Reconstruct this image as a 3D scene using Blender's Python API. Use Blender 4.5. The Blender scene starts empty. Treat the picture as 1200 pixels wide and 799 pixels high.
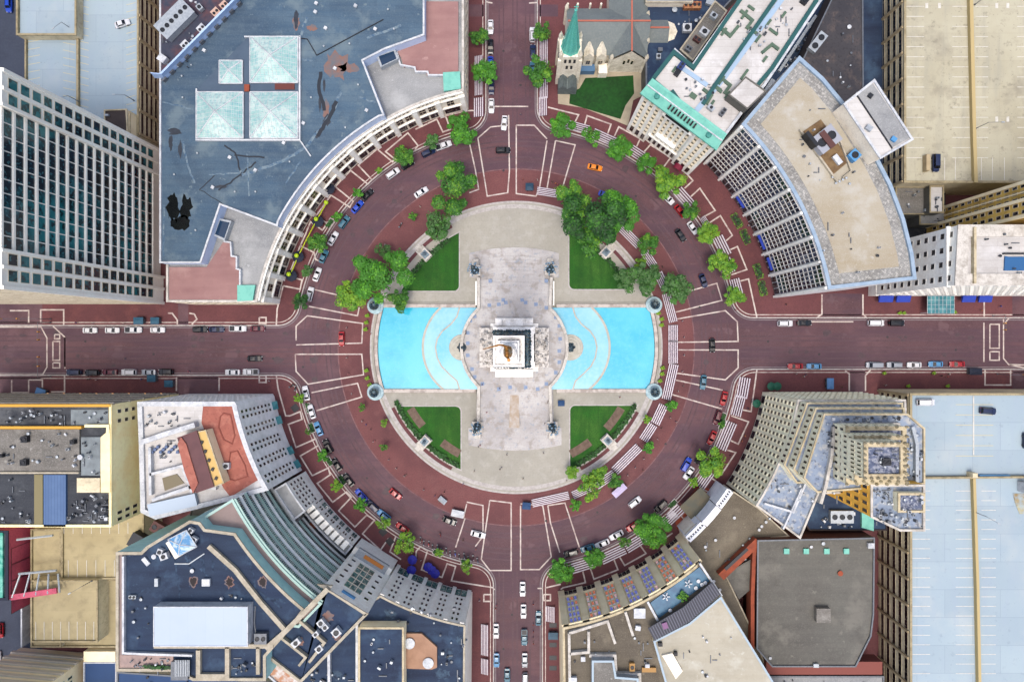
import bpy, math, random
from mathutils import Vector, Matrix
sc = bpy.context.scene
RND = random.Random(7)
S = 0.3            # metres per photograph pixel on the ground
HC = 220.0         # camera height
NU, NV = 618.0, 397.0
# ---------------- camera, world, sun, exposure ----------------
cam = bpy.data.cameras.new('camera'); cam_o = bpy.data.objects.new('camera', cam); sc.collection.objects.link(cam_o)
cam_o.location = (0, 0, HC); cam_o.rotation_euler = (0, 0, 0)
cam.sensor_width = 36; cam.lens = 36*HC/(1200*S)
cam.shift_x = (600-NU)/1200.0; cam.shift_y = (NV-399.5)/1200.0
cam.clip_start = 1; cam.clip_end = 4000
sc.camera = cam_o
world = bpy.data.worlds.new('World'); sc.world = world; world.use_nodes = True
wn = world.node_tree.nodes; bg = wn['Background']
sky = wn.new('ShaderNodeTexSky'); sky.sky_type = 'NISHITA'; sky.sun_disc = False
SUN_EL, SUN_AZ = math.radians(74), math.radians(190)     # azimuth clockwise from north (+Y)
sky.sun_elevation = SUN_EL; sky.sun_rotation = SUN_AZ; sky.air_density = 1.0; sky.dust_density = 6.0; sky.ozone_density = 1.0
world.node_tree.links.new(sky.outputs[0], bg.inputs[0]); bg.inputs[1].default_value = 0.15
sun = bpy.data.lights.new('sun', 'SUN'); sun.energy = 0.6; sun.angle = math.radians(12); sun.color = (1.0, .985, .96)
sun_o = bpy.data.objects.new('sun', sun); sc.collection.objects.link(sun_o)
sd = Vector((math.sin(SUN_AZ)*math.cos(SUN_EL), math.cos(SUN_AZ)*math.cos(SUN_EL), math.sin(SUN_EL)))
sun_o.rotation_euler = sd.to_track_quat('Z', 'Y').to_euler(); sun_o.location = (0, 0, 300)
vs = sc.view_settings; vs.view_transform = 'Standard'; vs.look = 'None'; vs.exposure = 0.84; vs.gamma = 1; vs.use_curve_mapping = False
GAIN = 1.62
# ---------------- helpers ----------------
def lin(c):
    c /= 255.0
    return c/12.92 if c <= .04045 else ((c+.055)/1.055)**2.4
def CW(r, g, b): return C(r, g, b, 1.55)      # pale wall materials
def C(r, g, b, k=1.0):
    return tuple(min(.84, 1.05*lin(x)**1.16/GAIN*k) for x in (r, g, b)) + (1,)
MATS = {}
def mat(name, col, rough=.8, metal=0.0, layers=(), brick=None, bump=0, spec=None, emit=None):
    """layers: (scale, lo, hi, colour, amount, detail) noise blends; brick: (w, h, mortar, colour, amount)"""
    if name in MATS: return MATS[name]
    m = bpy.data.materials.new(name); m.use_nodes = True; nt = m.node_tree; N = nt.nodes; L = nt.links
    b = N['Principled BSDF']; b.inputs['Roughness'].default_value = rough; b.inputs['Metallic'].default_value = metal
    if spec is not None: b.inputs['Specular IOR Level'].default_value = spec
    geo = N.new('ShaderNodeNewGeometry')
    rgb = N.new('ShaderNodeRGB'); rgb.outputs[0].default_value = col; cur = rgb.outputs[0]
    for i, ly in enumerate(layers):
        s, lo, hi, c2, amt = ly[:5]; det = ly[5] if len(ly) > 5 else 4
        mp = N.new('ShaderNodeMapping'); mp.inputs['Location'].default_value = (i*37.1+len(name)*3.3, i*11.7, 0)
        if len(ly) > 6: mp.inputs['Scale'].default_value = ly[6]
        L.new(geo.outputs['Position'], mp.inputs[0])
        nz = N.new('ShaderNodeTexNoise'); nz.inputs['Scale'].default_value = s; nz.inputs['Detail'].default_value = det; nz.inputs['Roughness'].default_value = .62
        L.new(mp.outputs[0], nz.inputs['Vector'])
        mr = N.new('ShaderNodeMapRange'); mr.inputs['From Min'].default_value = lo; mr.inputs['From Max'].default_value = hi
        mr.inputs['To Max'].default_value = amt; L.new(nz.outputs['Fac'], mr.inputs['Value'])
        mx = N.new('ShaderNodeMix'); mx.data_type = 'RGBA'; L.new(mr.outputs[0], mx.inputs['Factor']); L.new(cur, mx.inputs['A']); mx.inputs['B'].default_value = c2
        cur = mx.outputs['Result']
    if brick:
        w, h, mo, c2, amt = brick[:5]
        mp = N.new('ShaderNodeMapping'); L.new(geo.outputs['Position'], mp.inputs[0])
        if len(brick) > 5: mp.inputs['Rotation'].default_value = (0, 0, math.radians(brick[5]))
        br = N.new('ShaderNodeTexBrick'); br.inputs['Scale'].default_value = 1; br.inputs['Brick Width'].default_value = w; br.inputs['Row Height'].default_value = h
        br.inputs['Mortar Size'].default_value = mo; br.inputs['Mortar Smooth'].default_value = 0.1; br.inputs['Color1'].default_value = (0, 0, 0, 1); br.inputs['Color2'].default_value = (.35, .35, .35, 1); br.inputs['Mortar'].default_value = (1, 1, 1, 1)
        L.new(mp.outputs[0], br.inputs['Vector'])
        mu = N.new('ShaderNodeMath'); mu.operation = 'MULTIPLY'; mu.inputs[1].default_value = amt; L.new(br.outputs['Color'], mu.inputs[0])
        mx = N.new('ShaderNodeMix'); mx.data_type = 'RGBA'; L.new(mu.outputs[0], mx.inputs['Factor']); L.new(cur, mx.inputs['A']); mx.inputs['B'].default_value = c2
        cur = mx.outputs['Result']
    L.new(cur, b.inputs['Base Color'])
    if bump:
        nz = N.new('ShaderNodeTexNoise'); nz.inputs['Scale'].default_value = 2.5; L.new(geo.outputs['Position'], nz.inputs['Vector'])
        bp = N.new('ShaderNodeBump'); bp.inputs['Strength'].default_value = bump; L.new(nz.outputs['Fac'], bp.inputs['Height']); L.new(bp.outputs[0], b.inputs['Normal'])
    if emit: b.inputs['Emission Color'].default_value = emit[0]; b.inputs['Emission Strength'].default_value = emit[1]
    MATS[name] = m; return m
def kf(h): return HC/(HC-h)
def P(u, v, h=0):
    """a ground-plan point given by where it shows at height h"""
    k = (HC-h)/HC
    return Vector(((u-NU)*S*k, (NV-v)*S*k, h))
def G(u, v, h):                      # roof pixel -> ground pixel
    k = kf(h); return ((u-NU)/k+NU, (v-NV)/k+NV)
def R(h, pts): return [G(u, v, h) for u, v in pts]
CU, CV = 605.0, 407.0
def ring(r, a0, a1, n=24, cu=CU, cv=CV):
    return [(cu+r*math.cos(math.radians(a0+(a1-a0)*i/n)), cv+r*math.sin(math.radians(a0+(a1-a0)*i/n))) for i in range(n+1)]
def XY(p): return Vector(((p[0]-NU)*S, (NV-p[1])*S))
def area(pts): return sum(pts[i-1].x*pts[i].y-pts[i].x*pts[i-1].y for i in range(len(pts)))/2
def loop(px):
    pts = [XY(p) for p in px]
    out = []
    for p in pts:
        if not out or (p-out[-1]).length > .02: out.append(p)
    if (out[0]-out[-1]).length < .02: out.pop()
    return out if area(out) > 0 else out[::-1]
def inset(pts, d):
    n = len(pts); out = []
    for i in range(n):
        a, b, c = pts[i-1], pts[i], pts[(i+1) % n]
        d1 = (b-a).normalized(); d2 = (c-b).normalized()
        n1 = Vector((-d1.y, d1.x)); n2 = Vector((-d2.y, d2.x)); m = n1+n2
        if m.length < .15: m = n1.copy()
        m.normalize(); s = max(.35, m.dot(n1)); out.append(b+m*(d/s))
    return out
class MB:
    def __init__(s): s.v = []; s.f = []; s.m = []
    def add(s, vs, fs, mi=0):
        o = len(s.v); s.v += [tuple(v) for v in vs]; s.f += [tuple(i+o for i in f) for f in fs]; s.m += [mi]*len(fs); return s
    def box(s, c, size, rz=0, mi=0, taper=1.0):
        x, y, z = size[0]/2, size[1]/2, size[2]/2; cr, sr = math.cos(rz), math.sin(rz); vs = []
        for dz, t in ((-z, 1), (z, taper)):
            for dx, dy in ((-x, -y), (x, -y), (x, y), (-x, y)):
                dx *= t; dy *= t; vs.append((c[0]+dx*cr-dy*sr, c[1]+dx*sr+dy*cr, c[2]+dz))
        return s.add(vs, [(3, 2, 1, 0), (4, 5, 6, 7), (0, 1, 5, 4), (1, 2, 6, 5), (2, 3, 7, 6), (3, 0, 4, 7)], mi)
    def bar(s, a, b, w, h, mi=0):       # box from a to b, w wide, h high, tops at a.z/b.z
        a = Vector(a); b = Vector(b); d = (b-a); d2 = Vector((d.x, d.y)); 
        if d2.length < 1e-6: return s
        d2.normalize(); n = Vector((-d2.y, d2.x, 0))*(w/2); dn = Vector((0, 0, h))
        vs = [a-n-dn, b-n-dn, b+n-dn, a+n-dn, a-n, b-n, b+n, a+n]
        return s.add(vs, [(3, 2, 1, 0), (4, 5, 6, 7), (0, 1, 5, 4), (1, 2, 6, 5), (2, 3, 7, 6), (3, 0, 4, 7)], mi)
    def tube(s, a, b, r0, r1=None, n=8, mi=0):
        r1 = r0 if r1 is None else r1; a = Vector(a); b = Vector(b); d = (b-a).normalized()
        q = Vector((0, 0, 1)).rotation_difference(d); vs = []
        for p, r in ((a, r0), (b, r1)):
            for i in range(n):
                t = 2*math.pi*i/n; vs.append(p+q @ Vector((r*math.cos(t), r*math.sin(t), 0)))
        return s.add(vs, [(i, (i+1) % n, n+(i+1) % n, n+i) for i in range(n)]+[tuple(range(n))[::-1], tuple(range(n, 2*n))], mi)
    def lathe(s, c, prof, n=16, mi=0, sx=1, sy=1):
        vs = []; m = len(prof)
        for r, z in prof:
            for i in range(n):
                t = 2*math.pi*i/n; vs.append((c[0]+r*math.cos(t)*sx, c[1]+r*math.sin(t)*sy, c[2]+z))
        fs = [(j*n+i, j*n+(i+1) % n, (j+1)*n+(i+1) % n, (j+1)*n+i) for j in range(m-1) for i in range(n)]
        fs += [tuple(range(n))[::-1], tuple(range((m-1)*n, m*n))]
        return s.add(vs, fs, mi)
    def prism(s, pts, z0, z1, mi=0, top=True, side=True, bottom=False):
        n = len(pts); vs = [(p.x, p.y, z0) for p in pts]+[(p.x, p.y, z1) for p in pts]; fs = []
        if side: fs += [(i, (i+1) % n, n+(i+1) % n, n+i) for i in range(n)]
        if top: fs.append(tuple(range(n, 2*n)))
        if bottom: fs.append(tuple(range(n))[::-1])
        return s.add(vs, fs, mi)
    def ringp(s, outer, inner, zt, zo, zi, mi=0):
        n = len(outer); vs = [(p.x, p.y, zo) for p in outer]+[(p.x, p.y, zt) for p in outer]+[(p.x, p.y, zt) for p in inner]+[(p.x, p.y, zi) for p in inner]
        fs = []
        for i in range(n):
            j = (i+1) % n
            fs += [(i, j, n+j, n+i), (n+i, n+j, 2*n+j, 2*n+i), (2*n+i, 2*n+j, 3*n+j, 3*n+i), (3*n+i, 3*n+j, j, i)]
        return s.add(vs, fs, mi)
    def ribbon(s, pts, w, z, t=0, mi=0, closed=False):
        """flat strip along world-XY points"""
        pts = [Vector((p[0], p[1])) for p in pts]; n = len(pts)
        if closed: L_ = inset(pts, w/2); R_ = inset(pts, -w/2)
        else:
            L_ = []; R_ = []
            for i in range(n):
                d1 = (pts[i]-pts[i-1]).normalized() if i > 0 else None
                d2 = (pts[i+1]-pts[i]).normalized() if i < n-1 else None
                if d1 is None: d1 = d2
                if d2 is None: d2 = d1
                n1 = Vector((-d1.y, d1.x)); n2 = Vector((-d2.y, d2.x)); m = n1+n2
                if m.length < .2: m = n1.copy()
                m.normalize(); k = (w/2)/max(.35, m.dot(n1)); L_.append(pts[i]+m*k); R_.append(pts[i]-m*k)
        vs = [(p.x, p.y, z) for p in L_]+[(p.x, p.y, z) for p in R_]; rng = range(n if closed else n-1)
        fs = [(n+i, n+(i+1) % n, (i+1) % n, i) for i in rng]
        if t:
            o = 2*n; vs += [(p.x, p.y, z-t) for p in L_]+[(p.x, p.y, z-t) for p in R_]
            fs += [(i, (i+1) % n, o+(i+1) % n, o+i) for i in rng]+[(n+(i+1) % n, n+i, o+n+i, o+n+(i+1) % n) for i in rng]
            if not closed: fs += [(0, o, o+n, n), (n-1, 2*n-1, o+2*n-1, o+n-1)]
        return s.add(vs, fs, mi)
    def boxes(s, name, m, parent, world=True):
        for i in range(len(s.v)//8):
            b = MB(); b.v = s.v[i*8:i*8+8]; b.f = [(3, 2, 1, 0), (4, 5, 6, 7), (0, 1, 5, 4), (1, 2, 6, 5), (2, 3, 7, 6), (3, 0, 4, 7)]; b.m = [0]*6; b.build(name, m, parent, world=world)
    def mesh(s, name, mats, smooth=False):
        me = bpy.data.meshes.new(name); me.from_pydata(s.v, [], s.f)
        for m in (mats if isinstance(mats, (list, tuple)) else [mats]): me.materials.append(m)
        if any(s.m): me.polygons.foreach_set('material_index', s.m)
        if smooth: me.polygons.foreach_set('use_smooth', [True]*len(me.polygons))
        me.update(); return me
    def build(s, name, mats, parent=None, smooth=False, world=True):
        me = s.mesh(name, mats, smooth)
        o = bpy.data.objects.new(name, me); sc.collection.objects.link(o)
        if parent is not None:
            o.parent = parent
            if world:
                off = root_loc(parent); 
                me.transform(Matrix.Translation(-off))
        return o
def root_loc(o):
    v = Vector((0, 0, 0))
    while o is not None: v = v+o.location; o = o.parent
    return v
LABELS = {}
def tag(o, label, cat=None, group=None, kind=None):
    if label:
        label = label.strip(); LABELS.setdefault(label, []).append(o.name); o['label'] = label
    if cat: o['category'] = cat
    if group: o['group'] = group
    if kind: o['kind'] = kind
    return o
def thing(name, loc, label, cat, group=None, rz=0):
    o = bpy.data.objects.new(name, None); sc.collection.objects.link(o); o.empty_display_size = .5
    o.location = loc; o.rotation_euler = (0, 0, rz); return tag(o, label, cat, group)
def struct(name, mb, m): 
    o = mb.build(name, m); o['kind'] = 'structure'; return o
def link(name, me, parent, loc=(0, 0, 0), rz=0, mats=None):
    o = bpy.data.objects.new(name, me); sc.collection.objects.link(o); o.parent = parent; o.location = loc; o.rotation_euler = (0, 0, rz)
    if mats:
        for i, m in enumerate(mats):
            if m is not None and i < len(o.material_slots): o.material_slots[i].link = 'OBJECT'; o.material_slots[i].material = m
    return o
def copy_thing(src, loc, rz, label, group=None, scale=None, swap=None):
    """a copy of a thing with copies of its parts and sub-parts; swap = {old material: new material}"""
    r = src.copy(); sc.collection.objects.link(r); r.location = loc; r.rotation_euler = (0, 0, rz); tag(r, label, None, group)
    if scale: r.scale = scale if isinstance(scale, tuple) else (scale,)*3
    def rec(a, b):
        for ch in a.children:
            c = ch.copy(); sc.collection.objects.link(c); c.parent = b; reswap(c, swap); rec(ch, c)
    reswap(r, swap); rec(src, r); return r
def reswap(o, swap):
    if swap and o.type == 'MESH':
        for s_ in o.material_slots:
            if s_.material in swap: nm = swap[s_.material]; s_.link = 'OBJECT'; s_.material = nm
ORD = ['first', 'second', 'third', 'fourth', 'fifth', 'sixth', 'seventh', 'eighth', 'ninth', 'tenth', 'eleventh', 'twelfth', 'thirteenth', 'fourteenth', 'fifteenth', 'sixteenth', 'seventeenth', 'eighteenth', 'nineteenth', 'twentieth']
# ---------------- building helpers ----------------
WIN = {}
def win_mesh(w, h, style, fm, gm):
    key = (round(w, 2), round(h, 2), style, fm.name, gm.name)
    if key in WIN: return WIN[key]
    b = MB(); f = min(.09, w*.055)
    b.add([(-w/2+f, -.05, f), (w/2-f, -.05, f), (w/2-f, -.05, h-f), (-w/2+f, -.05, h-f)], [(0, 1, 2, 3)], 1)
    d = .12
    b.box((0, -d/2, f/2), (w, d, f)).box((0, -d/2, h-f/2), (w, d, f)).box((-w/2+f/2, -d/2, h/2), (f, d, h-2*f)).box((w/2-f/2, -d/2, h/2), (f, d, h-2*f))
    if style == 'mullion' and w > 1: b.box((0, -.06, h/2), (.08, .06, h-2*f))
    if style == 'grid':
        b.box((0, -.07, h/2), (.1, .06, h-2*f)); b.box((0, -.08, h/2), (w-2*f, .06, .1))
    if style == 'sill': b.box((0, -.2, -.06), (w+.3, .4, .12))
    if style == 'hood':
        b.box((0, -.2, -.06), (w+.3, .4, .12)); b.box((0, -.15, h+.1), (w+.3, .3, .2))
    me = b.mesh('window', [fm, gm]); WIN[key] = me; return me
CAPS = {}
def cap(m):
    if not CAPS:
        CAPS.update({MT['lime_w']: mat('weathered_white_coping', C(226, 222, 214), .8, 0, [(.4, .45, .65, C(176, 170, 160), .8, 6), (2, .5, .7, C(150, 146, 138), .5)]), MT['lime']: MT['coping'], MT['tan_w']: mat('weathered_tan_coping', C(188, 176, 144), .85, 0, [(.4, .45, .65, C(150, 138, 108), .8, 6), (2, .5, .7, C(120, 110, 90), .5)]),
            MT['wht']: MT['wht'], MT['cream']: mat('weathered_cream_coping', C(218, 206, 176), .85, 0, [(.4, .45, .65, C(178, 164, 132), .8, 6), (2, .5, .7, C(150, 138, 112), .5)]), MT['wht']: MT['wht']})
    return CAPS.get(m, m)
class Bld:
    def __init__(s, name, u, v, label, cat='building', group=None):
        s.root = thing(name, tuple(XY((u, v)))+(0,), label, cat, group); s.wins = []
    def body(s, px, z0, h, wall, roof, par=(.5, .6), pm=None, names=('wall', 'roof', 'parapet')):
        pts = loop(px); w, ph = par; pm = cap(pm or wall)
        MB().prism(pts, z0, h-.05 if ph else h-.02, top=False).build(names[0], wall, s.root)
        zr = h-ph if ph else h
        MB().prism(inset(pts, .04) if ph else inset(pts, -.15), zr-.1, zr, side=not ph).build(names[1], roof, s.root)
        if ph: MB().ringp(inset(pts, -.12), inset(pts, w), h, h-.35, zr-.05).build(names[2], pm or wall, s.root)
        return pts
    def facade(s, g0, g1, z0, z1, cols, rows, wf=.5, hf=.6, fm=None, gm=None, style='', m0=0, name='window', out=0.0, skip=None):
        """windows on the wall over ground pixels g0 -> g1 (given in any order round the outside)"""
        a = XY(g0) if not isinstance(g0, Vector) else g0; b = XY(g1) if not isinstance(g1, Vector) else g1
        d = b-a; L = d.length; d.normalize(); out_n = Vector((d.y, -d.x))
        if out_n.dot(-(a+b)/2) < 0: a, b = b, a; d = -d; out_n = -out_n      # windows belong on the side that looks at the circle
        rz = math.atan2(d.y, d.x)
        cw = (L-2*m0)/cols; rh = (z1-z0)/rows; me = win_mesh(cw*wf, rh*hf, style, fm, gm)
        for r in range(rows):
            for c in range(cols):
                if skip and skip(c, r): continue
                p = a+d*(m0+cw*(c+.5))+out_n*out; s.wins.append((z0+rh*(r+(1-hf)/2), p.copy(), rz, me, name))
    def arc_facade(s, r, a0, a1, z0, z1, segs, cols, rows, **k):
        n = segs
        pts = ring(r, a0, a1, n)
        for i in range(n): s.facade(pts[i], pts[i+1], z0, z1, cols, rows, **k)
    def finish(s):
        by = {}
        for w in s.wins: by.setdefault(w[4], []).append(w)
        L = root_loc(s.root)
        for name, ws in by.items():
            ws.sort(key=lambda w: -w[0])
            for z, p, rz, me, _ in ws[:100 if len(ws) <= 100 else 99]: link(name, me, s.root, (p.x-L.x, p.y-L.y, z), rz)
            rest = ws[100:] if len(ws) <= 100 else ws[99:]
            if rest:
                b = MB(); mats = []; 
                for z, p, rz, me, _ in rest:
                    for m in me.materials:
                        if m not in mats: mats.append(m)
                    cr, sr = math.cos(rz), math.sin(rz); o = len(b.v)
                    for v in me.vertices: b.v.append((p.x+v.co.x*cr-v.co.y*sr, p.y+v.co.x*sr+v.co.y*cr, z+v.co.z))
                    for f in me.polygons: b.f.append(tuple(i+o for i in f.vertices)); b.m.append(mats.index(me.materials[f.material_index]))
                o = b.build(name, mats, s.root); o['kind'] = 'stuff'
    # ---- roof furniture; u, v are roof pixels, sizes in photo pixels ----
    def ac(s, u, v, h, lx, ly, hz=1.4, ang=0, fans=0, m=None, name='air_conditioner'):
        p = P(u, v, h); k = (HC-h)/HC*S; b = MB(); rz = -math.radians(ang)
        b.box((p.x, p.y, h+hz/2+.1), (lx*k, ly*k, hz), rz).box((p.x, p.y, h+.05), (lx*k*.85, ly*k*.85, .25), rz)
        b.box((p.x, p.y, h+hz+.12), (lx*k*1.03, ly*k*1.03, .08), rz)
        o = b.build(name, m or MT['metal_lt'], s.root)
        if fans:
            for i in range(fans):
                t = ((i+.5)/fans-.5)*lx*k; r = min(lx*k/fans, ly*k)*.36
                f = MB().lathe((p.x+t*math.cos(rz), p.y+t*math.sin(rz), h+hz+.16), [(r, 0), (r, .18), (r*.9, .18), (r*.88, .05), (0.02, .05)], 14).build('fan', MT['dark'], o)
        return o
    def vent(s, u, v, h, r=.3, hz=.7, m=None):
        p = P(u, v, h); return MB().lathe((p.x, p.y, h), [(r*.6, 0), (r*.6, hz*.7), (r, hz*.72), (r, hz*.9), (.02, hz)], 10).build('roof_vent', m or MT['metal_lt'], s.root)
    def slab(s, px, h, z0, m, name, side=True, roofpx=True):
        pts = loop(R(h, px) if roofpx else px); return MB().prism(pts, z0, h, side=side).build(name, m, s.root)
    def duct(s, pts, h, w=.5, t=.5, m=None, name='duct'):
        b = MB(); q = [P(u, v, h) for u, v in pts]
        for a, c in zip(q, q[1:]): b.bar((a.x, a.y, h+t), (c.x, c.y, h+t), w, t)
        return b.build(name, m or MT['metal_lt'], s.root)
    def clutter(s, u0, v0, u1, v1, h, n, seed=1, big=3):
        rr = random.Random(seed); n = int(n*1.7)
        for i in range(n):
            u = rr.uniform(u0, u1); v = rr.uniform(v0, v1); t = rr.random()
            if t < .45: s.vent(u, v, h, rr.uniform(.2, .45), rr.uniform(.4, .9), rr.choice([MT['metal_lt'], MT['metal'], MT['dark']]))
            elif t < .8: s.ac(u, v, h, rr.uniform(1.5, big*1.6), rr.uniform(1.5, big*1.3), rr.uniform(.5, 1.4), rr.choice([0, 0, 30, 90, 45]), rr.choice([0, 1]), rr.choice([MT['metal_lt'], MT['metal'], MT['wht']]))
            else:
                a = rr.choice([0, 1]); L_ = rr.uniform(4, 10)
                s.duct([(u, v), (u+L_*a, v+L_*(1-a))], h, .25, .25, MT['metal'], 'pipe')
MT = {}
blk = (0.012, .013, .016, 1)
MT['metal_lt'] = mat('galvanised_metal', C(196, 204, 210), .45, .3, [(1.5, .4, .7, C(150, 158, 168), .6)])
MT['metal'] = mat('grey_metal', C(128, 134, 142), .5, .3, [(1.5, .4, .7, C(90, 95, 100), .6)])
MT['dark'] = mat('dark_metal', C(38, 44, 54), .5, .2)
MT['wht'] = mat('white_paint', C(224, 228, 232), .6, 0, [(.5, .45, .65, C(180, 186, 194), .8, 6), (2.5, .5, .7, C(160, 166, 172), .5)])
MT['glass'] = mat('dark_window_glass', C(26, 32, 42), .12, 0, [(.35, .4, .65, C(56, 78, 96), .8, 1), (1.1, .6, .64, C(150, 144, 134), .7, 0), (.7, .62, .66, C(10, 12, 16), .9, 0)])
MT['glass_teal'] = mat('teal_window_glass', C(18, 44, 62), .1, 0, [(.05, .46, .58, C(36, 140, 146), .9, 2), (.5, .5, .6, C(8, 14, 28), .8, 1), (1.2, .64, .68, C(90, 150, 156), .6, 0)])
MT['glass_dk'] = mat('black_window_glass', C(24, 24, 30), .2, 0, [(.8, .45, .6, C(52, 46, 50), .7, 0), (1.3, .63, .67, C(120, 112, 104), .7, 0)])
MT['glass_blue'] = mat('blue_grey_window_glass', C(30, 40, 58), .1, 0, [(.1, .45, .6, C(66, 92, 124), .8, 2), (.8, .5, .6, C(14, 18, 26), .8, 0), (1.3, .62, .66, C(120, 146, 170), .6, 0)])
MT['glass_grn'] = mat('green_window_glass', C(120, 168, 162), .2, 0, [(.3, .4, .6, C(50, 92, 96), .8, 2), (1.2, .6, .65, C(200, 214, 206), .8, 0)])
MT['frame'] = mat('cream_window_frame', CW(205, 196, 176), .7)
MT['frame_w'] = mat('white_window_frame', CW(226, 224, 218), .7)
MT['frame_d'] = mat('dark_window_frame', C(80, 78, 78), .6)
MT['lime'] = mat('pale_limestone', CW(236, 229, 214), .85, 0, [(.25, .4, .7, CW(206, 196, 180), .6), (2, .5, .7, CW(180, 172, 160), .4)])
MT['lime_w'] = mat('white_stone', CW(244, 240, 232), .85, 0, [(.3, .45, .7, CW(214, 206, 196), .6), (2, .5, .7, CW(196, 190, 182), .4)])
MT['cream'] = mat('cream_stone', CW(240, 226, 194), .85, 0, [(.2, .4, .7, CW(220, 202, 164), .7)])
MT['tan'] = mat('tan_concrete', CW(206, 196, 170), .9, 0, [(.1, .4, .7, CW(160, 150, 128), .7), (1, .5, .7, CW(140, 130, 112), .5)])
MT['tan_w'] = mat('tan_parapet', CW(170, 156, 128), .9, 0, [(.3, .4, .7, CW(140, 126, 100), .7)])
def roofmat(name, base, dark, light, seam=None, spk=.5, rough=.85):
    ly = [(.03, .42, .6, dark, .7), (.1, .52, .64, light, .7, 8), (.05, .56, .64, dark, .6, 9), (.6, .55, .72, dark, .5, 6), (3, .5, .72, light, spk*.7, 3), (.05, .3, .7, light, .3, 3, (1, 7, 1)), (.4, .66, .72, light, .8, 3)]
    return mat(name, base, rough, 0, ly, brick=seam)
MT['slate'] = roofmat('slate_blue_membrane', C(84, 114, 138), C(54, 84, 112), C(132, 150, 158), (12, 1.8, .03, C(48, 66, 88), .35))
MT['navy'] = roofmat('navy_membrane', C(20, 54, 92), C(12, 34, 66), C(78, 106, 134), (9, 3, .04, C(60, 78, 100), .35), .3)
MT['darkroof'] = roofmat('black_tar_roof', C(44, 52, 66), C(24, 30, 42), C(120, 124, 128), (8, 3, .04, C(30, 34, 42), .3))
MT['grayroof'] = roofmat('gray_gravel_roof', C(130, 126, 120), C(84, 82, 78), C(176, 174, 168), None, 1)
MT['gray_lt'] = roofmat('light_gravel_roof', C(168, 170, 170), C(130, 134, 138), C(196, 198, 198), None, 1)
MT['paverroof'] = mat('pale_paver_roof', C(176, 176, 172), .9, 0, [(.15, .42, .62, C(150, 148, 142), .8, 5), (1.2, .5, .62, C(214, 212, 206), .8, 3), (.5, .55, .7, C(120, 120, 118), .5, 5)], (1.2, 1.2, .08, C(120, 122, 124), .5, 35))
MT['coping'] = mat('tan_coping', C(204, 196, 178), .85, 0, [(.4, .42, .65, C(172, 164, 146), .8), (2, .5, .7, C(150, 142, 126), .5)])
MT['pinkroof'] = roofmat('pink_deck_roof', C(176, 138, 134), C(150, 112, 112), C(196, 164, 158), (2.4, 2.4, .03, C(160, 122, 120), .3), .2)
MT['beige'] = roofmat('beige_membrane', C(196, 190, 172), C(172, 166, 148), C(214, 212, 200), (14, 3, .03, C(170, 165, 150), .25), .3)
MT['tanroof'] = roofmat('tan_ballast_roof', C(190, 182, 162), C(172, 158, 130), C(204, 202, 194), None, .8)
MT['brownroof'] = roofmat('brown_gravel_roof', C(122, 114, 100), C(88, 80, 70), C(150, 142, 126), None, 1)
MT['whiteroof'] = roofmat('white_membrane', C(222, 220, 216), C(190, 186, 182), C(236, 236, 236), (12, 2, .06, C(160, 156, 150), .4), .5)
MT['taupe'] = roofmat('taupe_roof', C(114, 114, 108), C(92, 90, 86), C(142, 140, 132), (10, 2, .03, C(96, 92, 90), .4), .8)
MT['copper'] = mat('green_copper', C(140, 212, 196), .7, 0, [(.5, .45, .7, C(108, 184, 172), .7)])
MT['deck_b'] = mat('blue_grey_deck', C(184, 201, 209), .8, 0, [(.02, .4, .65, C(168, 188, 202), .8), (.06, .5, .7, C(200, 208, 210), .6, 6), (.05, .5, .7, C(178, 194, 208), .6, 4, (6, 1, 1)), (.5, .6, .75, C(150, 164, 176), .5, 5), (1.6, .66, .72, C(120, 130, 140), .5)], (18, 9, .07, C(140, 156, 170), .5))
MT['deck_t'] = mat('tan_deck', C(206, 202, 180), .85, 0, [(.03, .4, .65, C(186, 180, 156), .9), (.08, .52, .66, C(160, 154, 138), .7, 6), (.05, .5, .7, C(184, 182, 166), .6, 4, (6, 1, 1)), (.5, .58, .7, C(136, 130, 116), .5, 5), (1.6, .64, .7, C(112, 108, 98), .6)], (18, 9, .07, C(172, 166, 148), .4))
MT['deck_n'] = mat('ochre_deck', C(196, 184, 148), .85, 0, [(.05, .4, .65, C(172, 160, 126), .8), (.3, .5, .75, C(140, 130, 106), .5)], (12, 6, .04, C(160, 148, 118), .4))
MT['line'] = mat('white_line_paint', C(232, 230, 222), .7, 0, [(1.2, .45, .7, C(196, 190, 176), .7)])
MT['brick_o'] = mat('orange_brick', C(172, 92, 62), .85, 0, [(.5, .4, .7, C(128, 66, 48), .7)])
# ---------------- the setting ----------------
MT['cobble'] = mat('road_brick_paving', C(116, 78, 84), .75, 0, [(.02, .42, .62, C(128, 96, 104), .8, 3), (.05, .5, .62, C(92, 58, 66), .8, 8), (.25, .52, .7, C(82, 54, 64), .6, 8), (.9, .6, .7, C(138, 110, 116), .6, 4), (.015, .5, .56, C(96, 64, 72), .6, 5), (.12, .62, .66, C(132, 104, 110), .6, 3), (2.2, .4, .7, C(126, 98, 106), .45, 2), (.03, .45, .6, C(92, 66, 84), .6, 3, (1, 5, 1))], (1.0, .5, .035, C(70, 48, 56), .28))
MT['wear'] = mat('tyre_worn_paving', C(88, 60, 70), .7, 0, [(.08, .42, .6, C(108, 80, 90), .9, 5), (.6, .45, .6, C(104, 74, 86), .9, 6), (2.2, .4, .7, C(120, 92, 100), .4, 2)], (1.0, .5, .035, C(70, 48, 56), .28))
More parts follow.
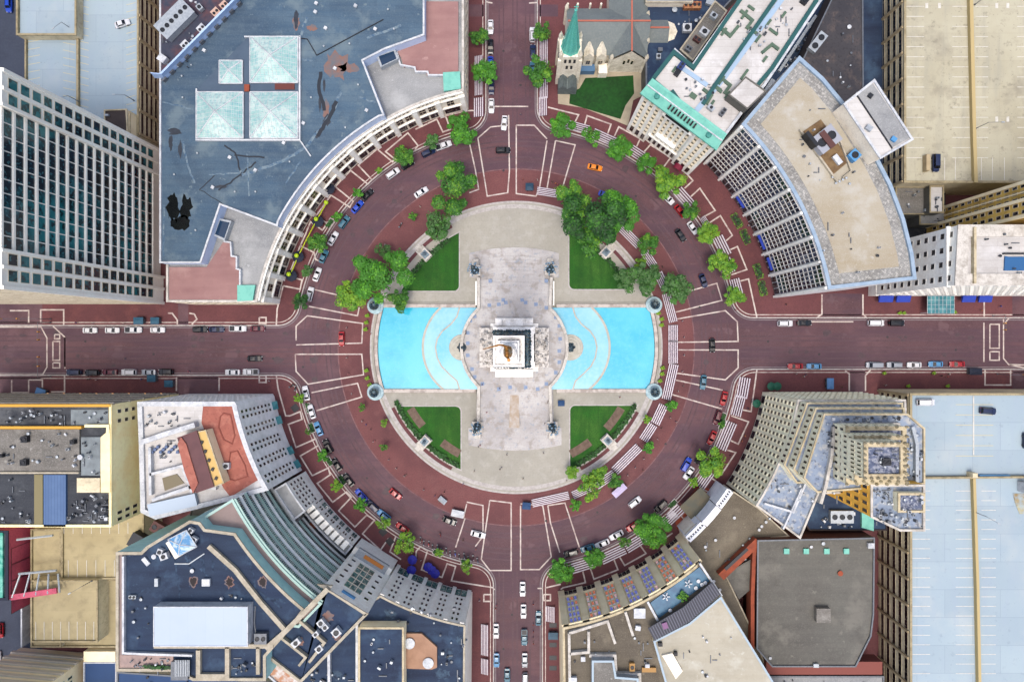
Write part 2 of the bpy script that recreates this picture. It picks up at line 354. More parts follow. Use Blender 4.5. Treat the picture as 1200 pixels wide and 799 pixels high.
MT['redbrick'] = mat('red_sidewalk_brick', C(128, 76, 80), .8, 0, [(.03, .42, .62, C(100, 52, 58), .7, 3), (.2, .5, .7, C(142, 86, 84), .6, 6), (2.5, .45, .7, C(92, 50, 54), .5, 2)], (1.2, .6, .03, C(86, 48, 52), .3))
MT['ringbrick'] = mat('inner_ring_brick', C(138, 86, 86), .8, 0, [(.03, .42, .6, C(104, 60, 66), .7, 3), (.2, .5, .7, C(148, 100, 98), .6, 6), (2.5, .45, .7, C(96, 56, 60), .5, 2)], (1.2, .6, .03, C(92, 54, 58), .3))
MT['asphalt'] = mat('asphalt', C(74, 84, 104), .85, 0, [(.1, .4, .7, C(56, 64, 84), .7), (1.5, .45, .7, C(92, 100, 116), .4)])
MT['plaza'] = mat('grey_plaza_concrete', C(190, 187, 176), .85, 0, [(.03, .4, .65, C(170, 168, 158), .8), (.3, .5, .7, C(200, 198, 190), .6), (1.4, .5, .75, C(150, 148, 138), .35)], (1.8, 1.8, .04, C(160, 156, 146), .25))
MT['kerb'] = mat('granite_kerb', C(206, 202, 198), .8, 0, [(.8, .4, .7, C(160, 154, 152), .7)])
MT['pline'] = mat('cream_paver_line', C(226, 216, 208), .8, 0, [(.4, .46, .66, C(168, 142, 140), .8), (2.5, .48, .7, C(186, 168, 162), .7)])
MT['terr'] = mat('limestone_terrace', C(214, 212, 210), .8, 0, [(.06, .42, .62, C(188, 186, 186), .9, 4), (.3, .5, .62, C(168, 160, 152), .7, 8), (.7, .58, .7, C(150, 168, 188), .5, 2), (2, .5, .75, C(172, 166, 160), .5)], (2.4, 1.2, .03, C(168, 160, 154), .35))
MT['grass'] = mat('lawn_grass', C(54, 124, 28), .95, 0, [(.08, .42, .62, C(34, 96, 18), .8, 3), (.06, .5, .6, C(84, 134, 48), .8, 7), (.4, .5, .56, C(40, 100, 20), .5, 2, (1, .08, 1)), (.6, .45, .65, C(60, 118, 30), .7, 6), (4, .4, .65, C(20, 66, 12), .7, 3)], bump=.5)
MT['earth'] = mat('ground_dirt', C(92, 84, 78), .95, 0, [(.3, .4, .7, C(64, 58, 54), .7)])
MT['city'] = mat('far_city_ground', C(96, 96, 98), .9, 0, [(.01, .4, .6, C(76, 80, 86), .8)])
b = MB(); b.add([(-1500, -1500, -.06), (1500, -1500, -.06), (1500, 1500, -.06), (-1500, 1500, -.06)], [(0, 1, 2, 3)]); struct('ground', b, MT['city'])
b = MB(); b.add([(-235, -175, 0), (235, -175, 0), (235, 175, 0), (-235, 175, 0)], [(0, 1, 2, 3)]); struct('road', b, MT['cobble'])
def annulus(r0, r1, z, n=160):
    b = MB(); o = [XY(p) for p in ring(r1, 0, 360, n)[:-1]]; i = [XY(p) for p in ring(r0, 0, 360, n)[:-1]]
    b.add([(p.x, p.y, z) for p in o]+[(p.x, p.y, z) for p in i], [(j, j+n, (j+1) % n+n, (j+1) % n) for j in range(n)]); return b
struct('paved_ring', annulus(169, 208, .005), MT['ringbrick'])
struct('ring_edge_band', annulus(208.2, 209.4, .006), mat('faded_brick_band', C(150, 112, 112), .8, 0, [(.5, .4, .65, C(112, 80, 88), .9)]))
def wear_ring(r, w, a0=0, a1=360, z=.008):
    b = MB().ribbon([XY(p) for p in ring(r, a0, a1, 120)], w, z); struct('worn_wheel_track', b, MT['wear'])
for i, (r, w) in enumerate(((218, .5), (223, .5), (236, .55), (241.5, .55), (249, .4))): wear_ring(r, w, i*3, i*3+359.9)
b = MB()
for y in (394, 399, 407, 412, 420, 426):
    for u0, u1 in ((-60, 344), (868, 1300)): b.ribbon([XY((u0, y)), XY((u1, y))], .5, .008)
for x in (585, 590, 601, 606, 616, 621):
    for v0, v1 in ((-60, 146), (669, 860)): b.ribbon([XY((x, v0)), XY((x, v1))], .45, .008)
struct('worn_wheel_track', b, MT['wear'])
rr = random.Random(12); b = MB()
for u, v in [(355,430),(430,560),(470,225),(700,600),(780,520),(820,360),(745,230),(590,200),(612,620),(100,400),(180,415),(260,398),(320,420),(900,400),(960,415),(1040,395),(1120,410),(590,60),(610,100),(600,720),(590,760),(640,610),(520,600),(385,300),(840,480)]:
    p = XY((u, v)); b.lathe((p.x, p.y, 0), [(.42, 0), (.42, .014), (.05, .014)], 12)
struct('manhole_cover', b, mat('manhole_iron', C(70, 64, 68), .6, .3))
b = MB()
for i in range(26):
    a = rr.uniform(0, 6.28); r = rr.uniform(214, 252); u = CU+r*math.cos(a); v = CV+r*math.sin(a); p = XY((u, v)); n = 9; s = rr.uniform(.5, 1.6)
    b.add([(p.x+s*rr.uniform(.6, 1.3)*math.cos(j*6.283/n), p.y+s*rr.uniform(.6, 1.3)*math.sin(j*6.283/n), .0095) for j in range(n)], [tuple(range(n))])
for i in range(30):
    u = rr.choice([rr.uniform(0, 340), rr.uniform(880, 1200)]); v = rr.uniform(390, 432); p = XY((u, v)); n = 9; s = rr.uniform(.4, 1.4)
    b.add([(p.x+s*rr.uniform(.6, 1.6)*math.cos(j*6.283/n), p.y+s*rr.uniform(.6, 1.1)*math.sin(j*6.283/n), .0095) for j in range(n)], [tuple(range(n))])
struct('paving_patch', b, mat('oil_stained_brick', C(78, 56, 66), .6, 0, [(.8, .4, .6, C(100, 72, 82), .8)], (1.0, .5, .035, C(60, 44, 50), .3)))
# four pavement blocks with rounded kerbs
RC = 258.0
def block_path(sx, sy, yl, xl, f=26):
    """kerb line in ground pixels from the far end of one street round the ring to the far end of the other"""
    pts = [(CU+sx*760, yl)]
    cy = yl+sy*f; cx = CU+sx*math.sqrt((RC+f)**2-(cy-CV)**2)
    a_line = math.degrees(math.atan2(-sy, 0)); a_c = math.degrees(math.atan2(CV-cy, CU-cx))
    def arc(c, a0, a1, n=10):
        d = (a1-a0+180) % 360-180
        return [(c[0]+f*math.cos(math.radians(a0+d*i/n)), c[1]+f*math.sin(math.radians(a0+d*i/n))) for i in range(n+1)]
    pts += arc((cx, cy), a_line, a_c)
    t0 = math.degrees(math.atan2(cy-CV, cx-CU))
    cx2 = xl+sx*f; cy2 = CV+sy*math.sqrt((RC+f)**2-(cx2-CU)**2)
    t1 = math.degrees(math.atan2(cy2-CV, cx2-CU)); d = (t1-t0+180) % 360-180
    pts += [(CU+RC*math.cos(math.radians(t0+d*i/40)), CV+RC*math.sin(math.radians(t0+d*i/40))) for i in range(1, 40)]
    a_c2 = math.degrees(math.atan2(CV-cy2, CU-cx2)); a_l2 = math.degrees(math.atan2(0, -sx))
    pts += arc((cx2, cy2), a_c2, a_l2); pts.append((xl, CV+sy*560))
    return pts
QUADS = {'NW': (-1, -1, 382, 570), 'NE': (1, -1, 373, 629), 'SW': (-1, 1, 439, 579), 'SE': (1, 1, 432, 635)}
PATHS = {}
for q, (sx, sy, yl, xl) in QUADS.items():
    pp = block_path(sx, sy, yl, xl); PATHS[q] = pp
    poly = loop(pp+[(CU+sx*760, CV+sy*560)])
    struct('pavement', MB().prism(poly, -.02, .14), MT['redbrick'])
    w = [XY(p) for p in pp]
    def offs(d):
        n = len(w); out = []
        for i in range(n):
            d1 = (w[i]-w[max(0, i-1)]) if i else (w[1]-w[0]); d2 = (w[min(n-1, i+1)]-w[i]) if i < n-1 else d1
            d1 = d1.normalized(); d2 = d2.normalized() if d2.length else d1
            m = (Vector((-d1.y, d1.x))+Vector((-d2.y, d2.x))); m.normalize(); out.append(w[i]+m*d)
        return out
    sg = 1 if (sx*sy) > 0 else -1
    # inside of the block is on the left or right of the path depending on the quadrant
    test = offs(1.0)[20]; inside = (test-XY((CU, CV))).length > RC*S
    g = 1 if inside else -1
    struct('kerb', MB().ribbon(offs(.2*g), .42, .16, .2), MT['kerb'])
    struct('gutter_line', MB().ribbon(offs(-.55*g), .32, .006), mat('gutter_stone', C(150, 140, 144), .8, 0, [(.8, .4, .7, C(120, 108, 114), .6)]))
    struct('pavement_line', MB().ribbon(offs(1.25*g), .3, .146), MT['pline'])
# alley asphalt at the picture's left edge
struct('alley', MB().prism(loop([(-60, -60), (62, -60), (62, 175), (-60, 175)]), .1, .15), MT['asphalt'])
struct('alley', MB().prism(loop([(-60, 640), (50, 640), (50, 860), (-60, 860)]), .1, .15), MT['asphalt'])
struct('alley', MB().prism(loop([(556, 858), (560, 858), (560, 870), (556, 870)]), .1, .15), MT['asphalt'])
# painted / inlaid lines on the road (ground pixels)
road_lines = [
 [(550,167),(557,199),(561,222),(550,226)], [(560,162),(566,199),(571,230),(595,226),(597,200),(596,135)], [(560,162),(575,149),(596,147)],
 [(605,147),(605,227),(628,230),(632,222),(641,165)], [(605,147),(626,147),(641,163)], [(651,165),(641,221),(658,224),(674,170),(651,165)],
 [(547,588),(566,592),(566,628),(557,640)], [(574,586),(599,589),(599,668),(574,668),(564,655),(569,620),(574,586)], [(545,607),(534,641)], [(547,590),(543,607)],
 [(610,592),(610,667),(632,667),(646,652),(636,592),(610,590)], [(642,592),(645,612),(656,647)], [(642,592),(662,589),(679,641)],
 [(367,339),(410,349)], [(362,359),(419,370),(421,360)], [(347,399),(347,382),(360,370),(425,379),(424,402),(347,404)],
 [(346,415),(424,415),(426,439),(361,450),(347,435),(346,415)], [(365,460),(419,449),(424,465),(371,481)],
 [(794,345),(840,332),(846,352),(791,366)], [(792,374),(850,364),(864,377),(865,400),(794,401)], [(795,410),(865,410),(865,431),(850,445),(792,437)], [(791,445),(847,457)], [(787,462),(846,479)],
 [(55,352),(55,372),(0,372)], [(62,382),(76,395),(76,430)], [(0,383),(48,383),(55,396),(55,430),(50,439),(0,439)], [(76,395),(76,432)], [(62,400),(70,400),(70,422),(62,422),(62,400)], [(62,425),(70,425),(70,431),(62,431),(62,425)], [(64,392),(70,392),(70,397),(64,397),(64,392)],
 [(1153,378),(1153,424)], [(1176,374),(1176,420),(1182,427),(1200,431)], [(1160,380),(1171,380),(1171,408),(1160,408),(1160,380)], [(1160,412),(1171,412),(1171,422),(1160,422),(1160,412)], [(1176,380),(1184,371),(1300,371)], [(1183,427),(1300,431)],
 [(0,372),(-100,372)], [(0,439),(-100,439)],
 [(940,377),(1000,377)], [(556,0),(577,4)], [(620,4),(650,2)], [(619,125),(573,125)], [(630,689),(657,689)], [(558,690),(580,690)],
]
b = MB()
for l in road_lines: b.ribbon([XY(p) for p in l], .44, .012)
struct('road_line', b, MT['pline'])
# inlaid frames on the pavements
pav_lines = [
 [(340,487),(352,482),(354,491),(338,497),(347,524),(370,514),(373,522),(352,534),(366,557),(385,548),(387,556),(372,566),(390,588),(406,576),(412,582),(397,598),(416,617),(430,603),(439,609),(425,625),(446,644),(455,631),(458,634)],
 [(324,440),(326,455),(335,487),(340,487)],
 [(470,655),(457,646),(464,628)], [(487,655),(488,645),(493,640),(501,645),(494,667),(518,676),(524,660),(534,663),(529,680),(578,688)],
 [(332,335),(325,362),(324,381)], [(332,335),(352,339),(354,328),(338,324),(352,288),(368,296),(370,304),(378,308)], [(352,288),(358,275),(364,260),(378,270),(384,262),(370,254),(388,229),(410,243),(414,236),(393,219),(411,200),(431,216),(436,211),(420,194),(442,175),(460,190),(463,187),(452,178),(478,156),(490,171),(486,176)],
 [(487,152),(512,140),(519,155),(528,152),(522,136),(548,130),(556,130)],
 [(642,126),(678,135),(674,143)], [(685,147),(688,136),(716,146),(711,160)], [(720,160),(725,149),(750,163),(746,172)], [(755,178),(762,170),(786,185),(776,198)],
 [(801,200),(812,212),(802,221)], [(808,232),(820,221),(838,247),(823,255)], [(830,262),(844,253),(858,276),(850,283)], [(855,293),(864,289),(875,316),(857,322)], [(861,331),(877,327),(882,350),(887,373)],
 [(887,432),(880,482),(870,480)], [(857,487),(877,494),(865,520),(854,515)], [(852,527),(862,530),(845,556),(838,551)], [(830,557),(841,565),(826,585),(815,580)],
 [(657,690),(660,688),(686,682),(683,669)], [(657,684),(640,688)], [(692,666),(696,678),(724,667),(719,654)], [(726,652),(732,662),(757,648),(749,637)], [(765,640),(788,624)], [(637,696),(645,696),(645,703),(637,703),(637,696)],
 [(567,696),(575,696),(575,704),(567,704),(567,696)], [(304,372),(312,372),(312,379),(304,379),(304,372)], [(304,440),(312,440),(312,448),(304,448),(304,440)],
 [(12,364),(34,364),(34,378)], [(64,363),(75,363),(75,381)], [(48,378),(48,363),(64,363)], [(14,445),(14,460),(34,460),(34,445)], [(34,445),(50,445),(50,460)], [(60,459),(76,459),(76,440)],
 [(207,458),(207,442)], [(257,458),(257,442)], [(963,345),(963,368),(956,373)], [(1011,345),(1011,368),(1016,373)], [(995,458),(995,438),(990,434)], [(1014,458),(1014,440),(1020,433)], [(1153,350),(1153,371)], [(1154,432),(1154,451),(1184,451),(1184,434)],
 [(197,367),(202,367),(208,375),(208,380)], [(222,367),(228,368),(231,374),(225,380)],
]
b = MB()
for l in pav_lines: b.ribbon([XY(p) for p in l], .5, .15)
struct('pavement_inlay', b, MT['pline'])
# brown patch of newer orange brick on the lower right pavement
struct('orange_paving', MB().prism(loop([(791,604),(818,568),(842,576),(818,612),(801,626),(792,618)]), .1, .153), mat('orange_paving_brick', C(176, 84, 52), .8, 0, [(.2, .4, .65, C(120, 60, 52), .8), (2, .4, .7, C(150, 72, 50), .5)]))
b = MB()
for l in [[(798,604),(806,596),(812,602),(804,611),(798,604)], [(822,572),(830,576),(824,586)]]: b.ribbon([XY(p) for p in l], .4, .158)
struct('pavement_inlay', b, MT['pline'])
# road paving carried across the pavements at drives and street corners
for r_ in ([(209,350),(221,350),(221,382),(209,382)],[(208,439),(256,439),(256,466),(208,466)],[(963,344),(1010,344),(1010,373),(963,373)],[(995,432),(1014,432),(1014,462),(995,462)],[(-70,350),(50,350),(50,382),(-70,382)],[(-70,439),(48,439),(48,466),(-70,466)],[(1186,344),(1300,344),(1300,373),(1186,373)],[(1186,432),(1300,432),(1300,462),(1186,462)],[(550,6),(570,6),(570,20),(550,20)],[(629,6),(654,6),(654,20),(629,20)]):
    struct('drive', MB().prism(loop(r_), .1, .146), MT['cobble'])
# church yard
struct('churchyard', MB().prism(loop([(653,82),(765,80),(758,110),(742,118),(736,148),(712,138),(684,127),(654,122)]), .1, .18), mat('pale_path', C(196, 186, 164), .85, 0, [(.3, .4, .7, C(166, 156, 138), .6)]))
struct('lawn', MB().prism(loop([(668,110),(679,104),(686,92),(742,89),(743,110),(733,124),(727,140),(700,132),(667,122)]), .1, .22), mat('dark_lawn', C(22, 88, 24), .95, 0, [(.15, .42, .62, C(12, 66, 18), .8, 3), (1, .4, .7, C(40, 106, 36), .6, 6)], bump=.5))
# ---------------- monument plaza ----------------
disc = [XY(p) for p in ring(169.5, 0, 360, 160)[:-1]][::-1]
if area(disc) < 0: disc = disc[::-1]
struct('plaza', MB().prism(disc, -.02, .15), MT['plaza'])
ro = disc; ri = inset(disc, 1.5)
struct('plaza_step', MB().ringp(ro and inset(disc, -.6), inset(disc, .7), .09, -.02, .09), MT['kerb'])
struct('plaza_edge', MB().ringp(inset(disc, .6), inset(disc, 2.0), .17, .1, .1), MT['kerb'])
def quad(pts, r, a0, a1, n=16): return loop(pts+ring(r, a0, a1, n))
def ang(u, v): return math.degrees(math.atan2(v-CV, u-CU))
def arc_corner(r, xc, yc):   # lawn: inner corner (xc, yc), outer arc of radius r
    sx = 1 if xc > CU else -1; sy = 1 if yc > CV else -1
    p0 = (CU+sx*math.sqrt(r*r-(yc-CV)**2), yc); p1 = (xc, CV+sy*math.sqrt(r*r-(xc-CU)**2))
    a0 = ang(*p0); a1 = ang(*p1); d = (a1-a0+180) % 360-180
    f = 6; cx, cy = xc+sx*f, yc+sy*f
    rc = [(cx-sx*f*math.sin(t*math.pi/10), cy-sy*f*math.cos(t*math.pi/10)) for t in range(0, 6)]
    return loop(ring(r, a0, a0+d, 16)+rc[::-1])
for (xc, yc, r, lb) in ((538, 341, 150, 'a'), (667, 339, 150, 'b'), (540, 476, 157, 'c'), (668, 475, 157, 'd')):
    pts = arc_corner(r, xc, yc)
    struct('lawn', MB().prism(pts, .1, .2), MT['grass'])
    struct('lawn_edging', MB().ringp(inset(pts, -.35), inset(pts, .05), .24, .1, .15), MT['kerb'])
# red band between the pale rings, and flower beds of bare earth
for (a0, a1) in ((118, 154), (28, 62), (-62, -30), (-150, -118)):
    b = MB().ribbon([XY(p) for p in ring(161.2, a0, a1, 20)], 1.5, .158); struct('brick_band', b, MT['redbrick'])
for i, (a0, a1, r) in enumerate(((118, 128, 141), (140, 150, 143), (30, 42, 142), (52, 63, 140))):
    struct('flower_bed', MB().ribbon([XY(p) for p in ring(r, a0, a1, 10)], 2.9, .26, .1), mat('bare_flower_bed', C(136, 118, 104), .95, 0, [(.8, .4, .7, C(104, 86, 76), .8)]))
MT['hedge'] = mat('hedge_leaves', C(30, 66, 24), .9, 0, [(1.2, .4, .65, C(16, 40, 16), .9), (3, .4, .7, C(70, 110, 50), .6)], bump=1)
def blobby(b, pts, w, h, seed, n=3.0):
    """clipped plants: many small leaf faces round a line"""
    rr = random.Random(seed)
    for p, q in zip(pts, pts[1:]):
        p = Vector(p); q = Vector(q); L = (q-p).length
        for i in range(max(4, int(L*n*6))):
            t = rr.random(); c = p.lerp(q, t); c = Vector((c.x+rr.uniform(-w, w)/2, c.y+rr.uniform(-w, w)/2, .2+rr.uniform(.2, 1)*h)); a = rr.uniform(0, 6.28); r = rr.uniform(.16, .34)
            d1 = Vector((math.cos(a), math.sin(a), rr.uniform(-.4, .4)))*r; d2 = Vector((-math.sin(a), math.cos(a), rr.uniform(-.4, .4)))*r
            b.add([c-d1-d2, c+d1-d2, c+d1+d2, c-d1+d2], [(0, 1, 2, 3)], rr.choice([0, 0, 1]))
    return b
MT['leaf'] = mat('leaf_green', C(76, 138, 36), .7); MT['leaf_d'] = mat('leaf_deep_green', C(44, 104, 26), .7)
MT['leaf_y'] = mat('leaf_yellow_green', C(124, 172, 46), .7); MT['leaf_b'] = mat('leaf_blue_green', C(92, 132, 74), .7)
for i, (a0, a1, r, lb) in enumerate(((116, 156, 154, 'low hedge curving round the lower left lawn of the monument plaza'), (26, 63, 154, 'low hedge curving round the lower right lawn of the monument plaza'), (-60, -34, 148, 'low hedge behind the pedestal on the upper right monument lawn'), (-146, -122, 148, 'low hedge behind the pedestal on the upper left monument lawn'))):
    b = MB(); pts = [XY(p) for p in ring(r, a0, a1, 14)]; b.ribbon(pts, 1.0, .8, .6, mi=2); blobby(b, pts, 1.5, .9, i)
    tag(b.build('hedge', [MT['leaf_d'], MT['hedge'], MT['hedge']]), lb, 'hedge', 'hedges round the monument lawns')
# ---------------- pools ----------------
MT['pwall'] = mat('stained_pool_wall', C(216, 208, 200), .8, 0, [(.5, .45, .6, C(168, 158, 150), .8, 6), (2, .5, .7, C(186, 176, 168), .5)])
def water(name, c, c2, rough=.08):
    return mat(name, c, rough, 0, [(.05, .38, .62, c2, .9, 3), (.03, .55, .7, C(30, 160, 190), .35, 4), (.8, .45, .65, c2, .5, 5), (2.5, .6, .75, C(200, 236, 244), .2, 3)], bump=.12)
MT['w_deep'] = water('turquoise_pool_water', C(24, 192, 222), C(98, 212, 232))
MT['w_mid'] = water('pale_blue_shallow_water', C(136, 206, 226), C(172, 222, 234))
MT['w_top'] = water('light_blue_shallow_water', C(104, 200, 226), C(146, 214, 234))
MT['lip'] = mat('pool_lip_stone', C(206, 204, 192), .7, 0, [(.5, .4, .7, C(170, 164, 150), .6)])
for sx, side in ((-1, 'left'), (1, 'right')):
    X = (lambda d: CU+sx*d)
    root = thing('fountain_pool', tuple(XY((X(110), CV)))+(.15,), 'turquoise pool with stepped cascade on the %s side of the monument' % side, 'pool', 'cascade pools either side of the monument')
    ya, yb = 360.5, 456.0
    outer = ring(161.5, ang(X(math.sqrt(161.5**2-(ya-CV)**2)), ya), ang(X(math.sqrt(161.5**2-(yb-CV)**2)), yb), 16) if sx > 0 else None
    a_ = math.degrees(math.asin((CV-ya)/161.5)); b_ = math.degrees(math.asin((yb-CV)/161.5))
    outer = [(X(161.5*math.cos(math.radians(t))), CV+161.5*math.sin(math.radians(t))) for t in [-a_+(a_+b_)*i/16 for i in range(17)]]
    basin = loop([(X(40), ya)]+outer+[(X(40), yb)])
    MB().prism(basin, .1, .55).build('deep_water', MT['w_deep'], root)
    def lipc(d): # arc of the main lip
        r = 61.7; cx = X(109-61.7); h = yb-CV
        t0 = math.degrees(math.asin((CV-ya)/r)); t1 = math.degrees(math.asin((yb-CV)/r))
        return [(cx+sx*(r+d)*math.cos(math.radians(t)), CV+(r+d)*math.sin(math.radians(t))) for t in [-t0+(t0+t1)*i/20 for i in range(21)]]
    l1 = lipc(-.5); l1[0] = (l1[0][0], ya+.2); l1[-1] = (l1[-1][0], yb-.2)
    MB().prism(loop([(X(40), ya+.2)]+l1+[(X(40), yb-.2)]), .3, .95).build('middle_basin', MT['w_mid'], root)
    MB().ribbon([XY(p) for p in lipc(0)], .75, 1.0, .5).build('lip', MT['lip'], root)
    sc_ = [(66, ya+.4), (69, 371), (76, 380), (86, 388), (92, 397), (94, 407), (92, 419), (87, 429), (78, 438), (69, 446), (66, yb-.4)]
    MB().prism(loop([(X(40), ya+.4)]+[(X(d), y) for d, y in sc_]+[(X(40), yb-.4)]), .6, 1.3).build('upper_basin', MT['w_top'], root)
    MB().ribbon([XY((X(d), y)) for d, y in sc_], .5, 1.36, .4).build('lip', MT['lip'], root)
    c = XY((X(63), CV))
    bo = MB(); 
    for r, z in ((4.6, 1.42), (3.6, 1.6), (2.6, 1.9)): bo.lathe((c.x, c.y, .8), [(r, 0), (r, z-.8-.1), (r-.15, z-.8), (.05, z-.8)], 28)
    bo.build('cascade_bowl', MT['lip'], root)
    bo = MB(); bo.lathe((c.x-sx*.3, c.y, 1.1), [(1.5, 0), (1.7, 1.0), (1.2, 1.8), (.5, 2.6), (.05, 2.9)], 10)
    for j in range(6):
        a = j*1.05; bo.lathe((c.x+1.3*math.cos(a), c.y+1.3*math.sin(a), 1.9), [(.2, 0), (.45, .4), (.4, .9), (.2, 1.3), (.02, 1.5)], 7)
    bo.build('sculpted_head', mat('weathered_bronze', C(70, 84, 92), .5, .4, [(1.5, .4, .6, C(130, 150, 160), .7)]), root)
    # walls
    for y in (ya-2.0, yb+1.6):
        e = X(math.sqrt(163**2-(y-CV)**2))
        MB().ribbon([XY((X(47), y)), XY((e, y))], 1.25, 1.25, 1.2).build('side_wall', MT['pwall'], root)
        MB().ribbon([XY((X(47), y+(-3.4 if y < CV else 3.4))), XY((e, y+(-3.4 if y < CV else 3.4)))], .6, .5, .4).build('ledge', MT['plaza'], root)
    MB().ribbon([XY(p) for p in [(X(163.6*math.cos(math.radians(t))), CV+163.6*math.sin(math.radians(t))) for t in [-a_+(a_+b_)*i/16 for i in range(17)]]], 1.1, 1.2, 1.15).build('outer_wall', MT['pwall'], root)
    MB().ribbon([XY(p) for p in [(X(166.2*math.cos(math.radians(t))), CV+166.2*math.sin(math.radians(t))) for t in [-a_+(a_+b_)*i/16 for i in range(17)]]], .5, .5, .4).build('bench_step', mat('weathered_step', C(150, 142, 134), .85, 0, [(.8, .4, .7, C(110, 100, 96), .7)]), root)
# ---------------- the stepped terrace ----------------
TC = (603.0, 407.0)
ter = thing('monument_terrace', tuple(XY(TC))+(.15,), 'white limestone terrace with broad stairs carrying the central monument', 'terrace')
def endarc(y_mid, y_end, x0, x1, n=12):
    return [(x0+(x1-x0)*i/n, y_end+(y_mid-y_end)*(1-(2*i/n-1)**2)) for i in range(n+1)]
base = loop(endarc(290, 297, 550, 655)+[(655, 325), (648, 326), (648, 362), (648, 455), (649, 500), (658, 501), (658, 521)]+endarc(527.5, 521, 658, 549)+[(549, 501), (558, 500), (559, 455), (559, 362), (559, 326), (550, 325)])
MB().prism(base, .1, .4).build('lowest_step', MT['terr'], ter)
for i in range(9):      # stairs rising from both ends
    t = i/9.0; yn = 305+t*36; ys = 512-t*36; z = .4+.24*(i+1)
    pts = loop(endarc(yn-5+t*4, yn, 563, 643)+[(645, 362), (645, 455)]+endarc(ys+5-t*4, ys, 643, 563)+[(562, 455), (562, 362)])
    MB().prism(pts, z-.3, z).build('step', MT['terr'], ter)
ZT = 2.6
def circ_side(sx):
    a = math.degrees(math.asin(45.5/61.5)); return [(TC[0]+sx*61.0*math.cos(math.radians(t)), TC[1]+61.0*math.sin(math.radians(t))) for t in [-a+2*a*i/20 for i in range(21)]]
rt = circ_side(1); lf = circ_side(-1)
plat = loop([(562, 352), (645, 352)]+rt+[(645, 462), (562, 462)]+lf[::-1])
MB().prism(plat, .3, ZT).build('platform', MT['terr'], ter)
MT['shield'] = mat('blue_grey_paver', C(140, 160, 190), .7, 0, [(1.5, .4, .7, C(170, 184, 204), .7)])
rr = random.Random(3)
b = MB()
for (u, v) in [(549,390),(549,402),(549,416),(552,376),(554,432),(557,371),(574,358),(585,357),(593,355),(616,355),(628,357),(640,361),(651,372),(655,382),(656,397),(655,411),(655,424),(651,436),(640,449),(630,455),(616,453),(598,453),(585,455),(566,449),(557,441),(640,330),(575,330),(590,352),(612,352)]:
    p = XY((u, v)); b.box((p.x, p.y, ZT+.006), (1.25, 1.25, .012), rr.choice([0, 0, .1]))
b.boxes('inset_paver', MT['shield'], ter)
MB().prism(loop([(598, 462), (608, 462), (609, 500), (597, 500)]), ZT-.3, ZT+.01).build('worn_runner', mat('worn_stone', C(188, 172, 152), .85, 0, [(.4, .4, .65, C(208, 203, 198), .9)]), ter)
for sx, sd_, wall in ((1, rt, 645.5), (-1, lf, 561.5)):
    w = [XY((wall, 326))]+[XY(p) for p in sd_]+[XY((wall, 494))]
    MB().ribbon(w, 1.0, ZT+1.0, 3.4).build('balustrade', cap(MT['lime_w']), ter)
    MB().ribbon([XY((wall+sx*3, 330)), XY((wall+sx*3, 358))], .5, ZT-.4, 2).build('plinth_wall', MT['lime_w'], ter)
# ---------------- the monument ----------------
mc = XY(TC); mon = thing('war_monument', (mc.x, mc.y, ZT), 'tall square stone obelisk crowned by a bronze statue in the middle of the circle', 'monument')
cx, cy = mc.x, mc.y
def sq(w, z0, z1, taper=1.0, mb=None, w2=None): return (mb or MB()).box((cx, cy, (z0+z1)/2), (w, w2 or w, z1-z0), 0, 0, taper)
MT['mon'] = mat('monument_limestone', CW(232, 231, 228), .75, 0, [(.4, .45, .65, CW(206, 203, 198), .8, 6), (1.6, .52, .68, CW(176, 171, 164), .6)])
MT['bronze'] = mat('aged_bronze', C(40, 76, 104), .5, .5, [(1.5, .42, .6, C(120, 116, 100), .8), (3, .45, .6, C(90, 130, 140), .6)])  # bronze with the shaft's shade painted in as blue base; blotches are patina
b = MB(); sq(16.6, ZT, ZT+.8, 1, b); sq(15.4, ZT+.8, ZT+1.7, 1, b); sq(14.2, ZT+1.7, ZT+4.5, 1, b); b.build('base', MT['mon'], mon)
for sx in (-1, 1):
    b = MB()
    b.box((cx, cy+sx*8.8, ZT+1.2), (13, 2.6, 2.4)); b.box((cx, cy+sx*8.5, ZT+2.6), (6, 2.2, .6)); 
    for k in (-1, 1): b.box((cx+k*5.2, cy+sx*8.6, ZT+2.9), (2.0, 2.0, 1.0))
    b.build('entrance_porch', MT['mon'], mon)
b = MB(); sq(13.0, ZT+4.5, 12, .93, b); sq(13.4, 12, 12.7, 1, b); sq(11.0, 12.7, 17, .93, b); sq(11.4, 17, 17.5, 1, b); b.build('pedestal', MT['mon'], mon)
b = MB(); sq(9.4, 17.5, 36, .9, b); sq(8.0, 37.2, 66, .82, b); b.build('shaft', MT['mon'], mon)
rr = random.Random(5)
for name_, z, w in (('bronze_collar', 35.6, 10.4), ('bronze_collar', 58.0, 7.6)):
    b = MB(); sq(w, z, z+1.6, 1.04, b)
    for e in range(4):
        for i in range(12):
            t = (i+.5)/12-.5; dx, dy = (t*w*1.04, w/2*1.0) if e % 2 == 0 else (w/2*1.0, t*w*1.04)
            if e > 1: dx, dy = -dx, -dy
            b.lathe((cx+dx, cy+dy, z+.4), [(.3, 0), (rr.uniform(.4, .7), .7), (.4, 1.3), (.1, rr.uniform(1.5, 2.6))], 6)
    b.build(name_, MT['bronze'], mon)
b = MB(); sq(7.6, 66, 67.4, 1.0, b)
for a, c, s1, s2 in ((0, 1, 7.6, .45), (0, -1, 7.6, .45), (1, 0, .45, 6.7), (-1, 0, .45, 6.7)): b.box((cx+a*3.57, cy+c*3.57, 67.9), (s1, s2, 1.0))
b.build('viewing_balcony', MT['mon'], mon)
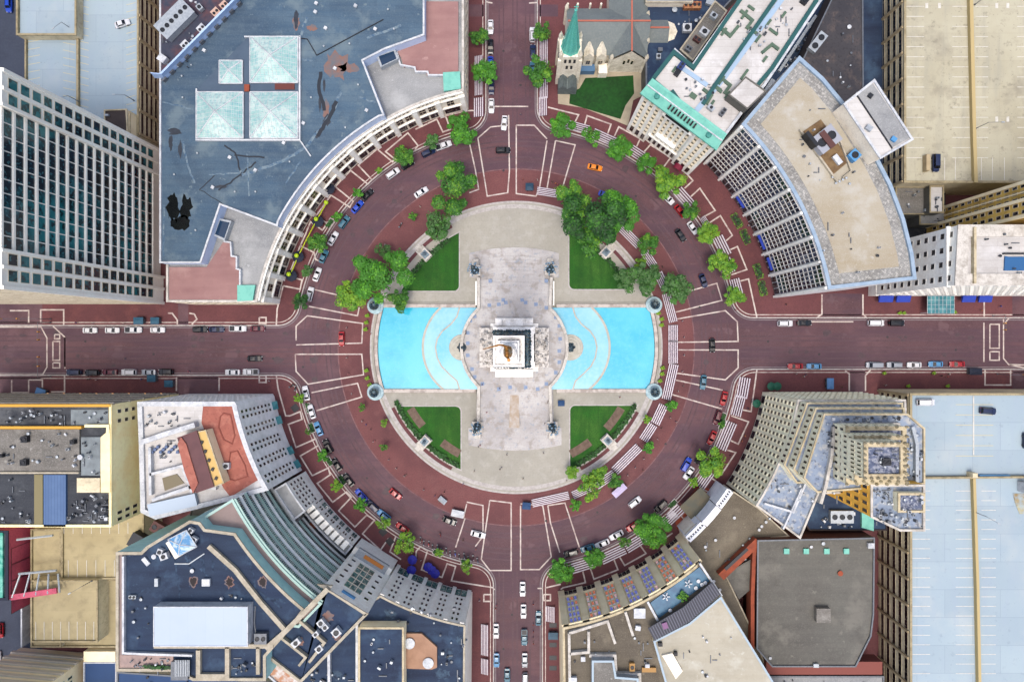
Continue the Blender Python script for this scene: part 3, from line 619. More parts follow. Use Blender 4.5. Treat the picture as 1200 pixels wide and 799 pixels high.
b = MB(); sq(5.4, 67.4, 69.8, .95, b); sq(4.4, 69.8, 71.2, .9, b); b.lathe((cx, cy, 71.2), [(2.0, 0), (1.9, 1.6), (1.5, 2.2), (1.5, 3.0)], 16); b.build('turret', MT['mon'], mon)
b = MB()
for i in range(5): b.box((cx-2.2+i*1.1, cy+2.72, 68.6), (.6, .1, 1.2)); b.box((cx+2.72, cy-2.2+i*1.1, 68.6), (.1, .6, 1.2))
b.boxes('louvre', MT['dark'], mon)
# sculptured groups of stone figures at both sides
MT['mon_f'] = mat('carved_stone', C(232, 228, 222), .85, 0, [(1.2, .45, .62, C(120, 114, 110), .8), (.5, .45, .7, CW(208, 204, 198), .5)])
for sx in (-1, 1):
    b = MB(); X0 = cx+sx*9.2
    b.box((X0, cy, ZT+1.5), (5.4, 13.5, 3.0)).box((X0-sx*.7, cy, ZT+3.7), (3.8, 9.5, 1.6))
    for i in range(26):
        px_, py_ = X0+rr.uniform(-2.1, 2.1), cy+rr.uniform(-5.8, 5.8); hh = rr.uniform(.8, 2.2)+ (3.0 if abs(py_-cy) > 3 else 4.4)
        b.lathe((px_, py_, ZT+2.4), [(.55, 0), (rr.uniform(.6, .9), (hh-2.4)*.4), (.5, (hh-2.4)*.75), (.22, (hh-2.4)*.8), (.3, (hh-2.4)*.95), (.05, hh-2.2)], 8, sx=rr.uniform(.7, 1.2), sy=rr.uniform(.7, 1.3))
        a = rr.uniform(0, 6.28); b.tube((px_, py_, ZT+hh-.8), (px_+1.3*math.cos(a), py_+1.3*math.sin(a), ZT+hh-.8+rr.uniform(-.5, .6)), .2, .12, 6)
    b.build('sculpture_group', MT['mon_f'], mon)
# ---------------- figures ----------------
def skin_figure(name, joints, edges, radii, mats_fn, root=0, sub=1, flat=False):
    me = bpy.data.meshes.new(name); me.from_pydata([Vector(j) for j in joints], edges, [])
    o = bpy.data.objects.new(name+'_tmp', me); sc.collection.objects.link(o)
    md = o.modifiers.new('s', 'SKIN'); md.use_smooth_shade = True
    for i, r in enumerate(radii):
        sv = me.skin_vertices[0].data[i]; sv.radius = (r, r) if not isinstance(r, tuple) else r; sv.use_root = (i == root)
    if sub: o.modifiers.new('u', 'SUBSURF').levels = sub
    dg = bpy.context.evaluated_depsgraph_get(); dg.update(); ev = o.evaluated_get(dg)
    m2 = bpy.data.meshes.new_from_object(ev); m2.name = name
    bpy.data.objects.remove(o); bpy.data.meshes.remove(me)
    mats_fn(m2); return m2
def walk_joints(stride=.3, arm=.25, lean=0.0, sit=False):
    # x is forward
    if sit:
        J = [(0, 0, .55), (.03, 0, .8), (.05, 0, 1.02), (.06, 0, 1.12), (.08, 0, 1.22), (.09, 0, 1.34),
             (0, .1, .52), (.42, .12, .55), (.46, .12, .12), (.6, .12, .05), (0, -.1, .52), (.42, -.12, .55), (.46, -.12, .12), (.6, -.12, .05),
             (.05, .19, 1.03), (.14, .25, .8), (.36, .2, .72), (.43, .18, .72), (.05, -.19, 1.03), (.14, -.25, .8), (.36, -.2, .72), (.43, -.18, .72)]
    else:
        s = stride
        J = [(0, 0, .95), (.02+lean, 0, 1.2), (.03+lean, 0, 1.42), (.04+lean, 0, 1.5), (.06+lean, 0, 1.58), (.07+lean, 0, 1.7),
             (0, .1, .9), (s*.6, .1, .5), (s, .1, .09), (s+.17, .1, .04), (0, -.1, .9), (-s*.25, -.1, .5), (-s, -.1, .1), (-s+.15, -.1, .04),
             (.03+lean, .19, 1.42), (-.05, .26, 1.16), (arm*-.4, .25, .92), (arm*-.4+.05, .25, .84), (.03+lean, -.19, 1.42), (.02, -.26, 1.16), (arm*.8, -.24, .95), (arm*.9, -.23, .87)]
    E = [(0, 1), (1, 2), (2, 3), (3, 4), (4, 5), (0, 6), (6, 7), (7, 8), (8, 9), (0, 10), (10, 11), (11, 12), (12, 13), (2, 14), (14, 15), (15, 16), (16, 17), (2, 18), (18, 19), (19, 20), (20, 21)]
    Rr = [(.15, .13), (.15, .12), (.15, .12), .06, .085, .085, .095, .07, .05, .05, .095, .07, .05, .05, .075, .05, .04, .045, .075, .05, .04, .045]
    return J, E, Rr
def person_mats(sit):
    def f(m):
        m.materials.clear()
        for k in ('cloth_top', 'cloth_leg', 'skin', 'hair'): m.materials.append(MT[k])
        z_w, z_n, z_h = (.6, 1.07, 1.3) if sit else (.98, 1.49, 1.68)
        for p in m.polygons:
            c = p.center; p.use_smooth = True
            if c.z > z_h or (c.z > z_n+.05 and c.x < .03): p.material_index = 3
            elif c.z > z_n: p.material_index = 2
            elif c.z > z_w or (sit and c.z > .66): p.material_index = 0
            else: p.material_index = 1
            if abs(c.y) > .2 and not sit and c.z < 1.02: p.material_index = 2
    return f
MT['cloth_top'] = mat('white_shirt', C(220, 220, 220)); MT['cloth_leg'] = mat('dark_trousers', C(40, 44, 60)); MT['skin'] = mat('skin_tone', C(196, 150, 124)); MT['hair'] = mat('brown_hair', C(60, 44, 36))
TOPS = {'white': MT['cloth_top'], 'black': mat('black_shirt', C(34, 34, 40)), 'red': mat('red_shirt', C(190, 40, 44)), 'blue': mat('blue_shirt', C(44, 84, 170)), 'grey': mat('grey_shirt', C(130, 134, 140)), 'pink': mat('pink_shirt', C(220, 130, 150)), 'orange': mat('orange_shirt', C(226, 130, 50)), 'teal': mat('teal_shirt', C(60, 140, 150))}
LEGS = [MT['cloth_leg'], mat('khaki_trousers', C(160, 144, 116)), mat('blue_jeans', C(66, 88, 130))]
FIG = []
for st, ar in ((.32, .3), (.12, .1), (.02, 0.02)):
    J, E, Rr = walk_joints(st, ar); FIG.append(skin_figure('person', J, E, Rr, person_mats(False)))
J, E, Rr = walk_joints(sit=True); SITFIG = skin_figure('person', J, E, Rr, person_mats(True))
def person(u, v, top, label, h=.15, rz=None, fig=None, group='people out on foot around the circle', leg=None):
    rr = RND; me = FIG[rr.randrange(3)] if fig is None else fig
    o = bpy.data.objects.new('person', me); sc.collection.objects.link(o)
    p = XY((u, v)) if h < 1 else P(u, v, h).xy
    o.location = (p.x, p.y, h); o.rotation_euler = (0, 0, rr.uniform(0, 6.28) if rz is None else rz)
    o.scale = (rr.uniform(.97, 1.05),)*3
    for i, m in ((0, TOPS[top]), (1, leg or rr.choice(LEGS))): o.material_slots[i].link = 'OBJECT'; o.material_slots[i].material = m
    return tag(o, label, 'person', group)
# the crowning figure
def vic_m(m):
    m.materials.clear(); m.materials.append(mat('golden_bronze', C(206, 152, 72), .45, .3, [(2, .4, .6, C(140, 92, 48), .8)]))
    for p in m.polygons: p.use_smooth = True
J = [(0, 0, 1.0), (0, 0, 1.25), (0, 0, 1.5), (0, 0, 1.62), (0, 0, 1.72), (0, 0, 1.86), (0, .08, .5), (0, .1, 0), (0, -.08, .5), (0, -.1, 0), (-.02, .22, 1.5), (-.2, .34, 1.35), (-.45, .36, 1.3), (0, -.22, 1.5), (.1, -.34, 1.75), (.12, -.36, 2.1)]
E = [(0, 1), (1, 2), (2, 3), (3, 4), (4, 5), (0, 6), (6, 7), (0, 8), (8, 9), (2, 10), (10, 11), (11, 12), (2, 13), (13, 14), (14, 15)]
vm = skin_figure('crowning_statue', J, E, [.2, .16, .17, .07, .1, .09, .24, .3, .24, .3, .08, .06, .05, .08, .06, .05], vic_m)
o = link('crowning_statue', vm, mon, (0, 0, 74.2-ZT)); o.scale = (4.6, 4.6, 4.4)
b = MB(); b.tube((-2.0, 1.6, 79.6-ZT), (-5.6, 0.6, 78.2-ZT), .22, .08, 6); b.tube((.5, -1.6, 83-ZT), (.5, -1.6, 85-ZT), .2, .4, 8)
o = b.build('sword_and_torch', mat('golden_bronze', None), mon, world=False)
# ---------------- candelabra, corner bowls and pedestals ----------------
def candelabrum(label):
    t = thing('candelabrum', (0, 0, 0), label, 'candelabrum', 'bronze candelabra at the terrace corners')
    MB().box((0, 0, .9), (3.2, 3.2, 1.8)).box((0, 0, 1.95), (3.6, 3.6, .3)).box((0, 2.8, .7), (2.2, 2.6, 1.4)).build('plinth', cap(MT['lime_w']), t)
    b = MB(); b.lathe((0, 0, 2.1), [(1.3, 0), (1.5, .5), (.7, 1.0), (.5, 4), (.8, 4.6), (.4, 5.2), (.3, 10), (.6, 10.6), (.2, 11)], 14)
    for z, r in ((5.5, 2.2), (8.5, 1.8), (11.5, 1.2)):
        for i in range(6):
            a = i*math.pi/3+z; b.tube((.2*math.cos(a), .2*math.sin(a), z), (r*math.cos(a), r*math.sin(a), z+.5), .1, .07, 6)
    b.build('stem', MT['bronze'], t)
    for z, r in ((6.0, 2.2), (9.0, 1.8), (12.0, 1.2)):
        for i in range(6):
            a = i*math.pi/3+z-.5; MB().lathe((r*math.cos(a), r*math.sin(a), z), [(.08, 0), (.3, .2), (.32, .45), (.15, .65), (.02, .7)], 8).build('lamp_globe', mat('lamp_globe_glass', C(150, 176, 196), .3), t)
    return t
cands = [((557.5, 318), 'bronze candelabrum on a white plinth at the upper left corner of the terrace stairs', 0), ((644.5, 317), 'bronze candelabrum on a white plinth at the upper right corner of the terrace stairs', 0), ((560, 499), 'bronze candelabrum on a white plinth at the lower left corner of the terrace stairs', math.pi), ((647, 499), 'bronze candelabrum on a white plinth at the lower right corner of the terrace stairs', math.pi)]
c0 = candelabrum(cands[0][1]); c0.location = tuple(XY(cands[0][0]))+(.4,)
for p, lb, rz in cands[1:]: copy_thing(c0, tuple(XY(p))+(.4,), rz, lb)
def bowl(label):
    t = thing('corner_urn', (0, 0, 0), label, 'urn', 'bronze urns on the pool corners')
    MB().lathe((0, 0, 0), [(2.9, 0), (2.9, 1.3), (2.6, 1.5), (2.0, 1.5), (2.0, 1.9), (.05, 1.9)], 24).build('round_plinth', mat('pale_blue_stone', C(196, 220, 226), .7, 0, [(.8, .4, .7, C(150, 180, 190), .8)]), t)
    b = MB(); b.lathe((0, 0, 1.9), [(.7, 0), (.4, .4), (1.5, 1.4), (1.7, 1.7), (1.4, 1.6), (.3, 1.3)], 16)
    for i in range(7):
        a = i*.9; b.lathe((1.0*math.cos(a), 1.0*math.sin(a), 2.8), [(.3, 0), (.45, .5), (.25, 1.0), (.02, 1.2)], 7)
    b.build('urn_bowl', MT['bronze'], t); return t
bw = [((441, 358.5), 'bronze urn on a round pale plinth at the upper corner of the left pool'), ((441, 459), 'bronze urn on a round pale plinth at the lower corner of the left pool'), ((765.5, 357.5), 'bronze urn on a round pale plinth at the upper corner of the right pool'), ((765.5, 458.5), 'bronze urn on a round pale plinth at the lower corner of the right pool')]
b0 = bowl(bw[0][1]); b0.location = tuple(XY(bw[0][0]))+(.15,)
for p, lb in bw[1:]: copy_thing(b0, tuple(XY(p))+(.15,), RND.random()*6, lb)
def pedestal(label):
    t = thing('statue_pedestal', (0, 0, 0), label, 'pedestal', 'stone pedestals on the monument lawns')
    MB().box((0, 0, .25), (3.4, 5.2, .5)).box((0, .7, 1.2), (2.9, 3.4, 1.5)).box((0, .7, 2.0), (3.2, 3.7, .25)).box((0, -2.9, .15), (1.8, 1.8, .3)).build('stone_base', cap(MT['lime_w']), t)
    b = MB(); b.box((0, .7, 2.2), (2.2, 2.4, .2)); b.lathe((0, .7, 2.3), [(.5, 0), (.55, .8), (.6, 1.5), (.3, 1.9), (.12, 2.0), (.2, 2.3), (.02, 2.5)], 12); b.tube((.2, .7, 3.8), (1.0, .2, 3.4), .14, .09, 6); b.tube((-.2, .7, 3.8), (-.7, 1.3, 3.2), .14, .09, 6)
    b.build('standing_statue', mat('pale_bronze', C(140, 160, 172), .5, .3, [(1.5, .4, .7, C(90, 104, 116), .7)]), t); return t
pd = [((497.5, 297.5), 'upper left'), ((711, 295), 'upper right'), ((497, 518), 'lower left'), ((713, 517), 'lower right')]
for i, (p, w) in enumerate(pd):
    a = math.atan2(CV-p[1], p[0]-CU); lb = 'white stone pedestal with a small statue on the %s monument lawn' % w; rz = a+math.pi/2
    if i == 0: q0 = pedestal(lb); q0.location = tuple(XY(p))+(.15,); q0.rotation_euler = (0, 0, rz)
    else: copy_thing(q0, tuple(XY(p))+(.15,), rz, lb)
# ---------------- trees ----------------
MT['bark'] = mat('tree_bark', C(92, 76, 64), .9, 0, [(2, .4, .7, C(60, 50, 44), .7)])
def crown_mesh(seed, r=1.0, n=1500, open_=0.0, leaf=.085, mats=('leaf', 'leaf_d', 'leaf_y')):
    """unit crown: leaf clumps in uneven lobes, centre at z=0"""
    rr = random.Random(seed); b = MB(); lobes = []
    for i in range(rr.randint(17, 23)):
        a = rr.uniform(0, 6.28); d = rr.uniform(.1, .8)**.8; lobes.append((d*math.cos(a), d*math.sin(a), rr.uniform(-.35, .5)*(1-d*.6), rr.uniform(.12, .3)))
    lobes.append((0, 0, .3, .35)); lobes.append((.1, -.1, -.1, .5))
    for i in range(n):
        lx, ly, lz, lr = lobes[rr.randrange(len(lobes))]
        th = rr.uniform(0, 6.28); cz = rr.uniform(-.6, 1); sz = math.sqrt(1-cz*cz); rad = lr*(rr.uniform(.35, 1.1)**.6)*(1.0 if rr.random() < .88 else 1.3)
        c = Vector((lx+rad*sz*math.cos(th), ly+rad*sz*math.sin(th), lz+rad*cz*.8))
        nn = Vector((sz*math.cos(th)*.8+rr.uniform(-.5, .5), sz*math.sin(th)*.8+rr.uniform(-.5, .5), .6+cz*.5)).normalized()
        t = nn.cross(Vector((rr.uniform(-1, 1), rr.uniform(-1, 1), .3))).normalized(); s_ = nn.cross(t); q = leaf*rr.uniform(.6, 1.3)
        clump = (hash((round(lx*9), round(ly*9), seed)) % 10)/10.0; w = rr.random()*.55+clump*.45
        mi = 2 if w > .66 else (1 if w < .3 else 0)
        b.add([c-t*q, c-s_*q*.7, c+t*q, c+s_*q*.7], [(0, 1, 2, 3)], mi)
    return b.mesh('crown', [MT[m] for m in mats])
CROWNS = {'big': [crown_mesh(s, n=9000, leaf=.04) for s in (1, 2, 3)], 'mid': [crown_mesh(s, n=3800, leaf=.062) for s in (11, 12, 13, 14)], 'small': [crown_mesh(s, n=1100, leaf=.11) for s in (21, 22)], 'thin': [crown_mesh(s, n=1200, leaf=.062) for s in (31, 32)]}
def trunk_mesh(seed):
    rr = random.Random(seed); b = MB(); b.tube((0, 0, 0), (.02, .01, .75), .055, .038, 8); b.tube((.02, .01, .75), (0, 0, 1.25), .038, .02, 8)
    for i in range(6):
        a = i*1.05+rr.uniform(-.3, .3); z = rr.uniform(.55, .85); b.tube((.02, .01, z), (.42*math.cos(a), .42*math.sin(a), z+rr.uniform(.3, .5)), .024, .01, 6)
        b.tube((.25*math.cos(a), .25*math.sin(a), z+.22), (.5*math.cos(a+.5), .5*math.sin(a+.5), z+.5), .013, .006, 5)
    return b.mesh('trunk', MT['bark'])
TRUNKS = [trunk_mesh(s) for s in range(4)]
TONE = {'n': None, 'y': ('leaf_y', 'leaf', 'leaf_yy'), 'd': ('leaf_d', 'leaf_dd', 'leaf'), 'b': ('leaf_b', 'leaf_d', 'leaf'), 'g': ('leaf_v', 'leaf', 'leaf_vv')}
MT['leaf_yy'] = mat('leaf_bright_yellow', C(148, 186, 48), .7); MT['leaf_dd'] = mat('leaf_dark', C(26, 76, 20), .7); MT['leaf_v'] = mat('leaf_vivid_green', C(74, 144, 30), .7); MT['leaf_vv'] = mat('leaf_vivid_light', C(112, 180, 42), .7)
def tree(u, v, r, label, kind='mid', tone='n', ht=None, z0=.15, group='street trees round the circle', name='street_tree'):
    R_ = r*S; ht = ht or (R_*1.35+1.2)
    k = kf(z0+ht); uu, vv = (u-NU)/k+NU, (v-NV)/k+NV; R_ = R_/k*1.2
    p = XY((uu, vv)); t = thing(name, (p.x, p.y, z0), label, 'tree', group, RND.uniform(0, 6.28))
    o = link('crown', RND.choice(CROWNS[kind]), t, (0, 0, ht)); o.scale = (R_, R_, R_*.85)
    if TONE[tone]:
        for i, m in enumerate(TONE[tone]): o.material_slots[i].link = 'OBJECT'; o.material_slots[i].material = MT[m]
    o = link('trunk', RND.choice(TRUNKS), t, (0, 0, 0)); w = max(R_, 1.6); o.scale = (w, w, ht)
    return t
def zone(u, v):
    d = math.hypot(u-CU, v-CV); a = math.degrees(math.atan2(CV-v, u-CU)) % 360
    return d, a
# (u, v, r, kind, tone, zone)
T = [(562,42,10,'mid','n','N left'),(567,87,15,'mid','g','N left'),(541,152,17,'mid','g','UL outer'),(506,166,9,'small','b','UL outer'),(474,180,12,'mid','n','UL outer'),(444,200,4,'small','y','UL outer'),
 (419,226,6,'small','g','UL outer'),(395,254,6,'small','g','UL outer'),(371,287,12,'mid','n','UL outer'),(360,318,7,'small','b','UL outer'),(350,353,10,'mid','d','UL outer'),
 (529,219,26,'big','n','UL inner'),(515,260,19,'thin','b','UL inner'),(447,326,31,'big','g','UL inner'),(412,343,18,'mid','y','UL inner'),(450,294,10,'thin','b','UL inner'),(484,254,5,'small','n','UL inner'),(468,352,12,'mid','n','UL inner'),(512,272,13,'mid','b','UL inner'),
 (637,38,11,'mid','n','N right'),(634,82,17,'mid','n','N right'),(657,150,15,'mid','g','UR outer'),(694,160,12,'thin','g','UR outer'),(728,177,15,'mid','g','UR outer'),(755,191,12,'mid','g','UR outer'),(782,213,17,'mid','y','UR outer'),
 (812,247,11,'mid','n','UR outer'),(832,275,13,'mid','y','UR outer'),(846,309,15,'mid','y','UR outer'),(861,347,11,'mid','y','UR outer'),
 (672,238,25,'big','n','UR inner'),(698,252,32,'big','d','UR inner'),(724,247,23,'big','g','UR inner'),(690,278,19,'mid','n','UR inner'),(757,286,13,'mid','n','UR inner'),(736,326,14,'mid','b','UR inner'),(757,326,17,'mid','b','UR inner'),(790,340,18,'mid','b','UR inner'),(751,307,8,'thin','y','UR inner'),
 (351,467,6,'small','y','LL outer'),(361,506,4,'thin','n','LL outer'),(378,534,7,'small','g','LL outer'),(395,569,7,'small','y','LL outer'),(422,592,8,'small','g','LL outer'),(450,612,9,'thin','y','LL outer'),(474,638,14,'thin','y','LL outer'),(514,647,5,'small','y','LL outer'),(547,664,8,'thin','y','LL outer'),
 (424,477,5,'thin','n','LL inner'),(450,495,5,'thin','y','LL inner'),(449,524,5,'thin','n','LL inner'),
 (787,475,7,'small','g','LR inner'),(759,491,5,'small','y','LR inner'),(760,524,7,'small','g','LR inner'),(672,554,8,'mid','y','LR inner'),(690,570,16,'thin','y','LR inner'),(702,556,10,'mid','y','LR inner'),(721,564,8,'mid','n','LR inner'),(675,591,7,'small','g','LR inner'),
 (837,541,18,'mid','y','LR outer'),(813,564,6,'small','y','LR outer'),(763,619,19,'big','g','LR outer'),(731,635,8,'thin','n','LR outer'),(696,651,12,'mid','g','LR outer'),(660,667,15,'mid','g','LR outer'),(846,497,4,'small','n','LR outer')]
zn = {'N left': 'beside the top street, left side', 'N right': 'beside the top street, right side', 'UL outer': 'along the upper left outer kerb', 'UR outer': 'along the upper right outer kerb', 'LL outer': 'along the lower left outer kerb', 'LR outer': 'along the lower right outer kerb', 'UL inner': 'by the upper left monument lawn', 'UR inner': 'by the upper right monument lawn', 'LL inner': 'by the lower left monument lawn', 'LR inner': 'by the lower right monument lawn'}
tn = {'n': 'green', 'y': 'yellow green', 'd': 'deep green', 'b': 'greyish green', 'g': 'bright green'}; kn = {'big': 'large', 'mid': 'round', 'small': 'small', 'thin': 'thin leaved'}
for z in zn:
    L_ = sorted([t for t in T if t[5] == z], key=lambda t: t[1])
    for i, t in enumerate(L_):
        o_ = 'last' if i == len(L_)-1 and i else ORD[i]
        tree(t[0], t[1], t[2], '%s %s tree, %s from the top %s' % (kn[t[3]], tn[t[4]], o_, zn[z]), t[3], t[4])
# yellow-green clipped balls in planters beside the pools
def shrub_ball(u, v, label, r=.95, cat='shrub', group='clipped yellow shrubs beside the pools', tone=('leaf_yy', 'leaf_y', 'leaf_yy')):
    t = thing('potted_shrub', tuple(XY((u, v)))+(.02,), label, cat, group)
    MB().lathe((0, 0, 0), [(r*.6, 0), (r*.8, .6), (r*.7, .6), (r*.65, .5), (.02, .5)], 12).build('planter_pot', mat('terracotta_pot', C(150, 110, 90)), t, world=False)
    o = link('foliage', CROWNS['small'][0], t, (0, 0, .9)); o.scale = (r, r, r*.8)
    for i, m in enumerate(tone): o.material_slots[i].link = 'OBJECT'; o.material_slots[i].material = MT[m]
for i, (u, v) in enumerate([(431,370),(430,378),(429,386)]): shrub_ball(u, v, '%s of three yellow shrubs above the middle of the left pool wall' % ORD[i])
for i, (u, v) in enumerate([(430,434),(431,443),(434,451)]): shrub_ball(u, v, '%s of three yellow shrubs below the middle of the left pool wall' % ORD[i])
for i, (u, v) in enumerate([(771,367),(775,374),(775,381)]): shrub_ball(u, v, '%s of three yellow shrubs above the middle of the right pool wall' % ORD[i])
for i, (u, v) in enumerate([(776,431),(775.5,438),(773,446)]): shrub_ball(u, v, '%s of three yellow shrubs below the middle of the right pool wall' % ORD[i])
for i, (u, v) in enumerate([(1053,367),(1058,367),(1117,366),(1035,437),(1093,437),(1063,452),(1109,452)]): shrub_ball(u, v, '%s yellow shrub in a pot from the left on the right street pavement' % ORD[i], .8, group='potted shrubs on the right street')
for i, (u, v) in enumerate([(863,259),(873,278),(888,318),(893,338)]):
    a = math.atan2(CV-v, u-CU); t = thing('planter_box', tuple(XY((u, v)))+(.14,), 'long planter with yellow edging plants, %s from the top by the glass grid building' % ORD[i], 'planter', 'planters by the grid building', a+math.pi/2)
    b = MB(); b.box((0, 0, .3), (5.0, 2.4, .6)); b.build('box', mat('dark_planter', C(70, 60, 50)), t, world=False)
    b = MB(); blobby(b, [(-2.3, -.95), (2.3, -.95), (2.3, .95), (-2.3, .95), (-2.3, -.95)], .35, .4, i, 1.6); b.build('edging_plants', [MT['leaf_y'], MT['leaf']], t, world=False)
    b = MB(); blobby(b, [(-1.6, 0), (1.6, 0)], 1.0, .7, i+9, 3); b.build('dark_plants', [MT['leaf_dd'], MT['leaf_d']], t, world=False)
# ---------------- vehicles ----------------
MT['carglass'] = mat('car_glass', C(20, 24, 32), .08); MT['tyre'] = mat('tyre_rubber', C(26, 26, 28), .8); MT['rim'] = mat('wheel_rim', C(150, 154, 160), .35, .6)
MT['hl'] = mat('headlight_lens', C(230, 236, 240), .15); MT['tl'] = mat('taillight_lens', C(170, 26, 26), .3); MT['paint'] = mat('car_paint_white', C(232, 234, 238), .3)
PAINT = {'white': MT['paint'], 'black': mat('car_paint_black', C(22, 26, 34), .25), 'silver': mat('car_paint_silver', C(176, 182, 190), .3, .3), 'red': mat('car_paint_red', C(178, 22, 38), .3), 'maroon': mat('car_paint_maroon', C(110, 34, 56), .3), 'blue': mat('car_paint_blue', C(24, 84, 200), .3), 'navy': mat('car_paint_navy', C(28, 50, 92), .3), 'teal': mat('car_paint_teal', C(74, 128, 150), .3), 'orange': mat('car_paint_orange', C(240, 150, 20), .3), 'grey': mat('car_paint_grey', C(96, 104, 116), .3, .2), 'sky blue': mat('car_paint_sky', C(96, 160, 206), .3)}
def car_proto(kind):
    t = thing('parked_car', (0, 0, -50), 'x', 'car'); t['kind_'] = kind
    L = {'sedan': 4.9, 'suv': 4.9, 'pickup': 5.5, 'van': 5.4}[kind]; hl = L/2; W = .96 if kind == 'sedan' else 1.02
    zt = {'sedan': (.70, .86, .95, 1.0, .96, .88), 'suv': (.85, 1.02, 1.1, 1.12, 1.12, 1.05), 'pickup': (.85, 1.05, 1.12, 1.12, 1.1, 1.05), 'van': (.9, 1.05, 1.15, 1.2, 1.2, 1.1)}[kind]
    st = [(-hl, .80, zt[5]-.1), (-hl+.12, .92, zt[5]), (-hl+.6, .98, zt[4]), (-.6, 1.0, zt[3]), (.9, 1.0, zt[2]), (hl-.5, .96, zt[1]), (hl-.14, .86, zt[0]), (hl, .68, zt[0]-.12)]
    b = MB(); vs = []
    for x, w, z in st:
        w *= W; vs += [(x, -w*.93, .28), (x, -w, .45), (x, -w, z-.16), (x, -w*.84, z), (x, w*.84, z), (x, w, z-.16), (x, w, .45), (x, w*.93, .28)]
    n = len(st); fs = [(i*8+j, (i+1)*8+j, (i+1)*8+(j+1) % 8, i*8+(j+1) % 8) for i in range(n-1) for j in range(8)]
    fs += [tuple(range(8)), tuple(range((n-1)*8, n*8))[::-1]]; b.add(vs, fs)
    xf, xr, tf, tr, h = {'sedan': (1.05, -1.85, .25, -1.25, 1.44), 'suv': (1.15, -2.35, .55, -2.1, 1.75), 'pickup': (1.35, -.75, .75, -.6, 1.8), 'van': (1.75, -2.6, 1.1, -2.5, 1.95)}[kind]
    zb = zt[3]-.02; wb = W*.86; wt = W*.70
    # roof slab
    b.add([(tr, -wt, h), (tf, -wt, h), (tf, wt, h), (tr, wt, h), (tr, -wt, h-.07), (tf, -wt, h-.07), (tf, wt, h-.07), (tr, wt, h-.07), ((tr+tf)/2, 0, h+.05)], [(0, 1, 8), (1, 2, 8), (2, 3, 8), (3, 0, 8), (4, 5, 1, 0), (5, 6, 2, 1), (6, 7, 3, 2), (7, 4, 0, 3)])
    # pillars
    for s in (-1, 1):
        b.bar((xf, s*wb, zb+.05), (tf, s*wt, h), .1, .08); b.bar((xr, s*wb, zb+.05), (tr, s*wt, h), .14, .08)
        b.bar((xf-1.25, s*wb, zb+.05), (tf-.95, s*wt, h), .09, .08)
        b.box((xf-.15, s*(wb+.16), zb+.1), (.16, .2, .14))
    if kind == 'pickup':
        b.box((-1.75, -W*.86, 1.18), (1.9, .1, .16)); b.box((-1.75, W*.86, 1.18), (1.9, .1, .16)); b.box((-2.68, 0, 1.18), (.1, W*1.7, .16))
    if kind == 'sedan': b.bar((hl-.2, 0, zt[0]+.02), (xf, 0, zt[3]+.01), .05, .03)
    o = b.build('body', MT['paint'], t, world=False); 
    q = MT['carglass']
    def pane(name, vs): MB().add(vs, [(0, 1, 2, 3)]).build(name, q, t, world=False)
    e = .03
    pane('windshield', [(xf, -wb+e, zb+.03), (xf, wb-e, zb+.03), (tf, wt-e, h-.03), (tf, -wt+e, h-.03)])
    pane('rear_window', [(xr, wb-e, zb+.03), (xr, -wb+e, zb+.03), (tr, -wt+e, h-.03), (tr, wt-e, h-.03)])
    for s in (-1, 1): pane('side_window', [(xr, s*wb, zb+.03), (xf, s*wb, zb+.03), (tf, s*wt, h-.03), (tr, s*wt, h-.03)])
    if kind == 'pickup': MB().add([(-.85, -W*.8, 1.115), (-.85, W*.8, 1.115), (-2.6, W*.8, 1.115), (-2.6, -W*.8, 1.115)], [(0, 1, 2, 3)]).build('load_bed', MT['dark'], t, world=False)
    if kind in ('suv',):
        for s in (-1, 1): MB().bar((tf-.2, s*wt*.85, h+.1), (tr+.2, s*wt*.85, h+.1), .05, .05).build('roof_rail', MT['dark'], t, world=False)
    wm = MB(); wm.tube((0, -.12, 0), (0, .12, 0), .34, n=16).tube((0, -.125, 0), (0, .125, 0), .2, n=10, mi=1); wme = wm.mesh('wheel', [MT['tyre'], MT['rim']])
    for x in (hl-.95, -hl+1.0):
        for s in (-1, 1): link('wheel', wme, t, (x, s*(W-.1), .34))
    for s in (-1, 1):
        MB().box((hl-.1, s*W*.62, zt[0]-.14), (.2, .38, .16)).build('headlight', MT['hl'], t, world=False)
        MB().box((-hl+.05, s*W*.72, zt[5]-.16), (.14, .3, .2)).build('taillight', MT['tl'], t, world=False)
    return t
KINDS = {k: car_proto(k) for k in ('sedan', 'suv', 'pickup', 'van')}
KN = {'sedan': 'car', 'suv': 'suv', 'pickup': 'pickup', 'van': 'van'}
NCAR = [0]
def car(u, v, color, kind, ang, label, h=0.02, name='parked_car', group='cars parked along the kerbs', cat=None):
    src = KINDS[kind]; p = P(u, v, h)
    if h < 1: p = Vector(tuple(XY((u, v)))+(h,))
    sw = {MT['paint']: PAINT[color]} if color != 'white' else None
    t = copy_thing(src, tuple(p), -math.radians(ang), label, group, swap=sw, scale=(1.04*RND.uniform(.97, 1.04), 1.05, 1.0)); t.name = name; t['category'] = cat or {'sedan': 'car', 'suv': 'car', 'pickup': 'pickup truck', 'van': 'van'}[kind]
    if 'kind_' in t: del t['kind_']
    return t
def tang(u, v): return math.degrees(math.atan2(v-CV, u-CU))+90
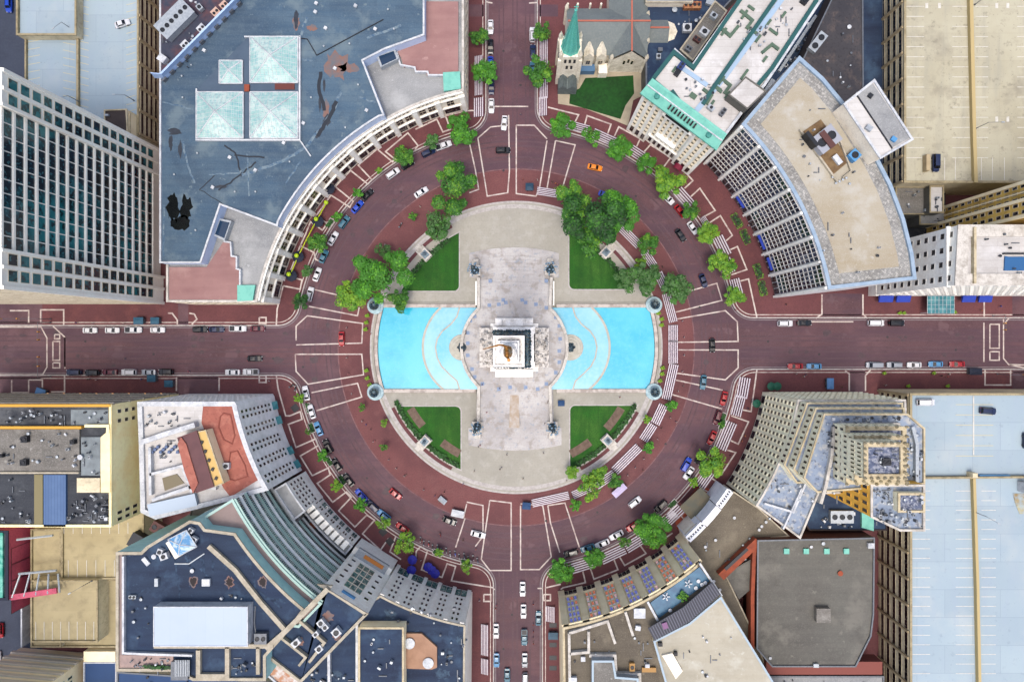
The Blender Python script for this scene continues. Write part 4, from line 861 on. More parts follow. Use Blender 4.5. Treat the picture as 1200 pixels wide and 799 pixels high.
ROWS = [
 ('at the upper kerb of the left street', 0, [(107,387,'white','sedan'),(133,387,'white','sedan'),(158,386.5,'white','pickup'),(186,386.5,'white','sedan'),(236,386,'black','suv'),(255,386,'navy','sedan'),(280,385,'white','pickup'),(303,385,'maroon','sedan')]),
 ('at the lower kerb of the left street', 0, [(88.5,436,'navy','suv'),(110,436.5,'black','suv'),(130,436,'maroon','sedan'),(152.5,436,'white','suv'),(175.5,436,'silver','sedan'),(196,435.5,'black','suv'),(273.5,436,'white','sedan'),(295,435.5,'white','pickup')]),
 ('at the upper kerb of the right street', 0, [(919,379,'white','suv'),(941.5,378.5,'black','sedan'),(1025,378.5,'white','van'),(1049,378.5,'black','van')]),
 ('at the lower kerb of the right street', 0, [(931,429,'red','sedan'),(953,429,'sky blue','sedan'),(1023,427.5,'silver','van'),(1046.5,427.5,'silver','suv'),(1070,427.5,'white','sedan'),(1095,426.5,'sky blue','sedan'),(1120,426.5,'red','sedan')]),
 ('at the left kerb of the top street', 90, [(575,33,'white','sedan'),(575,56,'black','sedan'),(575,76,'blue','sedan'),(576,103,'navy','sedan'),(576,125,'white','sedan')]),
 ('at the right kerb of the top street', 90, [(624,42,'white','suv'),(624.5,62,'navy','sedan'),(624,82,'teal','sedan')]),
 ('at the kerb of the bottom street', 90, [(631,723,'teal','sedan'),(581.5,738,'white','sedan'),(582,772,'sky blue','sedan')]),
 ('parked along the upper left ring kerb', 't', [(520,171.5,'white','pickup'),(502.5,179.5,'navy','suv'),(478,194,'black','sedan'),(461,204,'white','suv'),(431,229,'black','sedan'),(419.5,243,'blue','sedan'),(404,261,'teal','suv'),(391,280,'white','sedan'),(380,301,'teal','sedan'),(372.5,322,'white','sedan'),(364,345,'white','suv')]),
 ('parked along the lower left ring kerb', 't', [(359.5,460.5,'white','sedan'),(366,482,'white','sedan'),(374,502,'sky blue','sedan'),(385,522.5,'black','suv'),(395.5,544,'black','sedan'),(409,562,'black','sedan'),(424,579.5,'blue','sedan'),(437,592,'navy','suv'),(450.5,603,'sky blue','suv'),(472,617.5,'red','sedan')]),
 ('parked along the upper right ring kerb', 't', [(782,233,'white','suv'),(796.5,248,'red','sedan'),(811,267.5,'white','sedan')]),
 ('parked along the lower right ring kerb', 't', [(669,647,'black','suv'),(688.5,641,'teal','sedan'),(705.5,636,'white','sedan'),(722,626,'white','sedan'),(741.5,615.5,'red','suv'),(774,592,'black','suv'),(806.5,553.5,'white','sedan'),(820,535.5,'black','suv'),(833.5,512.5,'red','sedan'),(840,489,'maroon','suv'),(847.5,466.5,'red','sedan')]),
]
for where, a, L_ in ROWS:
    for i, (u, v, c, k) in enumerate(L_):
        key = 'from the left' if (a == 0) else 'from the top' if a == 90 else ('along the ring from the top' if 'upper' in where else 'along the ring from the left')
        w = where.replace(' the top street', ' the top street')
        lb = '%s %s, %s %s %s' % (c, KN[k], ORD[i], key.replace('along the ring ', ''), w)
        aa = a if a != 't' else tang(u, v)
        car(u, v, c, k, aa+(180 if (a == 0 and v > 400) or (a == 90 and u > 600) else 0), lb)
MOV = [(299.5,420,'black','sedan',0,'black car driving in the left street close to the circle'),(591,145,'white','sedan',95,'white car waiting where the top street meets the ring'),(589.5,177,'black','suv',0,'black suv crossing the top of the ring road'),
 (494,226,'white','sedan',-32,'white car driving round the upper left of the ring road'),(697,197,'orange','sedan',12,'orange taxi coloured car driving round the top of the ring road'),(709,229,'blue','sedan',20,'blue car half under the large tree on the upper right of the ring'),
 (797,276,'black','sedan',55,'black car driving on the ring beside the upper right outer parking'),(823.5,329,'navy','sedan',70,'dark blue car driving on the right of the ring road'),(834,404.5,'black','sedan',88,'black car at the mouth of the right street'),(823.5,447.5,'teal','sedan',97,'teal blue car on the ring just below the right street'),
 (743.5,587.5,'white','suv',-38,'white suv with dark windows driving on the lower right of the ring'),(803.5,543.5,'blue','suv',-60,'blue suv beside the white car on the lower right of the ring'),(464,578,'red','sedan',40,'red car driving round the lower left of the ring road'),
 (527,609.5,'black','sedan',22,'black car driving round the bottom left of the ring road'),(560.5,625,'white','sedan',15,'white car driving towards the bottom street crossing'),(612.5,689,'white','sedan',90,'white car, topmost of the queue in the bottom street'),(613.5,715,'white','sedan',90,'white car, second from the top of the queue in the bottom street'),
 (614.5,745,'teal','pickup',90,'dark teal pickup in the middle of the queue in the bottom street'),(615,772,'silver','sedan',90,'silver car behind the pickup in the bottom street queue'),(615.5,795,'silver','suv',90,'silver car at the lower picture edge in the bottom street queue'),(594.5,790,'teal','sedan',90,'teal car driving up the bottom street near the lower picture edge'),
 (401,397,'red','sedan',90,'small red car on the crossing beside the left pool')]
for m in MOV: car(*m, name='moving_car', group='cars driving on the ring and streets')
# ---------------- motorcycles ----------------
def moto():
    t = thing('motorcycle', (0, 0, -50), 'x', 'motorcycle')
    wm = MB().tube((0, -.07, 0), (0, .07, 0), .32, n=14).tube((0, -.075, 0), (0, .075, 0), .18, n=8, mi=1).mesh('wheel', [MT['tyre'], MT['rim']])
    link('wheel', wm, t, (.72, 0, .32)); link('wheel', wm, t, (-.72, 0, .32))
    b = MB(); b.tube((.7, 0, .34), (.42, 0, .98), .06).tube((-.68, 0, .36), (.3, 0, .5), .09).tube((.42, -.38, 1.02), (.42, .38, 1.02), .04); b.box((0, 0, .5), (.55, .32, .4)); b.box((-.95, 0, .72), (.35, .5, .3)); b.build('frame', MT['metal'], t, world=False)
    b = MB(); b.lathe((.15, 0, .68), [(.1, 0), (.2, .1), (.19, .2), (.05, .28)], 10, sx=1.7); b.box((.74, 0, .66), (.5, .16, .08)); b.box((-.72, 0, .7), (.6, .2, .08)); b.build('tank', MT['paint'], t, world=False)
    MB().box((-.38, 0, .82), (.7, .32, .12), taper=.8).build('saddle', MT['tyre'], t, world=False)
    MB().lathe((.55, 0, .85), [(.02, 0), (.11, .05), (.11, .15), (.02, .2)], 8).build('headlight', MT['hl'], t, world=False); return t
mo = moto(); cols = ['black', 'navy', 'red', 'black', 'teal', 'navy', 'black', 'silver', 'blue', 'black', 'navy', 'black', 'maroon', 'navy']
for i in range(14):
    a = 113.5-i*1.25; r = 251+ (i % 2)*2.2; u = CU+r*math.cos(math.radians(a+ 3)); v = CV+r*math.sin(math.radians(a+3))
    if i == 0: pass
    t = copy_thing(mo, tuple(XY((u, v)))+(.02,), math.radians(-a+ 20), '%s motorcycle, %s from the left in the row at the lower kerb of the ring' % (cols[i], ORD[i]), 'motorcycles in a row at the kerb', swap={MT['paint']: PAINT[cols[i]]})
copy_thing(mo, tuple(XY((470, 264)))+(.02,), 1.0, 'dark motorcycle parked on the red paving beside the upper left ring', 'other motorcycles', swap={MT['paint']: PAINT['black']})
copy_thing(mo, tuple(XY((425, 310)))+(.02,), 1.2, 'white motorcycle under the trees beside the left ring road', 'other motorcycles')
for i, (u, v) in enumerate([(343,452),(347,454),(776,321),(781,324)]):
    copy_thing(mo, tuple(XY((u, v)))+(.15,), .4+i, '%s dark motorcycle parked on the %s' % (('left', 'right')[i % 2], 'pavement corner below the left street' if i < 2 else 'paving behind the right trees'), 'other motorcycles', swap={MT['paint']: PAINT['black']})
# ---------------- bleachers ----------------
MT['alu'] = mat('aluminium_plank', C(226, 220, 228), .5, .1, [(1.5, .45, .7, C(190, 182, 196), .6)]); MT['footbd'] = mat('plum_footboard', C(112, 58, 88), .7)
BM = {}
def bleacher(u, v, ln, wd, ang, label, inner=1):
    t = thing('bleacher', tuple(XY((u, v)))+(.15,), label, 'bleacher', 'aluminium bleachers set up for spectators', -math.radians(ang))
    L = ln*S; n = 5; w = wd*S; pitch = w/n
    key = (round(L, 1), round(w, 1))
    if key not in BM:
        pl = MB().box((0, 0, 0), (L, pitch*.5, .06)); 
        fb = MB()
        for i in range(n): fb.box((0, -w/2+pitch*(i+.5)+pitch*.42, .2+.22*i), (L-.1, pitch*.34, .05))
        fr = MB(); m = max(2, int(L/2)); zt = .4+.22*(n-1)
        for j in range(m+1):
            x = -L/2+.15+(L-.3)*j/m
            fr.bar((x, -w/2, .38), (x, w/2, zt), .07, .07); 
            for i in range(n): y = -w/2+pitch*(i+.5); fr.box((x, y, (.36+.22*i)/2), (.06, .06, .36+.22*i))
        BM[key] = (pl.mesh('seat_plank', MT['alu']), fb.mesh('footboards', MT['footbd']), fr.mesh('frame', MT['metal']))
    pl, fb, fr = BM[key]
    for i in range(n): link('seat_plank', pl, t, (0, -w/2+pitch*(i+.5), .42+.22*i))
    link('footboards', fb, t); link('frame', fr, t)
    return t
BL = {
 'on the left pavement of the top street': [(561,90,46,10,90),(561,127,22,12,90)],
 'on the right pavement of the top street': [(637,58,18,10,90),(637,80,26,10,90),(637,106,22,10,90),(636,126,22,10,90)],
 'on the upper right outer pavement': [(676,150,28,10,'t'),(713,165,40,11,'t'),(752,185,32,12,'t'),(801,233,24,13,'t'),(826,262,16,7,'t'),(845,289,24,13,'t'),(852,312,18,12,'t'),(862,338,22,12,'t')],
 'curving by the upper right lawn': [(646,227,34,9,9),(736,276,36,10,'t'),(760,304,20,10,'t'),(775,330,22,10,'t')],
 'right of the right pool': [(784,361,34,10,'t'),(788,391,20,11,90),(788,412,27,11,90),(784.5,447,42,11,'t')],
 'curving by the lower right lawn': [(772,485,24,11,'t'),(759,506,22,11,'t'),(734,537,40,11,'t'),(709,561,26,10,'t'),(681,575,22,9,'t'),(645,584,44,9,'t')],
 'on the lower right outer pavement': [(870,454,24,13,'t'),(864,475,24,12,'t'),(850,510,34,13,'t'),(825,561,22,12,'t'),(791,600,18,13,'t'),(785,607,18,11,'t'),(745,634,28,12,'t'),(718,648,30,12,'t'),(683,661,28,12,'t')],
 'on the right pavement of the bottom street': [(644.5,718,18,11,90)],
 'on the left pavement of the bottom street': [(568,748,36,9,90),(568,779,18,9,90)],
}
for w, L_ in BL.items():
    L_ = sorted(L_, key=lambda q: (q[0] if 'lower right lawn' in w else q[1]))
    kk = 'left' if 'lower right lawn' in w else 'top'
    for i, (u, v, ln, wd, a) in enumerate(L_):
        a = tang(u, v) if a == 't' else a
        nm = ORD[i] if len(L_) > 1 else 'only'
        lb = 'striped metal bleacher, %s from the %s %s' % (nm, kk, w) if len(L_) > 1 else 'striped metal bleacher %s' % w
        if a % 180 > 90 and 'upper' not in w: pass
        bleacher(u, v, ln, wd, a, lb)
# ---------------- people ----------------
PPL = {
 'on the pale plaza below the terrace': [(556,551,'black'),(586,549,'black'),(588,547,'grey'),(613,560,'black'),(594,532,'black'),(637,530,'grey'),(563,521,'red'),(561,523,'grey'),(543,566,'blue'),(664,562,'black'),(576,494,'black'),(579,494,'blue')],
 'on the monument terrace': [(547,388,'black'),(547,391,'black'),(586,454,'black'),(566,450,'blue'),(642,469,'black'),(641,471,'grey'),(638,495,'black'),(571,482,'pink')],
 'on red paving left of the monument': [(452,287,'white'),(493,243,'white'),(407,384,'white'),(407,419,'white'),(413,461,'white'),(409,438,'pink'),(425,493,'white'),(430,497,'blue'),(435,503,'black'),(438,517,'white'),(440,516,'pink'),(456,538,'white'),(465,548,'white'),(474,557,'white'),(476,556,'grey'),(497,573,'white'),(510,580,'blue'),(517,584,'grey'),(515,587,'teal'),(521,576,'black'),(435,391,'red')],
 'by the upper right lawn': [(613,211,'red'),(630,212,'white'),(647,214,'black'),(653,217,'red'),(651,216,'orange'),(741,266,'white'),(768,297,'white'),(776,313,'black')],
 'right of the right pool': [(799,376,'white'),(801,395,'white'),(801,416,'white'),(799,435,'white'),(794,458,'white'),(726,465,'red'),(800,452,'grey')],
 'curving by the lower right lawn': [(785,489,'white'),(792,494,'white'),(775,501,'black'),(770,514,'white'),(754,537,'white'),(744,547,'white'),(753,550,'black'),(735,556,'white'),(665,602,'grey')],
 'on the left street pavement': [(147,379,'white'),(92,378,'blue'),(110,379,'grey'),(115,445,'white'),(106,444,'black'),(148,420,'grey'),(168,444,'blue'),(223,435,'pink')],
 'on the right street pavement': [(932,438,'white'),(941,441,'white'),(943,439,'grey'),(970,450,'blue'),(1036,451,'white'),(1110,438,'white'),(1108,441,'red'),(1101,440,'black'),(920,357,'black'),(1148,364,'orange'),(985,453,'black'),(1170,359,'blue')],
 'beside the bottom street pavement': [(625,730,'red'),(625,738,'red'),(625,745,'black'),(625,752,'red'),(625,706,'red'),(640,700,'black'),(562,702,'white'),(581,711,'red'),(582,707,'pink')],
 'on the lower left outer pavement': [(344,450,'black'),(317,446,'white'),(361,470,'red'),(365,493,'black'),(466,630,'blue'),(495,632,'red'),(516,624,'red'),(517,626,'red'),(543,632,'black'),(558,642,'red'),(487,658,'white'),(494,655,'white')],
 'on the upper outer pavement': [(533,171,'pink'),(496,180,'red'),(392,205,'grey'),(395,207,'white'),(700,165,'black'),(876,265,'white'),(610,135,'grey'),(641,101,'black'),(758,173,'black'),(861,363,'red')],
 'beside the lower right building front': [(876,478,'black'),(872,510,'orange'),(868,516,'orange'),(855,533,'black'),(815,628,'black'),(700,693,'black')],
}
CP = {'u': 'left', 'v': 'top'}
used_u = {}
for w, L_ in PPL.items():
    w = w.replace('curving ', '')
    axis = 1 if (max(p[1] for p in L_)-min(p[1] for p in L_)) > (max(p[0] for p in L_)-min(p[0] for p in L_)) else 0
    L_ = sorted(L_, key=lambda p: p[axis]); cnt = {}
    tot = {c: sum(1 for q in L_ if q[2] == c) for c in set(q[2] for q in L_)}
    for u, v, c in L_:
        i = cnt.get(c, 0); cnt[c] = i+1
        lb = 'person in a %s top %s%s' % (c, w, '' if tot[c] == 1 else ', %s from the %s' % (ORD[i], 'top' if axis else 'left'))
        hh = 2.66 if w == 'on the monument terrace' and 352 < v < 462 else (1.6 if w == 'on the monument terrace' else (.15 if ('plaza' in w or 'pavement' in w or 'front' in w) else .02))
        o = person(u, v, c, lb, .15)
        o.location.z = hh
# ---------------- blue parasols over cafe tables, awnings, carts ----------------
MT['para'] = mat('royal_blue_canvas', C(24, 28, 170), .7, 0, [(1, .4, .7, C(14, 16, 120), .7)])
def parasol(u, v, label, r=1.7, m=None):
    t = thing('parasol', tuple(XY((u, v)))+(.15,), label, 'parasol', 'parasols over cafe tables')
    MB().tube((0, 0, 0), (0, 0, 2.7), .04).tube((0, 0, 0), (0, 0, .1), .35, n=12).build('pole', MT['metal'], t, world=False)
    b = MB(); n = 8; vs = [(0, 0, 2.8)]+[(r*math.cos(i*math.pi/4), r*math.sin(i*math.pi/4), 2.2) for i in range(n)]+[(r*math.cos(i*math.pi/4), r*math.sin(i*math.pi/4), 2.0) for i in range(n)]
    b.add(vs, [(0, 1+i, 1+(i+1) % n) for i in range(n)]+[(1+i, 9+i, 9+(i+1) % n, 1+(i+1) % n) for i in range(n)]); b.build('canopy', m or MT['para'], t, world=False)
for i, (u, v) in enumerate([(484.5, 653), (483.5, 665), (503, 661.5), (507, 665), (511, 669)]): parasol(u, v, 'royal blue parasol, %s from the left before the lower left cafe front' % ORD[i])
for i, (u, v) in enumerate([(901,452),(908,452),(884,472)]): parasol(u, v, 'green parasol, %s by the corner of the stepped tower' % ('left', 'right', 'lowest')[i], 1.5, mat('green_canvas', C(20, 110, 86), .7))
def table(u, v, label, m='dark', r=2.0):
    t = thing('cafe_table', tuple(XY((u, v)))+(.15,), label, 'table', 'round tables on the pavement'); 
    MB().lathe((0, 0, .7), [(r*.55, 0), (r*.55, .06), (.02, .08)], 16).build('table_top', MT[m], t, world=False); MB().tube((0, 0, 0), (0, 0, .7), .06).tube((0, 0, 0), (0, 0, .05), .4, n=10).build('stem', MT['metal'], t, world=False)
    for i in range(6):
        a = i*math.pi/3; b = MB().box((r*.95*math.cos(a), r*.95*math.sin(a), .45), (.45, .45, .08), a).box((r*1.08*math.cos(a), r*1.08*math.sin(a), .7), (.06, .42, .4), a)
        b.box((r*.95*math.cos(a), r*.95*math.sin(a), .2), (.3, .3, .4), a); b.build('seat', MT['dark'], t, world=False)
MT['navyfab'] = mat('navy_fabric', C(22, 38, 66), .8)
TB = [(388,223,'top'),(375,261,'second'),(352,302,'third'),(344,324,'lowest')]
for u, v, w in TB: parasol(u, v, 'dark navy parasol at the %s end of the yellow rope by the arched building' % w if w in ('top', 'lowest') else 'dark navy parasol, %s along the yellow rope by the arched building' % w, 2.1, MT['navyfab'])
# yellow rope of balloons
b = MB(); pts = [(385,242),(373,260),(360,285),(352,302),(347,313),(343,323)]
pts = [(385,240),(374,259),(363,280),(353,300),(343,323)]
for p, q in zip(pts, pts[1:]):
    a = XY(p); c = XY(q); b.tube((a.x, a.y, 2.4), (c.x, c.y, 2.4), .18, n=8)
tag(b.build('balloon_garland', mat('yellow_plastic', C(206, 222, 20), .5)), 'long yellow garland stretched over the pavement by the upper left building', 'garland')
for i, (u, v) in enumerate([(386,240),(374.5,259),(352,301),(343,322.5)]):
    o = MB().lathe((0, 0, 0), [(.05, 0), (.6, .3), (.8, .8), (.6, 1.3), (.05, 1.6)], 12).build('balloon', mat('lime_balloon', C(196, 226, 40), .4)); o.location = tuple(XY((u, v)))+(2.9,); tag(o, '%s lime balloon from the top on the yellow garland' % ORD[i], 'balloon', 'balloons on the garland')
MT['awn_b'] = mat('blue_awning_canvas', C(22, 74, 190), .7, 0, [(1, .4, .7, C(14, 50, 150), .5)])
def awning(g0, g1, depth, z, label, m, cat='awning', parent=None):
    a = XY(g0); c = XY(g1); d = (c-a).normalized(); n = Vector((d.y, -d.x)); b = MB(); o = n*depth
    t = 'awning'
    vs = [(a.x, a.y, z), (c.x, c.y, z), (c.x+o.x, c.y+o.y, z-.7), (a.x+o.x, a.y+o.y, z-.7), (c.x+o.x, c.y+o.y, z-1), (a.x+o.x, a.y+o.y, z-1), (a.x, a.y, z-1), (c.x, c.y, z-1)]
    b.add(vs, [(0, 3, 2, 1), (3, 5, 4, 2), (0, 6, 5, 3), (1, 2, 4, 7)])
    return b.build('awning', m, parent) if parent is not None else tag(b.build('awning', m), label, cat)
# small carts and kiosks on the paving
def cart(u, v, w, l, ang, label, m, hz=2.2):
    t = thing('vendor_cart', tuple(XY((u, v)))+(.05,), label, 'cart', None, -math.radians(ang))
    b = MB().box((0, 0, .7), (l, w, .9)); b.build('cart_body', MT['metal'], t, world=False)
    b = MB(); b.add([(-l/2-.2, -w/2-.2, hz-.3), (l/2+.2, -w/2-.2, hz-.3), (l/2+.2, w/2+.2, hz-.3), (-l/2-.2, w/2+.2, hz-.3), (-l/4, 0, hz+.1), (l/4, 0, hz+.1)], [(0, 1, 5, 4), (1, 2, 5), (2, 3, 4, 5), (3, 0, 4), (3, 2, 1, 0)])
    for x in (-1, 1):
        for y in (-1, 1): b.tube((x*l*.45, y*w*.45, 1), (x*l*.45, y*w*.45, hz-.3), .03, n=5)
    b.build('roof', m, t, world=False)
    for x in (-1, 1): MB().tube((x*l*.3, -w/2-.05, .3), (x*l*.3, w/2+.05, .3), .28, n=10).build('wheel', MT['tyre'], t, world=False)
cart(620.5, 220.5, 2.2, 2.4, 0, 'dark teal vendor cart inside the crossing above the monument plaza', mat('teal_canvas', C(34, 78, 104), .7))
cart(617, 591, 2, 2.6, 5, 'blue roofed vendor cart beside the lowest bleacher of the monument paving', mat('blue_canvas', C(36, 84, 130), .7))
cart(657.5, 472, 1.6, 1.9, 0, 'small blue cart on the path below the right pool', mat('blue_canvas', None), 1.6)
cart(725, 573, 2, 5, -42, 'white and violet carriage on the ring beside the lower right trees', mat('violet_white_canvas', C(210, 200, 232), .6))
cart(537, 600, 2, 4, 12, 'white open carriage on the ring near the bottom crossing', MT['wht'])
cart(519, 585, 1.4, 2.6, 40, 'small grey service cart among people on the lower left paving', MT['metal_lt'], 1.5)
cart(970, 449, 2, 3.4, 90, 'blue and white vendor cart on the right street pavement', mat('light_blue_canvas', C(110, 160, 210), .7))
cart(52, 459, 2.2, 3, 20, 'light blue vendor cart at the corner of the far left crossing', mat('light_blue_canvas', None))
for i, (u, v) in enumerate([(166,376),(185,376),(181,443),(201,449)]): cart(u, v, 2, 2.6 if i != 0 else 3, 0, '%s teal roofed stall on the left street pavement' % ['first upper', 'second upper', 'first lower', 'second lower'][i], mat('teal_stall_canvas', C(52, 108, 134), .7))
cart(1139, 435, 2, 4, 0, 'dark covered cart on the lower pavement of the right street', MT['navyfab'])
cart(648, 742, 2, 3, 0, 'grey blue stall on the right pavement of the bottom street', mat('slate_canvas', C(90, 120, 140), .7))
# red and dark sidewalk grates
b = MB()
for v in (732, 755, 770, 782): b.box((XY((648, v)).x, XY((648, v)).y, .16), (2.6, 1.6, .03))
for (u, v) in ((449, 623), (457, 634), (403, 560), (346, 478)): b.box((XY((u, v)).x, XY((u, v)).y, .16), (2.4, 2.4, .03), .7)
struct('pavement_grate', b, MT['dark'])
# planter kerbs on the pavement next to the parked cars
for i, (u, v) in enumerate([(362,478),(366,501),(386,540),(402,562),(513,647),(546,658),(847,489),(846,497),(788,590),(478,186),(387,262)]):
    a = -math.radians(tang(u, v)); t = thing('tree_pit', tuple(XY((u, v)))+(.14,), 'x', 'planter', 'low planters at the outer kerb', a)
    pos = ['lower left', 'upper left', 'lower right'][0 if u < 600 and v > 400 else 1 if u < 600 else 2]; t['label'] = 'low stone edged planter at the %s outer kerb, %s from the left' % (pos, ORD[sorted([q[0] for q in [(362,478),(366,501),(386,540),(402,562),(513,647),(546,658)]] if pos == 'lower left' else [387,478] if pos == 'upper left' else [788,846,847]).index(u)])
    LABELS.pop('x', None)
    o = loop([(0, 0)]*0) if False else None
    q = [Vector((-1.8, -1)), Vector((1.8, -1)), Vector((1.8, 1)), Vector((-1.8, 1))]
    MB().ringp(q, inset(q, .25), .35, 0, .1).build('stone_edging', MT['kerb'], t, world=False)
    b = MB().prism(inset(q, .25), 0, .12); b.build('soil', MT['earth'], t, world=False)
    b = MB(); blobby(b, [(-1.2, 0), (1.2, 0)], 1.2, .5, i, 3); b.build('plants', [MT['leaf_d'], MT['leaf_dd']], t, world=False)
# traffic lights and street lamps
def lamp(u, v, h, reach, ang, label, name='street_lamp', z0=.15, cat='street lamp', group='street lamps'):
    p = XY((u, v)) if z0 < 1 else P(u, v, z0).xy; t = thing(name, (p.x, p.y, z0), label, cat, group, -math.radians(ang))
    MB().tube((0, 0, 0), (0, 0, h), .13, .08, 8).tube((0, 0, 0), (0, 0, .4), .25, n=8).build('pole', MT['metal'], t, world=False)
    b = MB().tube((0, 0, h-.1), (reach, 0, h+.2), .07, .05, 6); b.build('arm', MT['metal'], t, world=False)
    if name == 'street_lamp': MB().box((reach+.3, 0, h+.2), (1.0, .35, .15)).build('lamp_head', MT['metal_lt'], t, world=False)
    else:
        for k in (.55, 1.0):
            o = MB().box((reach*k, 0, h-.4), (.35, .35, 1.1)).build('signal_head', mat('signal_yellow', C(222, 160, 30), .5), t, world=False)
            MB().lathe((reach*k, -.2, h-.1), [(.02, 0), (.1, .02), (.02, .04)], 8).build('signal_lens', MT['tl'], o, world=False)
lamp(60, 374, 6, 13, 180, 'traffic signal mast reaching left over the far left crossing', 'traffic_light', cat='traffic light', group='traffic lights')
lamp(60, 378, 6, 6, 90, 'traffic signal mast on the upper corner of the far left crossing', 'traffic_light', cat='traffic light', group='traffic lights')
lamp(60, 441, 6, 7, -90, 'traffic signal mast on the lower corner of the far left crossing', 'traffic_light', cat='traffic light', group='traffic lights')
lamp(1163, 370, 6, 5, 90, 'traffic signal mast on the upper corner of the far right crossing', 'traffic_light', cat='traffic light', group='traffic lights')
lamp(1168, 438, 6, 9, 0, 'traffic signal mast on the lower corner of the far right crossing', 'traffic_light', cat='traffic light', group='traffic lights')
# row of small orange lamps before the lower left street buildings
for i in range(8):
    u = 64+i*18.7; t = thing('bollard_lamp', tuple(XY((u, 461)))+(.15,), 'glowing orange lamp, %s from the left along the lower left street wall' % ORD[i], 'lamp', 'orange wall lamps along the left street')
    MB().tube((0, 0, 0), (0, 0, 2.6), .07).build('post', MT['dark'], t, world=False)
    MB().lathe((0, 0, 2.6), [(.1, 0), (.38, .25), (.42, .5), (.3, .8), (.04, .9)], 10).build('lamp_shade', mat('orange_lamp_glass', C(250, 190, 130), .5, emit=((1, .5, .2, 1), .6)), t, world=False)
# ======================= BUILDINGS =======================
# ---- upper left garage ----
B = Bld('parking_garage', 100, 60, 'pale rooftop parking garage in the upper left corner beside the striped tower')
B.body(R(12, [(90, -60), (162, -60), (162, 168), (90, 168)]), .1, 12, MT['tan'], MT['deck_b'], (.5, .9), MT['tan_w'])
B.body(R(12, [(28, 43), (89.6, 43), (89.6, 168), (28, 168)]), .1, 11.6, MT['tan'], MT['deck_b'], (.4, .8), MT['tan_w'], ('wall', 'lower_deck', 'parapet'))
B.body(R(14.5, [(19, -60), (89, -60), (89, 41), (19, 41)]), .1, 14.5, MT['tan'], MT['deck_b'], (.5, .9), MT['tan_w'], ('wall', 'upper_deck', 'parapet'))
x0 = G(162, 0, 12)[0]
B.facade((x0, 170), (x0, -40), 1, 11.2, 8, 4, .9, .6, fm=MT['tan'], gm=MT['glass_dk'], name='deck_opening')
b = MB()
for i in range(9):
    y = 170-210*i/8; p = XY((x0, y)); b.box((p.x+.25, p.y, 6), (.7, .8, 12))
b.boxes('column', MT['tan_w'], B.root)
def bays(B, u0, u1, v0, v1, h, n, m=None, horiz=False, w=.18, name='parking_line', dash=None, slope=0):
    b = MB()
    for i in range(n+1):
        t = i/n
        if horiz: u = u0+(u1-u0)*t; a, c = P(u, v0, h), P(u, v1, h)
        else: v = v0+(v1-v0)*t; a, c = P(u0, v, h), P(u1, v+slope, h)
        b.ribbon([a.xy, c.xy], w, h+.02)
    return b.build(name, m or MT['line'], B.root)
yl_ = mat('faded_yellow_paint', C(216, 208, 170), .8)
for u0, u1, s, v0, hh in ((92, 104, 3, -2, 11.1), (148, 159, -3, -2, 11.1), (31, 47, -3, 50, 10.8), (74, 88, 3, 50, 10.8)): bays(B, u0, u1, v0, 165, hh, 20 if v0 < 0 else 13, yl_, slope=s)
for u, v, a in ((85, 35, 140), (92, 119, 160), (157, 118, 180)):
    p = P(u, v, 12); lamp(u, v, 5, 3, a, 'lamp post on the upper left garage deck, %s' % ('nearest the top' if v < 50 else 'on the middle wall above the tower' if u < 100 else 'at the right parapet'), z0=12, group='lamp posts on parking decks')
B.finish()
car(145, 29, 'white', 'sedan', -18, 'white car parked alone on the upper left garage deck', h=11.12, group='cars on parking decks')
car(13, 8, 'blue', 'suv', 90, 'bright blue car in the alley at the upper left corner', h=.16, group='cars parked in the alleys')
car(3, 737, 'red', 'suv', 90, 'red car in the alley at the lower left picture edge', h=.16, group='cars parked in the alleys')
car(0, 770, 'white', 'sedan', 90, 'white car cut by the lower left picture edge', h=.16, group='cars parked in the alleys')
B = Bld('stair_tower', 150, 150, 'small brown topped stair tower between the upper left garage and the striped tower', 'tower')
B.body(R(16.5, [(122, 129), (148, 128), (150, 168), (122, 168)]), .1, 16.5, MT['cream'], mat('brown_roof', C(84, 72, 68), .85, 0, [(.4, .4, .7, C(64, 54, 52), .7)]), (.3, .3))
B.body(R(15.5, [(149, 133), (152, 133), (152, 170), (149, 170)]), .1, 15.5, MT['cream'], MT['cream'], (.2, .2))
B.ac(127, 136, 16.2, 4, 2, .8); B.finish()
# ---- striped tower ----
B = Bld('office_tower', 120, 270, 'tall white striped office tower with teal windows left of the slate roofed mall')
MT['towerw'] = mat('white_concrete_panels', CW(246, 240, 230), .8, 0, [(.2, .4, .7, CW(224, 216, 206), .5), (1.5, .5, .7, CW(226, 216, 204), .5)])
TX = 192; HT = 68
tw = B.body([(TX, 178), (TX, 207.5), (TX-3.5, 207.5), (TX-3.5, 324.5), (TX, 324.5), (TX, 356), (-190, 356), (-190, 178)], .1, HT, MT['towerw'], MT['whiteroof'], (.8, 1.0))
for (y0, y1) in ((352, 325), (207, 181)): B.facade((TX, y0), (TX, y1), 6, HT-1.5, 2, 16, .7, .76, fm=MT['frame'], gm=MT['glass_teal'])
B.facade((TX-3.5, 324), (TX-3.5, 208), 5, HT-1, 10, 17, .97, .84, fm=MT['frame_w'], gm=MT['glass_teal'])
b = MB()
for i in range(18):
    z = 5+(HT-6)*i/17; a, c = XY((TX-3.5, 324)), XY((TX-3.5, 208)); b.box((a.x+.22, (a.y+c.y)/2, z-.1), (.45, abs(a.y-c.y), .7))
b.build('spandrel', MT['towerw'], B.root)
b = MB()
for y in (325, 207): a = XY((TX, y)); b.box((a.x+.1, a.y, HT/2), (.9, .8, HT+.6))
